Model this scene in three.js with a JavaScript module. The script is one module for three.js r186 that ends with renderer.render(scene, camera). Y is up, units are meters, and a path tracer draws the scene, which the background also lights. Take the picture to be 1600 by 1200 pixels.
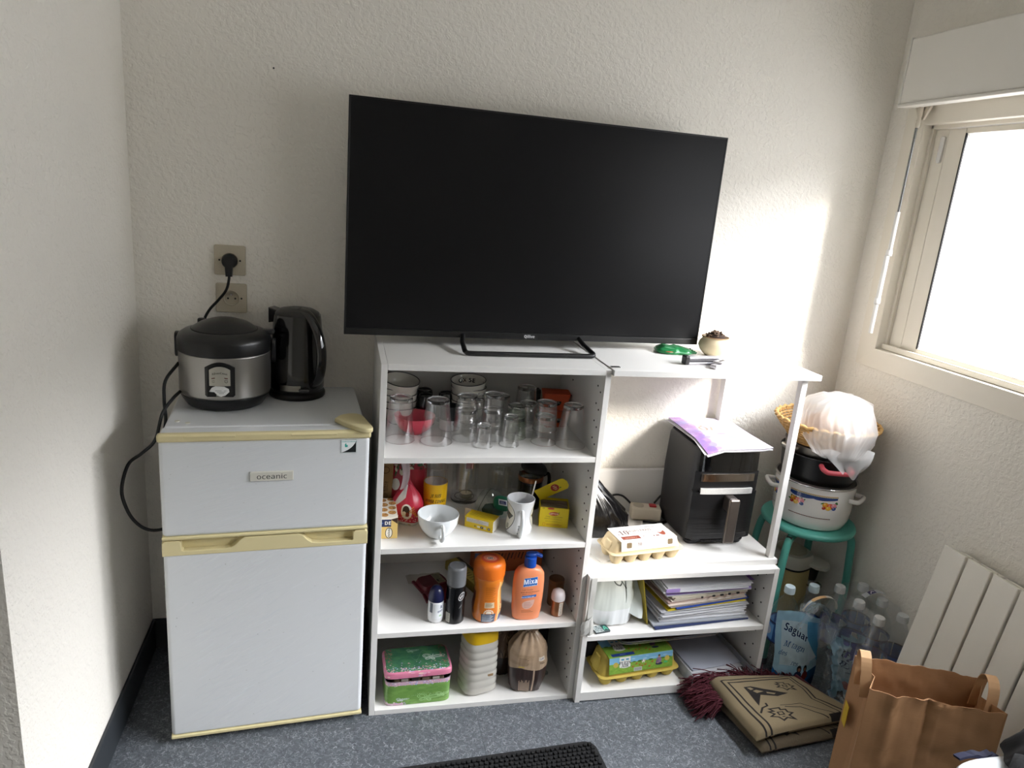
import * as THREE from 'three';
import { RoundedBoxGeometry } from 'three/addons/geometries/RoundedBoxGeometry.js';
import { mergeGeometries, mergeVertices, toCreasedNormals } from 'three/addons/utils/BufferGeometryUtils.js';
import { ImprovedNoise } from 'three/addons/math/ImprovedNoise.js';
import { RectAreaLightUniformsLib } from 'three/addons/lights/RectAreaLightUniformsLib.js';

// ---------------------------------------------------------------- camera, sky, sun, daylight, exposure
const scene = new THREE.Scene();
const camera = new THREE.PerspectiveCamera(2 * Math.atan(600 / 1117.2) * 180 / Math.PI, 4 / 3, 0.05, 60);
camera.position.set(0.5493, 1.4614, 2.127);
camera.rotation.order = 'YXZ';
camera.rotation.set(-0.2606, -0.2444, 0.0851);
scene.add(camera);

const renderer = new THREE.WebGLRenderer({ antialias: true });
renderer.toneMapping = THREE.LinearToneMapping;
renderer.toneMappingExposure = 1.22;
renderer.shadowMap.enabled = true;

scene.background = new THREE.Color(0xf3f6fb);          // even white overcast sky
scene.backgroundIntensity = 4.8;

const sun = new THREE.DirectionalLight(0xfff6ea, 4.0);   // sun behind thin cloud: a wide soft disc, through the window on the right
sun.target.position.set(2.1, 1.2, 0);
sun.position.copy(sun.target.position).add(new THREE.Vector3(0.66, 0.57, 1).normalize().multiplyScalar(6));
sun.shadow.radius = 16;
sun.castShadow = true;
sun.shadow.mapSize.set(2048, 2048);
Object.assign(sun.shadow.camera, { left: -3, right: 3, top: 3, bottom: -3, near: 0.5, far: 12 });
scene.add(sun, sun.target);

RectAreaLightUniformsLib.init();
const daylight = new THREE.RectAreaLight(0xf4f7fd, 41, 4.8, 2.9);   // the bright overcast sky above the houses across, seen slantwise through the window
daylight.position.set(4.4, 3.68, 1.45);
daylight.lookAt(2.26, 1.4, 1.0);
scene.add(daylight);

// ---------------------------------------------------------------- helpers
let seed = 20240611;
const rnd = () => { seed |= 0; seed = seed + 0x6D2B79F5 | 0; let t = Math.imul(seed ^ seed >>> 15, 1 | seed); t = t + Math.imul(t ^ t >>> 7, 61 | t) ^ t; return ((t ^ t >>> 14) >>> 0) / 4294967296; };
const rr = (a, b) => a + (b - a) * rnd();
const perlin = new ImprovedNoise();
const PI = Math.PI, V = (x, y, z) => new THREE.Vector3(x, y, z);

const taken = {};
function numbered(n) { const k = taken[n] = (taken[n] ?? -1) + 1; return k ? `${n}_${String(k).padStart(3, '0')}` : n; }
function shadows(o) { o.traverse((c) => { if (c.isMesh) { c.castShadow = true; c.receiveShadow = true; } }); return o; }
function thing(name, label, category, pos = [0, 0, 0], turn = 0, group) {
  const o = new THREE.Group(); o.name = numbered(name); o.position.set(...pos); o.rotation.y = turn;
  o.userData = { label, category }; if (group) o.userData.group = group;
  scene.add(o); return o;
}
function part(parent, name, geo, mat, pos, rot, label) {
  const m = new THREE.Mesh(geo, mat); m.name = name;
  if (pos) m.position.set(...pos); if (rot) m.rotation.set(...rot);
  if (label) m.userData.label = label;
  m.castShadow = m.receiveShadow = true; parent.add(m); return m;
}
function single(name, label, category, geo, mat, pos = [0, 0, 0], turn = 0, group) {
  const m = new THREE.Mesh(geo, mat); m.name = numbered(name); m.position.set(...pos); m.rotation.y = turn;
  m.userData = { label, category }; if (group) m.userData.group = group;
  m.castShadow = m.receiveShadow = true; scene.add(m); return m;
}
function struct(name, geo, mat, pos) {
  const m = new THREE.Mesh(geo, mat); m.name = name; m.userData.kind = 'structure'; if (pos) m.position.set(...pos);
  m.castShadow = m.receiveShadow = true; scene.add(m); return m;
}
function structGroup(name, pos = [0, 0, 0]) { const o = new THREE.Group(); o.name = name; o.userData.kind = 'structure'; o.position.set(...pos); scene.add(o); return o; }
function copyOf(o, label, pos, turn = 0) {
  const c = o.clone(); c.name = numbered(o.name.replace(/_\d{3}$/, '')); c.userData = { ...o.userData, label };
  c.position.set(...pos); c.rotation.y = turn; scene.add(c); return c;
}

// materials
const M = (color, roughness = 0.6, metalness = 0, extra) => new THREE.MeshStandardMaterial({ color, roughness, metalness, ...extra });
const P = (color, roughness, extra) => new THREE.MeshPhysicalMaterial({ color, roughness, ...extra });
const glassMat = (color = 0xfdfefe, roughness = 0.02, extra) => P(color, roughness, { transmission: 1, thickness: 0, ior: 1.62, side: THREE.DoubleSide, ...extra });
function tex(w, h, draw, opt = {}) {
  const c = document.createElement('canvas'); c.width = w; c.height = h; const g = c.getContext('2d');
  draw(g, w, h); const t = new THREE.CanvasTexture(c); if (opt.srgb !== false) t.colorSpace = THREE.SRGBColorSpace;
  if (opt.repeat) { t.wrapS = t.wrapT = THREE.RepeatWrapping; t.repeat.set(...opt.repeat); }
  return t;
}
const T = (w, h, draw, roughness = 0.5, extra) => new THREE.MeshStandardMaterial({ map: tex(w, h, draw), roughness, ...extra });
function fill(g, c, x, y, w, h) { g.fillStyle = c; g.fillRect(x, y, w, h); }
function say(g, s, x, y, size, color, font = 'bold', align = 'center', rot = 0, family = 'sans-serif') {
  g.save(); g.translate(x, y); g.rotate(rot); g.font = `${font} ${size}px ${family}`; g.fillStyle = color; g.textAlign = align; g.textBaseline = 'middle'; g.fillText(s, 0, 0); g.restore();
}
function blob(g, c, x, y, rx, ry = rx, rot = 0) { g.fillStyle = c; g.beginPath(); g.ellipse(x, y, rx, ry, rot, 0, 7); g.fill(); }
function lines(g, c, x, y, w, n, gap, lw = 2) { for (let i = 0; i < n; i++) fill(g, c, x, y + i * gap, w * (0.75 + 0.25 * ((i * 37 % 10) / 10)), lw); }
function barcode(g, x, y, w, h) { fill(g, '#f4f3ee', x, y, w, h); let p = x + 3; while (p < x + w - 4) { const k = 1 + (p * 7919 % 3); fill(g, '#222', p, y + 3, k, h - 6); p += k + 1 + (p * 104729 % 3); } }

const box6 = (base, over = {}) => [0, 1, 2, 3, 4, 5].map((k) => over[k] ?? base);   // faces +x -x +y -y +z -z

// geometry
function bx(x0, x1, y0, y1, z0, z1, r = 0.0012, s = 1) {
  const w = Math.abs(x1 - x0), h = Math.abs(y1 - y0), d = Math.abs(z1 - z0);
  const g = new RoundedBoxGeometry(w, h, d, s, Math.min(r, w * 0.49, h * 0.49, d * 0.49));
  g.translate((x0 + x1) / 2, (y0 + y1) / 2, (z0 + z1) / 2); return g;
}
function plainBox(x0, x1, y0, y1, z0, z1, metres = 1) {     // uv in metres of the world, so that textures keep their size
  const g = new THREE.BoxGeometry(x1 - x0, y1 - y0, z1 - z0); g.translate((x0 + x1) / 2, (y0 + y1) / 2, (z0 + z1) / 2);
  const p = g.attributes.position, n = g.attributes.normal, uv = g.attributes.uv;
  for (let i = 0; i < p.count; i++) {
    if (Math.abs(n.getX(i)) > 0.5) uv.setXY(i, p.getZ(i) * metres, p.getY(i) * metres);
    else if (Math.abs(n.getY(i)) > 0.5) uv.setXY(i, p.getX(i) * metres, p.getZ(i) * metres);
    else uv.setXY(i, p.getX(i) * metres, p.getY(i) * metres);
  }
  return g;
}
const lathe = (pts, seg = 40) => new THREE.LatheGeometry(pts.map((p) => new THREE.Vector2(p[0], p[1])), seg);
function tube(pts, r, n = 40, k = 10, closed = false, tension = 0.5) { return new THREE.TubeGeometry(new THREE.CatmullRomCurve3(pts.map((p) => V(...p)), closed, 'catmullrom', tension), n, r, k, closed); }
function cylinder(r, h, x = 0, y = 0, z = 0, seg = 32) { const g = new THREE.CylinderGeometry(r, r, h, seg); g.translate(x, y + h / 2, z); return g; }
function disc(r, h, seg = 32) { const g = new THREE.CylinderGeometry(r, r, h, seg); g.translate(0, h / 2, 0); g.rotateY(PI / 2); return g; }   // its cap reads upright
function wrapLabel(r, y0, y1, centre, span, r1 = r, seg = 24) { const g = new THREE.CylinderGeometry(r1, r, y1 - y0, seg, 1, true, centre - span / 2, span); g.translate(0, (y0 + y1) / 2, 0); return g; }
function extrude(pts, depth, bevel = 0.001, holes = [], curve = false) {
  const s = new THREE.Shape(); if (curve) { s.moveTo(...pts[0]); s.splineThru([...pts.slice(1), pts[0]].map((p) => new THREE.Vector2(...p))); } else s.setFromPoints(pts.map((p) => new THREE.Vector2(...p)));
  for (const h of holes) s.holes.push(new THREE.Path().setFromPoints(h.map((p) => new THREE.Vector2(...p))));
  return new THREE.ExtrudeGeometry(s, { depth, bevelEnabled: bevel > 0, bevelSize: bevel, bevelThickness: bevel, bevelSegments: 2, curveSegments: 16 });
}
function roundRect(w, h, r, n = 5) {
  const p = [], q = [[w / 2 - r, h / 2 - r, 0], [-w / 2 + r, h / 2 - r, 1], [-w / 2 + r, -h / 2 + r, 2], [w / 2 - r, -h / 2 + r, 3]];
  for (const [x, y, k] of q) for (let i = 0; i <= n; i++) { const a = (k + i / n) * PI / 2; p.push([x + r * Math.cos(a), y + r * Math.sin(a)]); }
  return p;
}
// points evenly spaced along a superellipse, from the back round by the left... to the back, the middle one facing +z
const outlines = new Map();
function around(rx, rz, n, seg) {
  const key = [rx / rz, n, seg].map((q) => q.toFixed(4)).join(); let o = outlines.get(key);
  if (!o) {
    const K = 1440, p = [], len = [0];
    for (let i = 0; i <= K; i++) { const a = -PI + 2 * PI * i / K, s = Math.sin(a), c = Math.cos(a), k = (Math.abs(s / (rx / rz)) ** n + Math.abs(c) ** n) ** (-1 / n); p.push([k * s, k * c]); if (i) len.push(len[i - 1] + Math.hypot(p[i][0] - p[i - 1][0], p[i][1] - p[i - 1][1])); }
    o = []; let k = 0; for (let i = 0; i <= seg; i++) { const want = len[K] * i / seg; while (k < K - 1 && len[k + 1] < want) k++; const f = (want - len[k]) / (len[k + 1] - len[k]); o.push([p[k][0] + f * (p[k + 1][0] - p[k][0]), p[k][1] + f * (p[k + 1][1] - p[k][1])]); }
    outlines.set(key, o);
  }
  return o.map(([x, z]) => [x * rz, z * rz]);
}
// rings of a body, lowest first: {y, rx, rz, x, z, n (2 round, 4+ squarish), t (turn), lift(a)}; u = 0.5 faces +z
function loft(rings, seg = 48, { bottom = true, top = true, bump } = {}) {
  const pos = [], uv = [], idx = []; const total = rings.length - 1;
  rings.forEach((r, j) => {
    const outline = around(r.rx, r.rz ?? r.rx, r.n ?? 2, seg);
    for (let i = 0; i <= seg; i++) {
      const [x, z] = outline[i], a = i === seg ? PI : Math.atan2(x, z), sa = Math.sin(a), ca = Math.cos(a);
      const t = r.t ?? 0, X = x * Math.cos(t) + z * Math.sin(t), Z = -x * Math.sin(t) + z * Math.cos(t);
      let p = [X + (r.x ?? 0), r.y + (r.lift ? r.lift(a) : 0), Z + (r.z ?? 0)];
      if (bump) p = bump(p, i === seg ? -PI : a, j / total, [sa, 0, ca]);
      pos.push(...p); uv.push(i / seg, r.v ?? j / total);
    }
  });
  const W = seg + 1;
  for (let j = 0; j < total; j++) for (let i = 0; i < seg; i++) { const a = j * W + i; idx.push(a, a + 1, a + W + 1, a, a + W + 1, a + W); }
  const cap = (j, up) => {
    const base = pos.length / 3; let cx = 0, cy = 0, cz = 0;
    for (let i = 0; i < seg; i++) { const k = (j * W + i) * 3; cx += pos[k]; cy += pos[k + 1]; cz += pos[k + 2]; }
    pos.push(cx / seg, cy / seg, cz / seg); uv.push(0.5, up ? 1 : 0);
    for (let i = 0; i <= seg; i++) { const k = (j * W + i) * 3; pos.push(pos[k], pos[k + 1], pos[k + 2]); uv.push(i / seg, up ? 1 : 0); }
    for (let i = 0; i < seg; i++) up ? idx.push(base, base + 1 + i, base + 2 + i) : idx.push(base, base + 2 + i, base + 1 + i);
  };
  if (bottom) cap(0, false); if (top) cap(total, true);
  const g = new THREE.BufferGeometry(); g.setAttribute('position', new THREE.Float32BufferAttribute(pos, 3)); g.setAttribute('uv', new THREE.Float32BufferAttribute(uv, 2)); g.setIndex(idx); g.computeVertexNormals();
  // join the normals along the seam
  const nn = g.attributes.normal;
  for (let j = 0; j <= total; j++) { const a = j * W, b = a + seg; const n = V(nn.getX(a) + nn.getX(b), nn.getY(a) + nn.getY(b), nn.getZ(a) + nn.getZ(b)).normalize(); nn.setXYZ(a, n.x, n.y, n.z); nn.setXYZ(b, n.x, n.y, n.z); }
  return g;
}
// a sheet from f(s, t) -> [x, y, z]
function sheet(f, nx = 40, ny = 40, thick = 0) {
  const pos = [], uv = [], idx = [], W = nx + 1;
  for (let j = 0; j <= ny; j++) for (let i = 0; i <= nx; i++) { pos.push(...f(i / nx, j / ny)); uv.push(i / nx, j / ny); }
  for (let j = 0; j < ny; j++) for (let i = 0; i < nx; i++) { const a = j * W + i; idx.push(a, a + 1, a + W + 1, a, a + W + 1, a + W); }
  let g = new THREE.BufferGeometry(); g.setAttribute('position', new THREE.Float32BufferAttribute(pos, 3)); g.setAttribute('uv', new THREE.Float32BufferAttribute(uv, 2)); g.setIndex(idx); g.computeVertexNormals();
  if (!thick) return g;
  const n = g.attributes.normal, c = pos.length / 3, pos2 = pos.slice(), uv2 = uv.slice(), idx2 = idx.slice();
  for (let i = 0; i < c; i++) { pos2.push(pos[3 * i] - n.getX(i) * thick, pos[3 * i + 1] - n.getY(i) * thick, pos[3 * i + 2] - n.getZ(i) * thick); uv2.push(uv[2 * i], uv[2 * i + 1]); }
  for (let k = 0; k < idx.length; k += 3) idx2.push(c + idx[k], c + idx[k + 2], c + idx[k + 1]);
  const rim = (a, b) => idx2.push(a, c + a, c + b, a, c + b, b);
  for (let i = 0; i < nx; i++) { rim(i + 1, i); rim(ny * W + i, ny * W + i + 1); }
  for (let j = 0; j < ny; j++) { rim(j * W, (j + 1) * W); rim((j + 1) * W + nx, j * W + nx); }
  g = new THREE.BufferGeometry(); g.setAttribute('position', new THREE.Float32BufferAttribute(pos2, 3)); g.setAttribute('uv', new THREE.Float32BufferAttribute(uv2, 2)); g.setIndex(idx2); return toCreasedNormals(g, 1.0);
}
const fbm = (x, y, z, o = 3) => { let s = 0, a = 1; for (let i = 0; i < o; i++) { s += a * perlin.noise(x, y, z); x *= 2.03; y *= 2.03; z *= 2.03; a *= 0.5; } return s; };
const ridge = (x, y, z, o = 3) => { let s = 0, a = 1; for (let i = 0; i < o; i++) { s += a * (1 - 2.2 * Math.abs(perlin.noise(x, y, z))); x *= 2.1; y *= 2.1; z *= 2.1; a *= 0.5; } return s; };
function facets(g, angle = 0.5) { return toCreasedNormals(g, angle); }

// ---------------------------------------------------------------- surfaces
// repeating noise on a lattice of n x n cells
function lattice(n) { const a = new Float32Array(n * n); for (let i = 0; i < a.length; i++) a[i] = rnd(); return (x, y) => { const xi = Math.floor(x), yi = Math.floor(y); let fx = x - xi, fy = y - yi; fx = fx * fx * (3 - 2 * fx); fy = fy * fy * (3 - 2 * fy); const g = (i, j) => a[((j % n + n) % n) * n + (i % n + n) % n]; return (g(xi, yi) * (1 - fx) + g(xi + 1, yi) * fx) * (1 - fy) + (g(xi, yi + 1) * (1 - fx) + g(xi + 1, yi + 1) * fx) * fy; }; }
function plasterTexture() {
  const N = 1024, d = new Uint8Array(N * N * 4), a = lattice(58), b = lattice(120), c = lattice(240), e = lattice(16);
  for (let y = 0; y < N; y++) for (let x = 0; x < N; x++) {
    const u = x / N, v = y / N, w = e(u * 16, v * 16) - 0.5;
    let h = a(u * 58 + w, v * 58 + w) * 0.55 + b(u * 120, v * 120) * 0.32 + c(u * 240, v * 240) * 0.13;
    h = Math.min(1, Math.max(0, (h - 0.34) / 0.32)); h = h * h * (3 - 2 * h);
    const k = (y * N + x) * 4; d[k] = d[k + 1] = d[k + 2] = h * 255; d[k + 3] = 255;
  }
  const t = new THREE.DataTexture(d, N, N); t.wrapS = t.wrapT = THREE.RepeatWrapping; t.magFilter = THREE.LinearFilter; t.minFilter = THREE.LinearMipmapLinearFilter; t.generateMipmaps = true; t.needsUpdate = true; return t;
}
const plasterMap = plasterTexture(); plasterMap.repeat.set(2.1, 2.1);
const plaster = M(0xf0ebe1, 0.9, 0, { bumpMap: plasterMap, bumpScale: 0.00085 });
const ceilingPaint = M(0xf2f0ea, 0.95);
const vinylMap = tex(1024, 1024, (g, w) => {
  fill(g, '#53575c', 0, 0, w, w);
  for (let i = 0; i < 2600; i++) { g.globalAlpha = 0.25; blob(g, rnd() < 0.5 ? '#42474d' : '#676b70', rr(0, w), rr(0, w), rr(3, 12), rr(3, 9), rr(0, 3)); }
  g.lineCap = 'round';
  for (let i = 0; i < 13000; i++) {
    const x = rr(0, w), y = rr(0, w), a = rr(0, 6.3), l = rr(5, 13), q = rnd();
    g.globalAlpha = rr(0.35, 0.8); g.strokeStyle = q < 0.52 ? '#8f9397' : q < 0.75 ? '#71757a' : q < 0.93 ? '#34383e' : '#bcbfc1'; g.lineWidth = rr(1.2, 3);
    for (const ox of [0, -w, w]) { if (ox && x > 30 && x < w - 30) continue; g.beginPath(); g.moveTo(x + ox, y); g.quadraticCurveTo(x + ox + Math.cos(a) * l, y + Math.sin(a) * l, x + ox + Math.cos(a + 0.9) * l * 1.4, y + Math.sin(a + 0.9) * l * 1.4); g.stroke(); }
  }
  g.globalAlpha = 1;
}, { repeat: [1.5, 1.5] });
const vinyl = M(0xffffff, 0.5, 0, { map: vinylMap });
const melamine = M(0xe3e1dd, 0.38), melamineEdge = M(0xdedcd8, 0.45);
const steel = M(0xb9b6b0, 0.28, 1), chrome = M(0xcfcfcf, 0.12, 1);
const blackPlastic = M(0x0c0c0d, 0.32), blackGloss = P(0x060607, 0.12, { clearcoat: 0.6, clearcoatRoughness: 0.1 }), rubber = M(0x0e0e0f, 0.6);
const whitePaint = M(0xe6e2da, 0.35), whitePlastic = M(0xe4e3e0, 0.4), porcelain = P(0xe3e6e6, 0.14, { clearcoat: 0.5, clearcoatRoughness: 0.05 });
const clearGlass = glassMat(0xfbfbfb, 0.015, { ior: 1.85 });
const solidGlass = P(0xffffff, 0.01, { transmission: 1, thickness: 0.004, ior: 1.5 });
// ---------------------------------------------------------------- the room
const W = 2.26, H = 2.5, XF = -1.2, ZF = 3.3;
{
  // floor: vinyl strips side by side
  const floor = structGroup('floor');
  part(floor, 'subfloor', plainBox(XF - 0.1, W + 0.12, -0.12, -0.004, -0.1, ZF + 0.1), M(0x55585c, 0.9));
  for (let i = 0; i < 13; i++) {
    const x0 = 0.606 + 0.347 * (i - 8), x1 = Math.min(x0 + 0.3463, W + 0.05);
    if (x0 > W || x0 < XF - 0.3) continue;
    part(floor, 'vinyl_strip', plainBox(x0, x1, -0.004, 0, 0, ZF), vinyl);
  }
  struct('ceiling', plainBox(XF - 0.1, W + 0.12, H, H + 0.12, -0.1, ZF + 0.1), ceilingPaint);
  struct('wall_back', plainBox(-0.15, W + 0.12, 0, H, -0.1, 0), plaster);
  struct('wall_left', plainBox(-0.15, 0, 0, H, 0, 0.886), plaster);
  struct('wall_return', plainBox(XF - 0.1, -0.15, 0, H, 0.736, 0.886), plaster);
  struct('wall_far', plainBox(XF - 0.1, XF, 0, H, 0.886, ZF), plaster);
  struct('wall_front', plainBox(XF - 0.1, W + 0.12, 0, H, ZF, ZF + 0.1), plaster);
  // right wall with the window opening
  const y0 = 1.03, y1 = 1.86, z0 = 0.125, z1 = 2.1, x1 = W + 0.12;
  const wr = structGroup('wall_right');
  part(wr, 'wall_panel', mergeGeometries([plainBox(W, x1, 0, y0, 0, ZF), plainBox(W, x1, y1, H, 0, ZF), plainBox(W, x1, y0, y1, 0, z0), plainBox(W, x1, y0, y1, z1, ZF)]), plaster);
  // dark vinyl baseboard
  const skirt = M(0x2b2f33, 0.55);
  struct('baseboard_left', bx(0.0, 0.009, 0, 0.1, 0.009, 0.895, 0.003), skirt);
  struct('baseboard_back', bx(0.0, 1.0, 0, 0.1, 0.0, 0.009, 0.003), skirt);
  struct('baseboard_return', bx(XF, 0.009, 0, 0.1, 0.886, 0.895, 0.003), skirt);

  // window: outer frame of four mitred profiles, track, two sliding sashes with panes
  const win = structGroup('window_1');
  const alu = M(0xe9e2d4, 0.35), gasket = M(0x0b090a, 0.7);
  const A0 = 0.084, A1 = 2.13, B0 = 1.004, B1 = 1.84, a0 = 0.16, a1 = 2.06, b0 = 1.066, b1 = 1.763;
  const prof = (pts) => { const g = extrude(pts, 0.058, 0.0015); g.rotateY(-PI / 2); g.translate(W + 0.05, 0, 0); return g; };   // drawn in (z, y)
  const e = 0.0006;
  part(win, 'frame_rail', prof([[A0 + e, B0], [A1 - e, B0], [a1 - e, b0], [a0 + e, b0]]), alu);
  part(win, 'frame_rail', prof([[a0 + e, b1], [a1 - e, b1], [A1 - e, B1], [A0 + e, B1]]), alu);
  part(win, 'frame_stile', prof([[A0, B0 + e], [a0, b0 + e], [a0, b1 - e], [A0, B1 - e]]), alu);
  part(win, 'frame_stile', prof([[a1, b0 + e], [A1, B0 + e], [A1, B1 - e], [a1, b1 - e]]), alu);
  // inner track with a raised lip
  part(win, 'track', bx(W + 0.02, W + 0.095, b0 - 0.02, b0 + 0.012, a0, a1, 0.002), alu);
  part(win, 'track', bx(W + 0.02, W + 0.095, b1 - 0.012, b1 + 0.02, a0, a1, 0.002), alu);
  part(win, 'track_lip', bx(W + 0.012, W + 0.02, b0 + 0.002, b0 + 0.02, a0, a1, 0.002), alu);
  part(win, 'jamb', bx(W + 0.02, W + 0.095, b0, b1, a0 - 0.03, a0 + 0.012, 0.002), alu);
  part(win, 'jamb', bx(W + 0.02, W + 0.095, b0, b1, a1 - 0.012, a1 + 0.03, 0.002), alu);
  const sashes = [[W + 0.03, 0.172, 1.15], [W + 0.062, 1.07, 2.048]];
  for (const [sx, s0, s1] of sashes) {
    const sash = part(win, 'sash', bx(sx, sx + 0.026, b0 + 0.014, b1 - 0.014, s0, s0 + 0.115, 0.003), alu);
    part(sash, 'stile', bx(sx, sx + 0.026, b0 + 0.014, b1 - 0.014, s1 - 0.06, s1, 0.003), alu);
    part(sash, 'bottom_rail', bx(sx, sx + 0.026, b0 + 0.014, b0 + 0.032, s0 + 0.115, s1 - 0.06, 0.002), alu);
    part(sash, 'top_rail', bx(sx, sx + 0.026, b1 - 0.03, b1 - 0.014, s0 + 0.115, s1 - 0.06, 0.002), alu);
    part(sash, 'gasket', bx(sx - 0.001, sx + 0.005, b0 + 0.03, b1 - 0.028, s0 + 0.114, s0 + 0.119, 0.001), gasket);
    part(sash, 'pane', bx(sx + 0.01, sx + 0.014, b0 + 0.03, b1 - 0.028, s0 + 0.115, s1 - 0.06, 0.0005), glassMat(0xffffff, 0.0));
    part(sash, 'groove', bx(sx - 0.0015, sx + 0.001, b0 + 0.02, b1 - 0.02, s0 + 0.048, s0 + 0.053, 0.0006), alu);
    part(sash, 'latch', extrude(roundRect(0.014, 0.075, 0.005), 0.006, 0.001), chrome, [sx - 0.001, 1.69, s0 + 0.04], [0, -PI / 2, 0]);
  }
  // roller shutter box above
  const box = thing('shutter_box', 'long white roller shutter box mounted across the wall above the window', 'shutter box', [W, 1.81, 0.12]);
  part(box, 'casing', bx(-0.078, -0.001, 0.004, 0.19, 0, 2.03, 0.006, 3), whitePaint);
  part(box, 'lower_lip', bx(-0.083, -0.045, -0.004, 0.006, 0.0, 2.03, 0.0028, 2), whitePaint);
  part(box, 'end_cap', bx(-0.08, -0.001, 0.0, 0.192, -0.003, 0.004, 0.0015), whitePaint);
  // crank rod of the shutter
  const crank = thing('shutter_crank', 'thin white jointed crank rod hanging beside the window', 'crank', [W - 0.045, 1.12, 0.172]);
  const cream = M(0xcfc5b4, 0.4);
  part(crank, 'bracket', extrude([[-0.03, 0], [0.03, 0], [0.01, -0.038], [-0.008, -0.038]], 0.006, 0.001), cream, [0.01, 0.69, 0.002], [0, PI / 2, 0]);
  part(crank, 'gear_spindle', lathe([[0, 0], [0.006, 0], [0.0075, 0.012], [0.0055, 0.016], [0.0075, 0.02], [0.005, 0.028], [0.007, 0.034], [0.007, 0.062], [0, 0.062]], 16), cream, [0, 0.628, 0.006]);
  part(crank, 'rod', cylinder(0.0042, 0.25, 0, 0.38, 0.004, 12), M(0x9a9a9c, 0.25, 1));
  part(crank, 'sleeve', cylinder(0.0068, 0.12, 0, 0.262, 0.003, 14), whitePlastic);
  part(crank, 'joint', lathe([[0, 0], [0.009, 0], [0.0098, 0.006], [0.009, 0.02], [0, 0.02]], 16), whitePlastic, [0, 0.246, 0.002]);
  part(crank, 'grip', mergeGeometries([cylinder(0.0075, 0.135, -0.004, 0.112, 0.001, 14)]), whitePlastic);
  part(crank, 'joint', lathe([[0, 0], [0.009, 0], [0.0098, 0.006], [0.009, 0.02], [0, 0.02]], 16), whitePlastic, [-0.004, 0.094, 0]);
  part(crank, 'rod_end', cylinder(0.0066, 0.094, -0.004, 0.0, 0, 14), whitePlastic);
}

// leaning radiator
{
  const lean = 0.165, rad = thing('radiator', 'white aluminium radiator of tall flat sections leaning against the wall under the window', 'radiator', [W - 0.153, 0.004, 0.642]);
  const enamel = M(0xf0ece2, 0.32);
  const front = bx(-0.012, 0, 0, 0.62, 0.002, 0.0752, 0.0035, 2), core = mergeGeometries([bx(-0.001, 0.047, 0.006, 0.598, 0.0045, 0.0727, 0.002), bx(0.046, 0.054, 0.03, 0.585, 0.008, 0.07, 0.003)]);
  for (let i = 0; i < 6; i++) {
    const s = new THREE.Group(); s.name = 'section'; s.position.set(0, 0, 0.08 * i); s.rotation.z = -Math.atan(lean); rad.add(s);
    part(s, 'front_plate', front, enamel);
    part(s, 'core', core, enamel);
    part(s, 'top_grille', bx(0.004, 0.05, 0.596, 0.61, 0.006, 0.071, 0.003), enamel);
    part(s, 'back_fin', bx(0.02, 0.028, 0.6095, 0.6155, 0.012, 0.066, 0.001), enamel);
  }
  const g = new THREE.Group(); g.name = 'hub'; g.rotation.z = -Math.atan(lean); rad.add(g);
  part(g, 'hub_tube', bx(0.012, 0.044, 0.552, 0.586, 0, 0.48, 0.014, 3), enamel);
  part(g, 'hub_tube', bx(0.012, 0.044, 0.03, 0.064, 0, 0.48, 0.014, 3), enamel);
}
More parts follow.
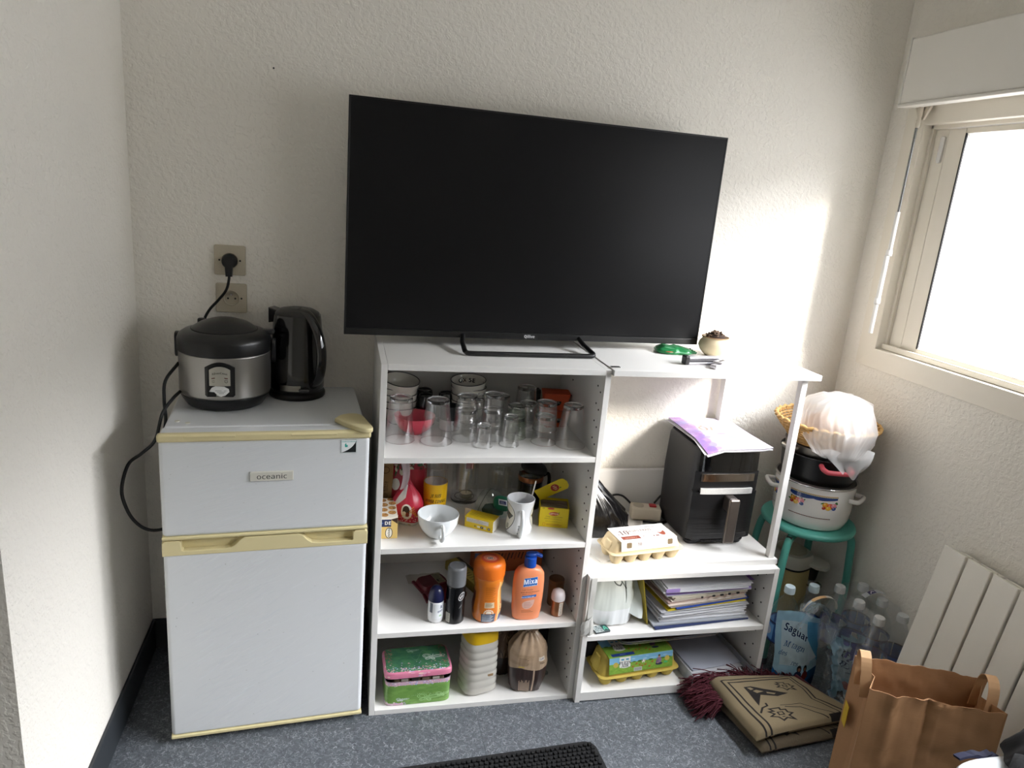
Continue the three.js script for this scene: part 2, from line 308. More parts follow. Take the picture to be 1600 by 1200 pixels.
// ---------------------------------------------------------------- fridge and what stands on it
{
  const fridgeSkin = T(512, 512, (g, w) => {
    fill(g, '#d6d8d9', 0, 0, w, w);
    g.lineCap = 'round';
    for (let i = 0; i < 900; i++) {   // scuffs and smears of old cleaning
      const cx = rnd() < 0.6 ? rr(60, 260) : rr(0, w), cy = rr(0, w), a = rr(0.3, 1.1), l = rr(6, 40);
      g.globalAlpha = rr(0.04, 0.13); g.strokeStyle = rnd() < 0.6 ? '#c3c7cc' : '#e9ebed'; g.lineWidth = rr(1, 5);
      g.beginPath(); g.moveTo(cx, cy); g.quadraticCurveTo(cx + l, cy - l * a * 0.6, cx + l * 1.4, cy - l * a); g.stroke();
    }
    for (let i = 0; i < 26; i++) { g.globalAlpha = rr(0.3, 0.6); blob(g, '#8f8f88', rr(20, 490), rr(20, 490), rr(0.6, 1.6)); }
    g.globalAlpha = 1;
  }, 0.32);
  const shell = M(0xd6d8d9, 0.3), creamy = M(0xd8cb9c, 0.42), seal = M(0x9a9a97, 0.6), black = M(0x101010, 0.7);
  const f = thing('fridge', 'small white fridge freezer with yellowed cream trim standing in the corner', 'fridge', [0.1419, 0, 0.4352], 0.0744);
  part(f, 'cabinet', bx(0.005, 0.48, 0.022, 0.856, -0.412, -0.058, 0.006, 3), shell);
  part(f, 'compressor_back', bx(0.03, 0.455, 0.03, 0.6, -0.418, -0.41, 0.002), black);
  part(f, 'door_seal', bx(0.012, 0.473, 0.03, 0.85, -0.06, -0.046, 0.002), seal);
  for (const [x, z] of [[0.04, -0.08], [0.445, -0.08], [0.04, -0.38], [0.445, -0.38]]) part(f, 'foot', cylinder(0.014, 0.0225, x, 0, z, 16), black);
  const up = part(f, 'door', bx(0, 0.485, 0.594, 0.842, -0.048, 0, 0.011, 4), fridgeSkin);
  part(up, 'top_trim', bx(-0.0025, 0.4875, 0.8375, 0.858, -0.016, 0.0035, 0.006, 3), creamy);
  part(up, 'door_top', bx(0.003, 0.482, 0.84, 0.857, -0.05, -0.013, 0.003, 2), shell);
  part(up, 'grip_groove', bx(0.055, 0.17, 0.849, 0.8545, -0.004, 0.0052, 0.0026, 2), creamy);
  part(up, 'grip_groove', bx(0.295, 0.405, 0.849, 0.8545, -0.004, 0.0052, 0.0026, 2), creamy);
  part(up, 'bottom_trim', bx(-0.001, 0.486, 0.5875, 0.596, -0.052, 0.0025, 0.003, 2), creamy);
  part(up, 'name_badge', bx(0.2, 0.301, 0.734, 0.7585, -0.001, 0.0035, 0.001), box6(M(0xc9c7bd, 0.35, 0.3), { 4: T(512, 128, (g, w, h) => { fill(g, '#cfccc0', 0, 0, w, h); g.strokeStyle = '#e4e1d6'; g.lineWidth = 10; g.strokeRect(5, 5, w - 10, h - 10); g.save(); g.translate(w / 2, h / 2 + 6); g.scale(1.16, 1); say(g, 'oceanic', 0, 0, 92, '#1b1b1d', 'normal'); g.restore(); }, 0.4) }));
  part(up, 'rating_sticker', bx(0.4135, 0.4535, 0.8, 0.835, -0.001, 0.0012, 0.0004), T(256, 256, (g, w) => {
    fill(g, '#e9edec', 0, 0, w, w); g.strokeStyle = '#a8b4b2'; g.lineWidth = 8; g.strokeRect(6, 6, w - 12, w - 12);
    for (let i = 0; i < 12; i++) say(g, 'rendement'.slice(i % 5, i % 5 + 2), 24 + i * 19, 36, 24, '#35938a', 'bold');
    g.fillStyle = '#14191b'; g.beginPath(); g.moveTo(240, 20); g.lineTo(240, 244); g.lineTo(16, 244); g.quadraticCurveTo(190, 180, 240, 20); g.fill();
    g.fillStyle = '#2aa294'; g.beginPath(); g.moveTo(62, 90); g.lineTo(82, 60); g.lineTo(90, 104); g.lineTo(110, 98); g.lineTo(106, 142); g.lineTo(66, 142); g.closePath(); g.fill();
  }, 0.4));
  const low = part(f, 'door', bx(0, 0.485, 0.024, 0.552, -0.048, 0, 0.011, 4), fridgeSkin);
  part(low, 'handle_back', bx(0.002, 0.483, 0.546, 0.5835, -0.05, -0.02, 0.003), creamy);
  const handle = extrude([[0, 0], [0.485, 0], [0.485, 0.032], [0.479, 0.0365], [0.456, 0.0365], [0.452, 0.033], [0.451, 0.012], [0.446, 0.0085], [0.36, 0.0085], [0.345, 0.011], [0.335, 0.018], [0.325, 0.03], [0.315, 0.0365], [0.186, 0.0365], [0.176, 0.03], [0.165, 0.018], [0.155, 0.011], [0.14, 0.0085], [0.045, 0.0085], [0.04, 0.012], [0.039, 0.033], [0.035, 0.0365], [0.006, 0.0365], [0, 0.032]], 0.018, 0.0016);
  part(low, 'handle', handle, creamy, [0, 0.547, -0.0185]);
  part(low, 'bottom_trim', bx(-0.001, 0.486, 0.0165, 0.0265, -0.05, 0.002, 0.003, 2), creamy);
  const hinge = extrude([[-0.078, 0.072], [-0.06, 0.1], [-0.03, 0.108], [-0.012, 0.09], [-0.001, 0.03], [0.004, -0.004], [-0.002, -0.012], [-0.018, -0.012], [-0.04, 0.012], [-0.062, 0.042]].map(([x, y]) => [x + 0.484, y]), 0.006, 0.003, [], true);
  hinge.rotateX(-PI / 2);
  part(f, 'hinge_cover', hinge, creamy, [0, 0.8595, 0], null, 'yellowed cream hinge cover');
  part(f, 'screw_cap', cylinder(0.006, 0.002, 0.03, 0.8555, -0.1, 18), M(0xcfcdbf, 0.4)); part(f, 'screw_cap', cylinder(0.006, 0.002, 0.055, 0.8555, -0.085, 18), M(0xcfcdbf, 0.4));
}
{
  const c = thing('rice_cooker', 'steel and black rice cooker standing on the fridge', 'rice cooker', [0.252, 0.8565, 0.163], 0.03);
  const brushed = P(0xa9a7a3, 0.3, { metalness: 1, anisotropy: 0.5 });
  part(c, 'base', lathe([[0, 0], [0.088, 0], [0.096, 0.004], [0.108, 0.022], [0.1125, 0.033], [0.1125, 0.036], [0, 0.036]], 64), blackPlastic);
  part(c, 'body', lathe([[0.1, 0.034], [0.1125, 0.035], [0.114, 0.04], [0.114, 0.143], [0.1125, 0.147], [0.1, 0.147]], 72), brushed);
  const lid = part(c, 'lid', lathe([[0, 0.228], [0.03, 0.2265], [0.058, 0.218], [0.08, 0.204], [0.082, 0.2005], [0.085, 0.2], [0.1, 0.1965], [0.112, 0.188], [0.1165, 0.176], [0.1165, 0.149], [0.114, 0.146], [0, 0.146]].reverse(), 72), blackPlastic);
  part(lid, 'seam_ring', new THREE.TorusGeometry(0.0815, 0.0012, 6, 64), M(0x030303, 0.6), [0, 0.2015, 0], [PI / 2, 0, 0]);
  part(lid, 'steam_vent', lathe([[0, 0], [0.011, 0], [0.0105, 0.01], [0.008, 0.013], [0, 0.013]], 20), blackPlastic, [-0.062, 0.204, -0.045]);
  part(lid, 'lid_button', bx(-0.016, 0.016, 0, 0.012, -0.014, 0.014, 0.005, 3), blackPlastic, [0.108, 0.187, -0.01]);
  for (const s of [-1, 1]) part(c, 'carry_handle', extrude(roundRect(0.03, 0.062, 0.012), 0.006, 0.002), blackPlastic, [s * (s < 0 ? 0.119 : 0.119), 0.156 - (s > 0 ? 0.012 : 0), -0.004], [0, PI / 2, 0]);
  const arch = (w, h, b) => { const p = [[-w / 2 + 0.004, 0], [w / 2 - 0.004, 0], [w / 2, 0.004], [w / 2, h - b]]; for (let i = 1; i < 10; i++) { const a = i / 10; p.push([w / 2 - w * a, h - b + b * Math.sin(PI * a)]); } p.push([-w / 2, h - b], [-w / 2, 0.004]); return p; };
  const bend = (g, R) => { const p = g.attributes.position; for (let i = 0; i < p.count; i++) { const a = p.getX(i) / R, r = R + p.getZ(i); p.setXYZ(i, Math.sin(a) * r, p.getY(i), Math.cos(a) * r); } g.computeVertexNormals(); return g; };
  const panel = part(c, 'control_panel', bend(extrude(arch(0.068, 0.088, 0.013), 0.0025, 0.0015), 0.114), blackPlastic, [0, 0.047, 0]);
  const plate = sheet((s, t) => { const x = (s - 0.5) * 0.05, top = 0.079 - 0.009 * (2 * s - 1) ** 2; const a = x / 0.1185, y = 0.029 + t * (top - 0.029); return [Math.sin(a) * 0.1187, y, Math.cos(a) * 0.1187]; }, 16, 4, 0.001);
  part(panel, 'name_plate', plate, T(512, 448, (g, w, h) => {
    fill(g, '#b9b6ab', 0, 0, w, h); say(g, 'SilverCrest', w / 2, 150, 66, '#1a1a1a', 'bold', 'center', 0, 'serif');
    for (const x of [100, 410]) { fill(g, '#5a2a1c', x - 42, 246, 84, 22); g.strokeStyle = '#4c4a45'; g.lineWidth = 7; g.beginPath(); g.arc(x, 330, 32, 0.2, 2.9); g.stroke(); g.beginPath(); g.moveTo(x - 34, 318); g.lineTo(x + 34, 318); g.stroke(); }
    g.beginPath(); g.arc(410, 330, 38, 0, 7); g.stroke();
  }, 0.35, { metalness: 0.6 }));
  const lever = bend(extrude([[-0.026, 0.012], [-0.02, 0.021], [-0.012, 0.025], [0.008, 0.024], [0.018, 0.018], [0.019, 0.012], [0.012, 0.005], [0.001, 0], [-0.007, 0.004], [-0.014, 0.012]], 0.003, 0.001), 0.1195);
  part(panel, 'switch_lever', lever, M(0xe2e2df, 0.4), [0.002, 0.003, 0]);
  for (let i = 0; i < 3; i++) part(panel, 'lever_print', bend(bx(-0.012 + i * 0.004, 0.014 - i * 0.003, 0.0145 - i * 0.0034, 0.0155 - i * 0.0034, 0.0038, 0.0044, 0.0002), 0.1195), M(0x6b6b6b, 0.6), [0.002, 0.003, 0]);
}
{
  const k = thing('kettle', 'glossy black electric kettle behind the rice cooker', 'kettle', [0.431, 0.8565, 0.083], -0.72);
  part(k, 'power_base', lathe([[0, 0], [0.074, 0], [0.077, 0.004], [0.077, 0.012], [0.072, 0.02], [0, 0.02]], 48), blackPlastic);
  const body = loft([[0.021, 0.07], [0.028, 0.0725], [0.06, 0.0725], [0.12, 0.0705], [0.18, 0.0665], [0.222, 0.0625], [0.232, 0.061]].map(([y, r]) => ({ y, rx: r, rz: r * 0.98, n: 2.25, t: 0.39 })), 64, { bottom: true, top: true });
  part(k, 'body', body, blackGloss);
  part(k, 'lid', loft([{ y: 0.232, rx: 0.06 }, { y: 0.238, rx: 0.058 }, { y: 0.246, rx: 0.045, x: -0.002 }, { y: 0.25, rx: 0.02, x: -0.004 }], 40, { bottom: true }), blackPlastic);
  part(k, 'spout', extrude([[0, 0], [0.026, 0.006], [0.026, 0.03], [0, 0.036]], 0.03, 0.003), blackGloss, [-0.072, 0.206, 0.012], [0, 0.25, 0]);
  const hp = [[0.02, 0.243, 0.01], [0.052, 0.236, 0.012], [0.082, 0.206, 0.014], [0.1, 0.16, 0.014], [0.103, 0.11, 0.014], [0.092, 0.066, 0.013], [0.066, 0.04, 0.01]];
  const hg = tube(hp, 0.0115, 60, 14); { const p = hg.attributes.position; for (let i = 0; i < p.count; i++) p.setZ(i, 0.012 + (p.getZ(i) - 0.012) * 1.35); hg.computeVertexNormals(); }
  part(k, 'handle', hg, blackGloss);
  part(k, 'steel_band', wrapLabel(0.0738, 0.028, 0.044, 0.5, 0.8, 0.0738), M(0xa39e94, 0.3, 1));
  part(k, 'switch', bx(-0.012, 0.016, 0, 0.007, -0.006, 0.012, 0.003, 2), M(0x3d3d3d, 0.25), [0.062, 0.03, 0.04], [0, 0.7, 0]);
  part(k, 'water_window', wrapLabel(0.0736, 0.045, 0.062, 1.8, 0.3, 0.0736), M(0x26292a, 0.2));
}
// wall sockets, plug and cords
{
  const ivory = M(0xbfb59f, 0.5), dark = M(0x14120f, 0.7);
  const socket = (y, label, x0) => {
    const s = thing('wall_socket', label, 'socket', [x0, y, 0.0005]);
    part(s, 'cover_plate', extrude(roundRect(0.078, 0.078, 0.003), 0.006, 0.002, [Array.from({ length: 32 }, (_, i) => [0.0208 * Math.cos(-i * PI / 16), 0.0208 * Math.sin(-i * PI / 16)])]), ivory, [0, 0, 0.001]);
    part(s, 'round_insert', lathe([[0, 0.0005], [0.0185, 0.0005], [0.0195, 0.008], [0.021, 0.0098], [0.0224, 0.0085], [0.0226, 0.006]], 40), M(0xb3a994, 0.5, 0, { side: THREE.DoubleSide }), [0, 0, 0.001], [PI / 2, 0, 0]);
    for (const q of [-1, 1]) { part(s, 'screw', cylinder(0.0026, 0.001, 0, 0, 0, 12), dark, [q * 0.027, 0, 0.009], [PI / 2, 0, 0]); part(s, 'pin_hole', cylinder(0.0026, 0.001, 0, 0, 0, 12), dark, [q * 0.0095, -0.002, 0.0012], [PI / 2, 0, 0]); }
    part(s, 'earth_pin', cylinder(0.0023, 0.009, 0, 0, 0, 12), chrome, [0, 0.0095, 0.001], [PI / 2, 0, 0]);
    return s;
  };
  socket(1.217, 'upper ivory wall socket with a black plug in it', 0.246);
  socket(1.112, 'lower ivory wall socket, empty, with an earth pin', 0.248);
  const c = thing('mains_lead', 'black mains lead hanging from the plug in the upper wall socket', 'cord', [0.246, 1.212, 0.012]);
  part(c, 'plug', lathe([[0, 0], [0.0195, 0], [0.0195, 0.012], [0.017, 0.02], [0.012, 0.024], [0, 0.025]], 32), rubber, [0, 0.003, 0], [PI / 2, 0, 0]);
  part(c, 'strain_relief', extrude([[-0.0085, 0.012], [0.0085, 0.012], [0.0055, -0.034], [-0.0055, -0.034]], 0.012, 0.003), rubber, [0, 0, 0.01]);
  part(c, 'cable', tube([[0, -0.026, 0.016], [0, -0.044, 0.018], [-0.008, -0.075, 0.018], [-0.03, -0.105, 0.014], [-0.055, -0.135, 0.009], [-0.07, -0.17, 0.008], [-0.075, -0.235, 0.01], [-0.06, -0.32, 0.012]], 0.0037, 60, 10), rubber);
  const ld = thing('appliance_cord', 'black cord looping down the side of the fridge beside the left wall', 'cord', [0.1, 0.5, 0.2]);
  const abs = (l) => l.map(([x, y, z]) => [x - 0.1, y - 0.5, z - 0.2]);
  part(ld, 'cable', tube(abs([[0.145, 0.97, 0.2], [0.121, 0.933, 0.24], [0.118, 0.885, 0.25], [0.1225, 0.84, 0.262], [0.119, 0.8, 0.27]]), 0.0042, 40, 10), rubber);
  part(ld, 'cable', tube(abs([[0.15, 0.899, 0.22], [0.138, 0.888, 0.25], [0.118, 0.856, 0.275], [0.105, 0.796, 0.3], [0.075, 0.763, 0.305], [0.04, 0.73, 0.3], [0.022, 0.663, 0.3], [0.03, 0.612, 0.3], [0.048, 0.575, 0.3], [0.075, 0.552, 0.3], [0.108, 0.546, 0.29], [0.135, 0.545, 0.24]]), 0.0042, 90, 10), rubber);
}
// television
{
  const t = thing('television', 'large flat black television standing on top of the white shelf unit', 'television', [0.5565, 1.0286, 0.17], 0.0277);
  const w = 1.067, y0 = 0.0255, y1 = 0.636;
  const screenMat = P(0x161617, 0.32, { specularIntensity: 0.35 }), bez = M(0x0a0a0b, 0.35);
  part(t, 'panel_back', bx(0.002, w - 0.002, y0 + 0.004, y1 - 0.002, -0.018, -0.003, 0.003, 2), bez);
  part(t, 'screen', bx(0.004, w - 0.004, y0 + 0.019, y1 - 0.004, -0.006, -0.0005, 0.001), screenMat);
  part(t, 'bezel', bx(0, w, y1 - 0.0045, y1, -0.014, 0.0005, 0.001), bez);
  part(t, 'bezel', bx(0, 0.0045, y0, y1, -0.014, 0.0005, 0.001), bez);
  part(t, 'bezel', bx(w - 0.0045, w, y0, y1, -0.014, 0.0005, 0.001), bez);
  const bb = part(t, 'bottom_bezel', bx(0, w, y0, y0 + 0.019, -0.016, 0.0015, 0.0025, 2), bez);
  part(bb, 'logo', bx(0.5, 0.548, y0 + 0.003, y0 + 0.016, 0.001, 0.0019, 0.0003), T(256, 72, (g, a, b) => { fill(g, '#0a0a0b', 0, 0, a, b); say(g, 'Qilive', a / 2, b / 2, 62, '#d8d8da'); }, 0.4));
  part(t, 'rear_housing', bx(0.18, w - 0.18, y0 + 0.012, 0.4, -0.075, -0.017, 0.02, 3), bez);
  part(t, 'rear_speaker', bx(0.08, 0.15, y0 + 0.002, 0.06, -0.035, -0.017, 0.006), bez);
  const leg = (zz) => tube([[0.334, 0.045, -0.03], [0.322, 0.02, zz * 0.45 - 0.02], [0.317, 0.0105, zz * 0.85], [0.322, 0.0075, zz * 0.98], [0.345, 0.0072, zz], [0.5, 0.0072, zz], [0.66, 0.0072, zz], [0.683, 0.0075, zz * 0.98], [0.688, 0.0105, zz * 0.85], [0.683, 0.02, zz * 0.45 - 0.02], [0.671, 0.045, -0.03]], 0.0068, 120, 10, false, 0.15);
  const st = part(t, 'stand', leg(0.115), M(0x0b0b0c, 0.4));
  part(st, 'rear_bar', leg(-0.125), M(0x0b0b0c, 0.4));
  for (const x of [0.334, 0.671]) part(st, 'mount', bx(x - 0.02, x + 0.02, 0.022, 0.07, -0.045, -0.018, 0.004), bez);
}
// ---------------------------------------------------------------- shelf furniture
const pegs = (spots, dir) => mergeGeometries(spots.map(([x, y, z]) => { const g = new THREE.CylinderGeometry(0.0026, 0.0026, 0.0016, 10); g.rotateZ(PI / 2); g.translate(x, y, z); return g; }));
const hole = M(0x1c1a18, 0.9);
const S = [0.0157, 0.2646, 0.5218, 0.7805, 1.0286];    // the shelf tops
{
  const c = thing('shelf_unit', 'tall white open shelf unit full of glasses and groceries', 'shelf unit', [0.6472, 0, 0]);
  const w = 0.6057, d = 0.3916, t = 0.016;
  part(c, 'side_panel', bx(0, t, 0, S[4], 0.004, d, 0.0008), melamine);
  part(c, 'side_panel', bx(w - t, w, 0, S[4], 0.004, d, 0.0008), melamine);
  part(c, 'top_board', bx(t + 0.0003, w - t - 0.0003, S[4] - t, S[4], 0.004, d, 0.0008), melamine);
  for (const k of [0, 1, 2, 3]) part(c, k ? 'shelf' : 'bottom_board', bx(t + 0.0003, w - t - 0.0003, S[k] - t + 0.0004, S[k], 0.008, d - (k ? 0.001 : 0), 0.0008), melamine);
  part(c, 'back_panel', bx(t, w - t, 0.01, S[4] - t, 0.004, 0.008, 0.0005), M(0xd2d0ca, 0.5));
  const spots = []; for (const [z, off] of [[0.368, 0], [0.345, 0.012], [0.13, 0.02]]) for (let y = 0.06 + off; y < 1; y += 0.05) if (!S.some((s) => Math.abs(y - s + 0.008) < 0.012)) spots.push([w - t - 0.0006, y, z]);
  const p = part(c, 'peg_holes', pegs(spots), hole); p.userData.kind = 'stuff';
}
const TOP2 = 1.031, BOARD = 0.4404, LOW = 0.4224;
{
  const c = thing('side_table', 'white open table frame with a thin top and square posts beside the shelf unit', 'table', [1.2535, LOW, 0]);
  const y = (v) => v - LOW;
  part(c, 'table_top', bx(0.001, 0.632, y(TOP2 - 0.016), y(TOP2), 0.012, 0.405, 0.0008), melamine);
  part(c, 'base_board', bx(0.001, 0.619, 0, y(BOARD), 0.012, 0.385, 0.0008), melamine);
  part(c, 'post', bx(0.593, 0.6115, y(BOARD), y(TOP2 - 0.016), 0.356, 0.376, 0.001), melamine);
  part(c, 'post', bx(0.548, 0.574, y(BOARD), y(TOP2 - 0.016), 0.012, 0.042, 0.001), melamine);
  part(c, 'back_rail', bx(0.001, 0.5, y(BOARD), y(0.592), 0.01, 0.028, 0.001), melamine);
  part(c, 'bracket', bx(0.004, 0.03, y(TOP2), y(TOP2) + 0.002, 0.362, 0.376, 0.0006), chrome);
  part(c, 'bracket', bx(0, 0.006, y(TOP2 - 0.05), y(TOP2 - 0.016), 0.1, 0.3, 0.001), melamine);
}
{
  const c = thing('low_cabinet', 'low white two-compartment cabinet holding papers, under the side table', 'cabinet', [1.2535, 0, 0]);
  const w = 0.614, d = 0.4117, t = 0.016, s = 0.2256;
  part(c, 'side_panel', bx(0.0005, t, 0, LOW, 0.012, d, 0.0008), melamine);
  part(c, 'side_panel', bx(w - t, w, 0, LOW, 0.012, d, 0.0008), melamine);
  part(c, 'top_board', bx(t + 0.0003, w - t - 0.0003, LOW - t, LOW, 0.012, d, 0.0008), melamine);
  part(c, 'shelf', bx(t + 0.0003, w - t - 0.0003, s - t, s, 0.012, d - 0.002, 0.0008), melamine);
  part(c, 'bottom_board', bx(t + 0.0003, w - t - 0.0003, 0.004, 0.0331, 0.012, d - 0.001, 0.0008), melamine);
  part(c, 'back_panel', bx(t, w - t, 0.01, LOW - 0.01, 0.012, 0.016, 0.0005), M(0xd2d0ca, 0.5));
  const spots = []; for (const [z, off] of [[0.375, 0], [0.335, 0.022], [0.13, 0.012]]) for (let y = 0.085 + off; y < 0.39; y += 0.05) if (Math.abs(y - s + 0.008) > 0.012) spots.push([w - t - 0.0006, y, z]);
  const p = part(c, 'peg_holes', pegs(spots), hole); p.userData.kind = 'stuff';
  // translucent plastic strap hanging at the left front edge
  const st = thing('plastic_strap', 'limp white plastic strap hanging down the front edge of the low cabinet', 'strap', [1.262, 0.235, 0.4125]);
  part(st, 'band', sheet((a, b) => { const u = (a - 0.5), y = b * 0.185; return [0.006 + u * (0.016 + 0.012 * Math.max(0, 1 - b * 3.2)) + 0.008 * Math.max(0, 0.35 - b), y, 0.003 + 0.006 * Math.sin(b * 9) * (1 - b) + 0.004 * Math.cos(u * 5) * Math.max(0, 1 - 2.6 * b)]; }, 10, 30, 0.0012), P(0xdadad6, 0.3, { transmission: 0.35, thickness: 0 }));
  part(st, 'fold', sheet((a, b) => [-0.018 + 0.03 * a + 0.004 * Math.sin(b * 7), b * 0.05 - 0.004 + 0.02 * a, 0.0045 + 0.006 * Math.sin(a * PI)], 8, 8, 0.001), P(0xd5d5d1, 0.3, { transmission: 0.3, thickness: 0 }));
}
// ---------------------------------------------------------------- top shelf: glasses, bowls, cups
// a drinking glass standing on its rim: R rim, r foot, h height
function tumbler(o, R, r, h, mat) {
  const mix = (k, d = 0) => R * (1 - k) + r * k - d;
  part(o, 'wall', mergeGeometries([
    lathe([[R, 0.0012], [mix(0.28), h * 0.3], [mix(0.72), h * 0.72], [r + 0.0006, h - 0.009]], 56),
    lathe([[r - 0.0014, h - 0.01], [mix(0.72, 0.0016), h * 0.72], [mix(0.28, 0.0014), h * 0.3], [R - 0.0012, 0.0012]], 56)]), mat);
  part(o, 'rim', new THREE.TorusGeometry(R - 0.0007, 0.0011, 8, 64), solidGlass, [0, 0.0009, 0], [PI / 2, 0, 0]);
  part(o, 'foot', lathe([[0, h - 0.009], [r * 0.75, h - 0.0092], [r - 0.002, h - 0.0105], [r, h - 0.0095], [r + 0.0003, h - 0.003], [r - 0.0018, h - 0.0005], [r * 0.8, h - 0.0013], [0, h - 0.0022]], 48), solidGlass);
}
{
  const y = S[3] + 0.0006, G = 'upside-down drinking glasses on the top shelf';
  const put = (label, x, z, R, r, h, lift = 0, mat = clearGlass) => tumbler(thing('drinking_glass', label, 'glass', [x, y + lift, z], 0, G), R, r, h, mat);
  put('tall clear glass upside down, farthest left of the glasses on the top shelf', 0.712, 0.252, 0.0405, 0.031, 0.123);
  put('tall clear glass upside down in front of the pink bowl and black cups', 0.811, 0.266, 0.0445, 0.031, 0.123);
  put('bottom tumbler of the stacked pair beside the right bowl stack', 0.895, 0.242, 0.037, 0.029, 0.088);
  put('upper tumbler of the stacked pair nearest the tall glass beside the pink bowl', 0.895, 0.242, 0.0355, 0.0285, 0.088, 0.04);
  put('little shot glass upside down, smallest glass at the shelf edge', 0.937, 0.3, 0.0262, 0.0195, 0.062);
  put('bottom tumbler of the stacked pair behind the two small front glasses', 0.972, 0.235, 0.036, 0.029, 0.088);
  put('upper tumbler of the stacked pair in the middle of the top shelf', 0.972, 0.235, 0.0345, 0.0285, 0.088, 0.044);
  put('small tapered glass upside down with a scalloped foot, right of the shot glass', 1.013, 0.29, 0.0282, 0.0195, 0.085);
  put('bottom greenish tumbler of the pair behind the small tapered glass', 1.044, 0.228, 0.032, 0.0265, 0.062, 0, glassMat(0xf4f8f2, 0.015, { ior: 1.85 }));
  put('upper greenish tumbler of the pair behind the small tapered glass', 1.044, 0.228, 0.031, 0.026, 0.062, 0.036, glassMat(0xf4f8f2, 0.015, { ior: 1.85 }));
  put('bottom tumbler of the stacked pair in front of the orange cartons', 1.118, 0.272, 0.0365, 0.029, 0.082);
  put('upper tumbler of the stacked pair in front of the orange cartons', 1.118, 0.272, 0.035, 0.0285, 0.082, 0.04);
  put('tall clear glass upside down, nearest to the right side panel', 1.1905, 0.295, 0.0432, 0.0285, 0.121);
  put('tall clear glass upside down at the back, left of the black box', 1.095, 0.13, 0.035, 0.028, 0.126);
  put('clear tumbler half hidden between the stacked pair and the back glass', 1.083, 0.205, 0.032, 0.026, 0.1);
  put('clear tumbler at the back, behind the middle stacked pair', 1.015, 0.135, 0.034, 0.028, 0.1);
  put('clear tumbler at the back, in front of the right bowl stack', 0.94, 0.165, 0.034, 0.028, 0.105);

  // bowls in two stacks
  const enamel = P(0xe4e0d3, 0.18, { clearcoat: 0.4 }), black = M(0x0d0c0c, 0.35);
  const bowlR = 0.053, bowl = lathe([[0, 0], [0.026, 0], [0.028, 0.004], [0.04, 0.014], [0.05, 0.034], [0.053, 0.052], [0.0515, 0.053], [0.048, 0.034], [0.038, 0.0165], [0.024, 0.0075], [0, 0.006]], 56);
  const inside = loft([[0.022, 0.0415], [0.034, 0.0483], [0.044, 0.0502]].map(([yy, r]) => ({ y: yy, rx: r - 0.0006 })), 64, { bottom: false, top: false });
  const motif = new THREE.MeshPhysicalMaterial({ roughness: 0.18, side: THREE.DoubleSide, map: tex(1024, 96, (g, w, h) => {
    fill(g, '#e4e0d3', 0, 0, w, h);
    for (const [x, s] of [[40, 'OX'], [250, 'NZ'], [512, 'EW'], [770, 'XO'], [960, 'SE']]) { g.save(); g.translate(x, h / 2); g.scale(-1, 1); say(g, s, 0, 0, 70, '#151413'); g.restore(); }
  }) });
  const makeBowl = (label, pos, tilt, print) => {
    const b = thing('bowl', label, 'bowl', pos, 0, 'white black-rimmed bowls in two stacks on the top shelf');
    part(b, 'body', bowl, enamel); part(b, 'rim', new THREE.TorusGeometry(0.0523, 0.0012, 8, 64), black, [0, 0.0525, 0], [PI / 2, 0, 0]);
    part(b, 'foot_ring', new THREE.TorusGeometry(0.027, 0.0012, 6, 40), black, [0, 0.001, 0], [PI / 2, 0, 0]);
    if (print) part(b, 'printed_band', inside, motif);
    if (tilt) { b.rotation.z = tilt[1]; b.rotation.x = tilt[0]; }
    return b;
  };
  const nth = ['bottom', 'second', 'third', 'fourth', 'top'];
  for (let i = 0; i < 5; i++) makeBowl(`${nth[i]} white bowl${i && i < 4 ? ' up' : ''} with black rim in the stack by the left side panel`, [0.7185, y + i * 0.0195 + (i === 4 ? 0.003 : 0), 0.1], i === 4 ? [0.16, -0.09] : null);
  for (let i = 0; i < 5; i++) makeBowl(`${nth[i]} white bowl${i && i < 4 ? ' up' : ''} with black rim in the stack at the back of the middle`, [0.925, y + i * 0.0195 + (i === 4 ? 0.002 : 0), 0.09], i === 4 ? [0.1, 0.06] : null, i === 4);
  // black cups upside down
  const cupGeo = lathe([[0.026, 0], [0.029, 0], [0.03, 0.02], [0.0285, 0.05], [0.0225, 0.085], [0.021, 0.087], [0.0195, 0.0868], [0.018, 0.083], [0, 0.083], [0.0001, 0.079], [0.019, 0.079], [0.026, 0.05], [0.026, 0]], 40);
  const cup = (label, p) => { const c = thing('cup', label, 'cup', p, 0, 'black cups upside down at the back of the top shelf'); part(c, 'body', cupGeo, blackGloss); part(c, 'foot_rim', new THREE.TorusGeometry(0.0203, 0.0008, 6, 36), M(0x6a6a68, 0.3), [0, 0.0868, 0], [PI / 2, 0, 0]); };
  cup('black cup upside down, behind the other black cup near the left bowls', [0.799, y, 0.045]);
  cup('black cup upside down, just behind the pink bowl', [0.797, y - 0.0002, 0.108]);
  cup('black cup upside down, against the right bowl stack', [0.861, y, 0.08]);
  const wm = thing('mug', 'small two-tone cup with dark upper half and white lower half', 'mug', [0.862, y, 0.16]);
  part(wm, 'body', lathe([[0, 0], [0.028, 0], [0.03, 0.004], [0.03, 0.033]], 36), porcelain);
  part(wm, 'dark_band', lathe([[0.03, 0.033], [0.0302, 0.06], [0.029, 0.072], [0.0275, 0.072], [0.0275, 0.05]], 36), M(0x2f3438, 0.3), null, null, 'dark grey upper band');
  const pb = thing('bowl', 'pink plastic bowl behind the tall glasses on the top shelf', 'bowl', [0.757, y, 0.192]);
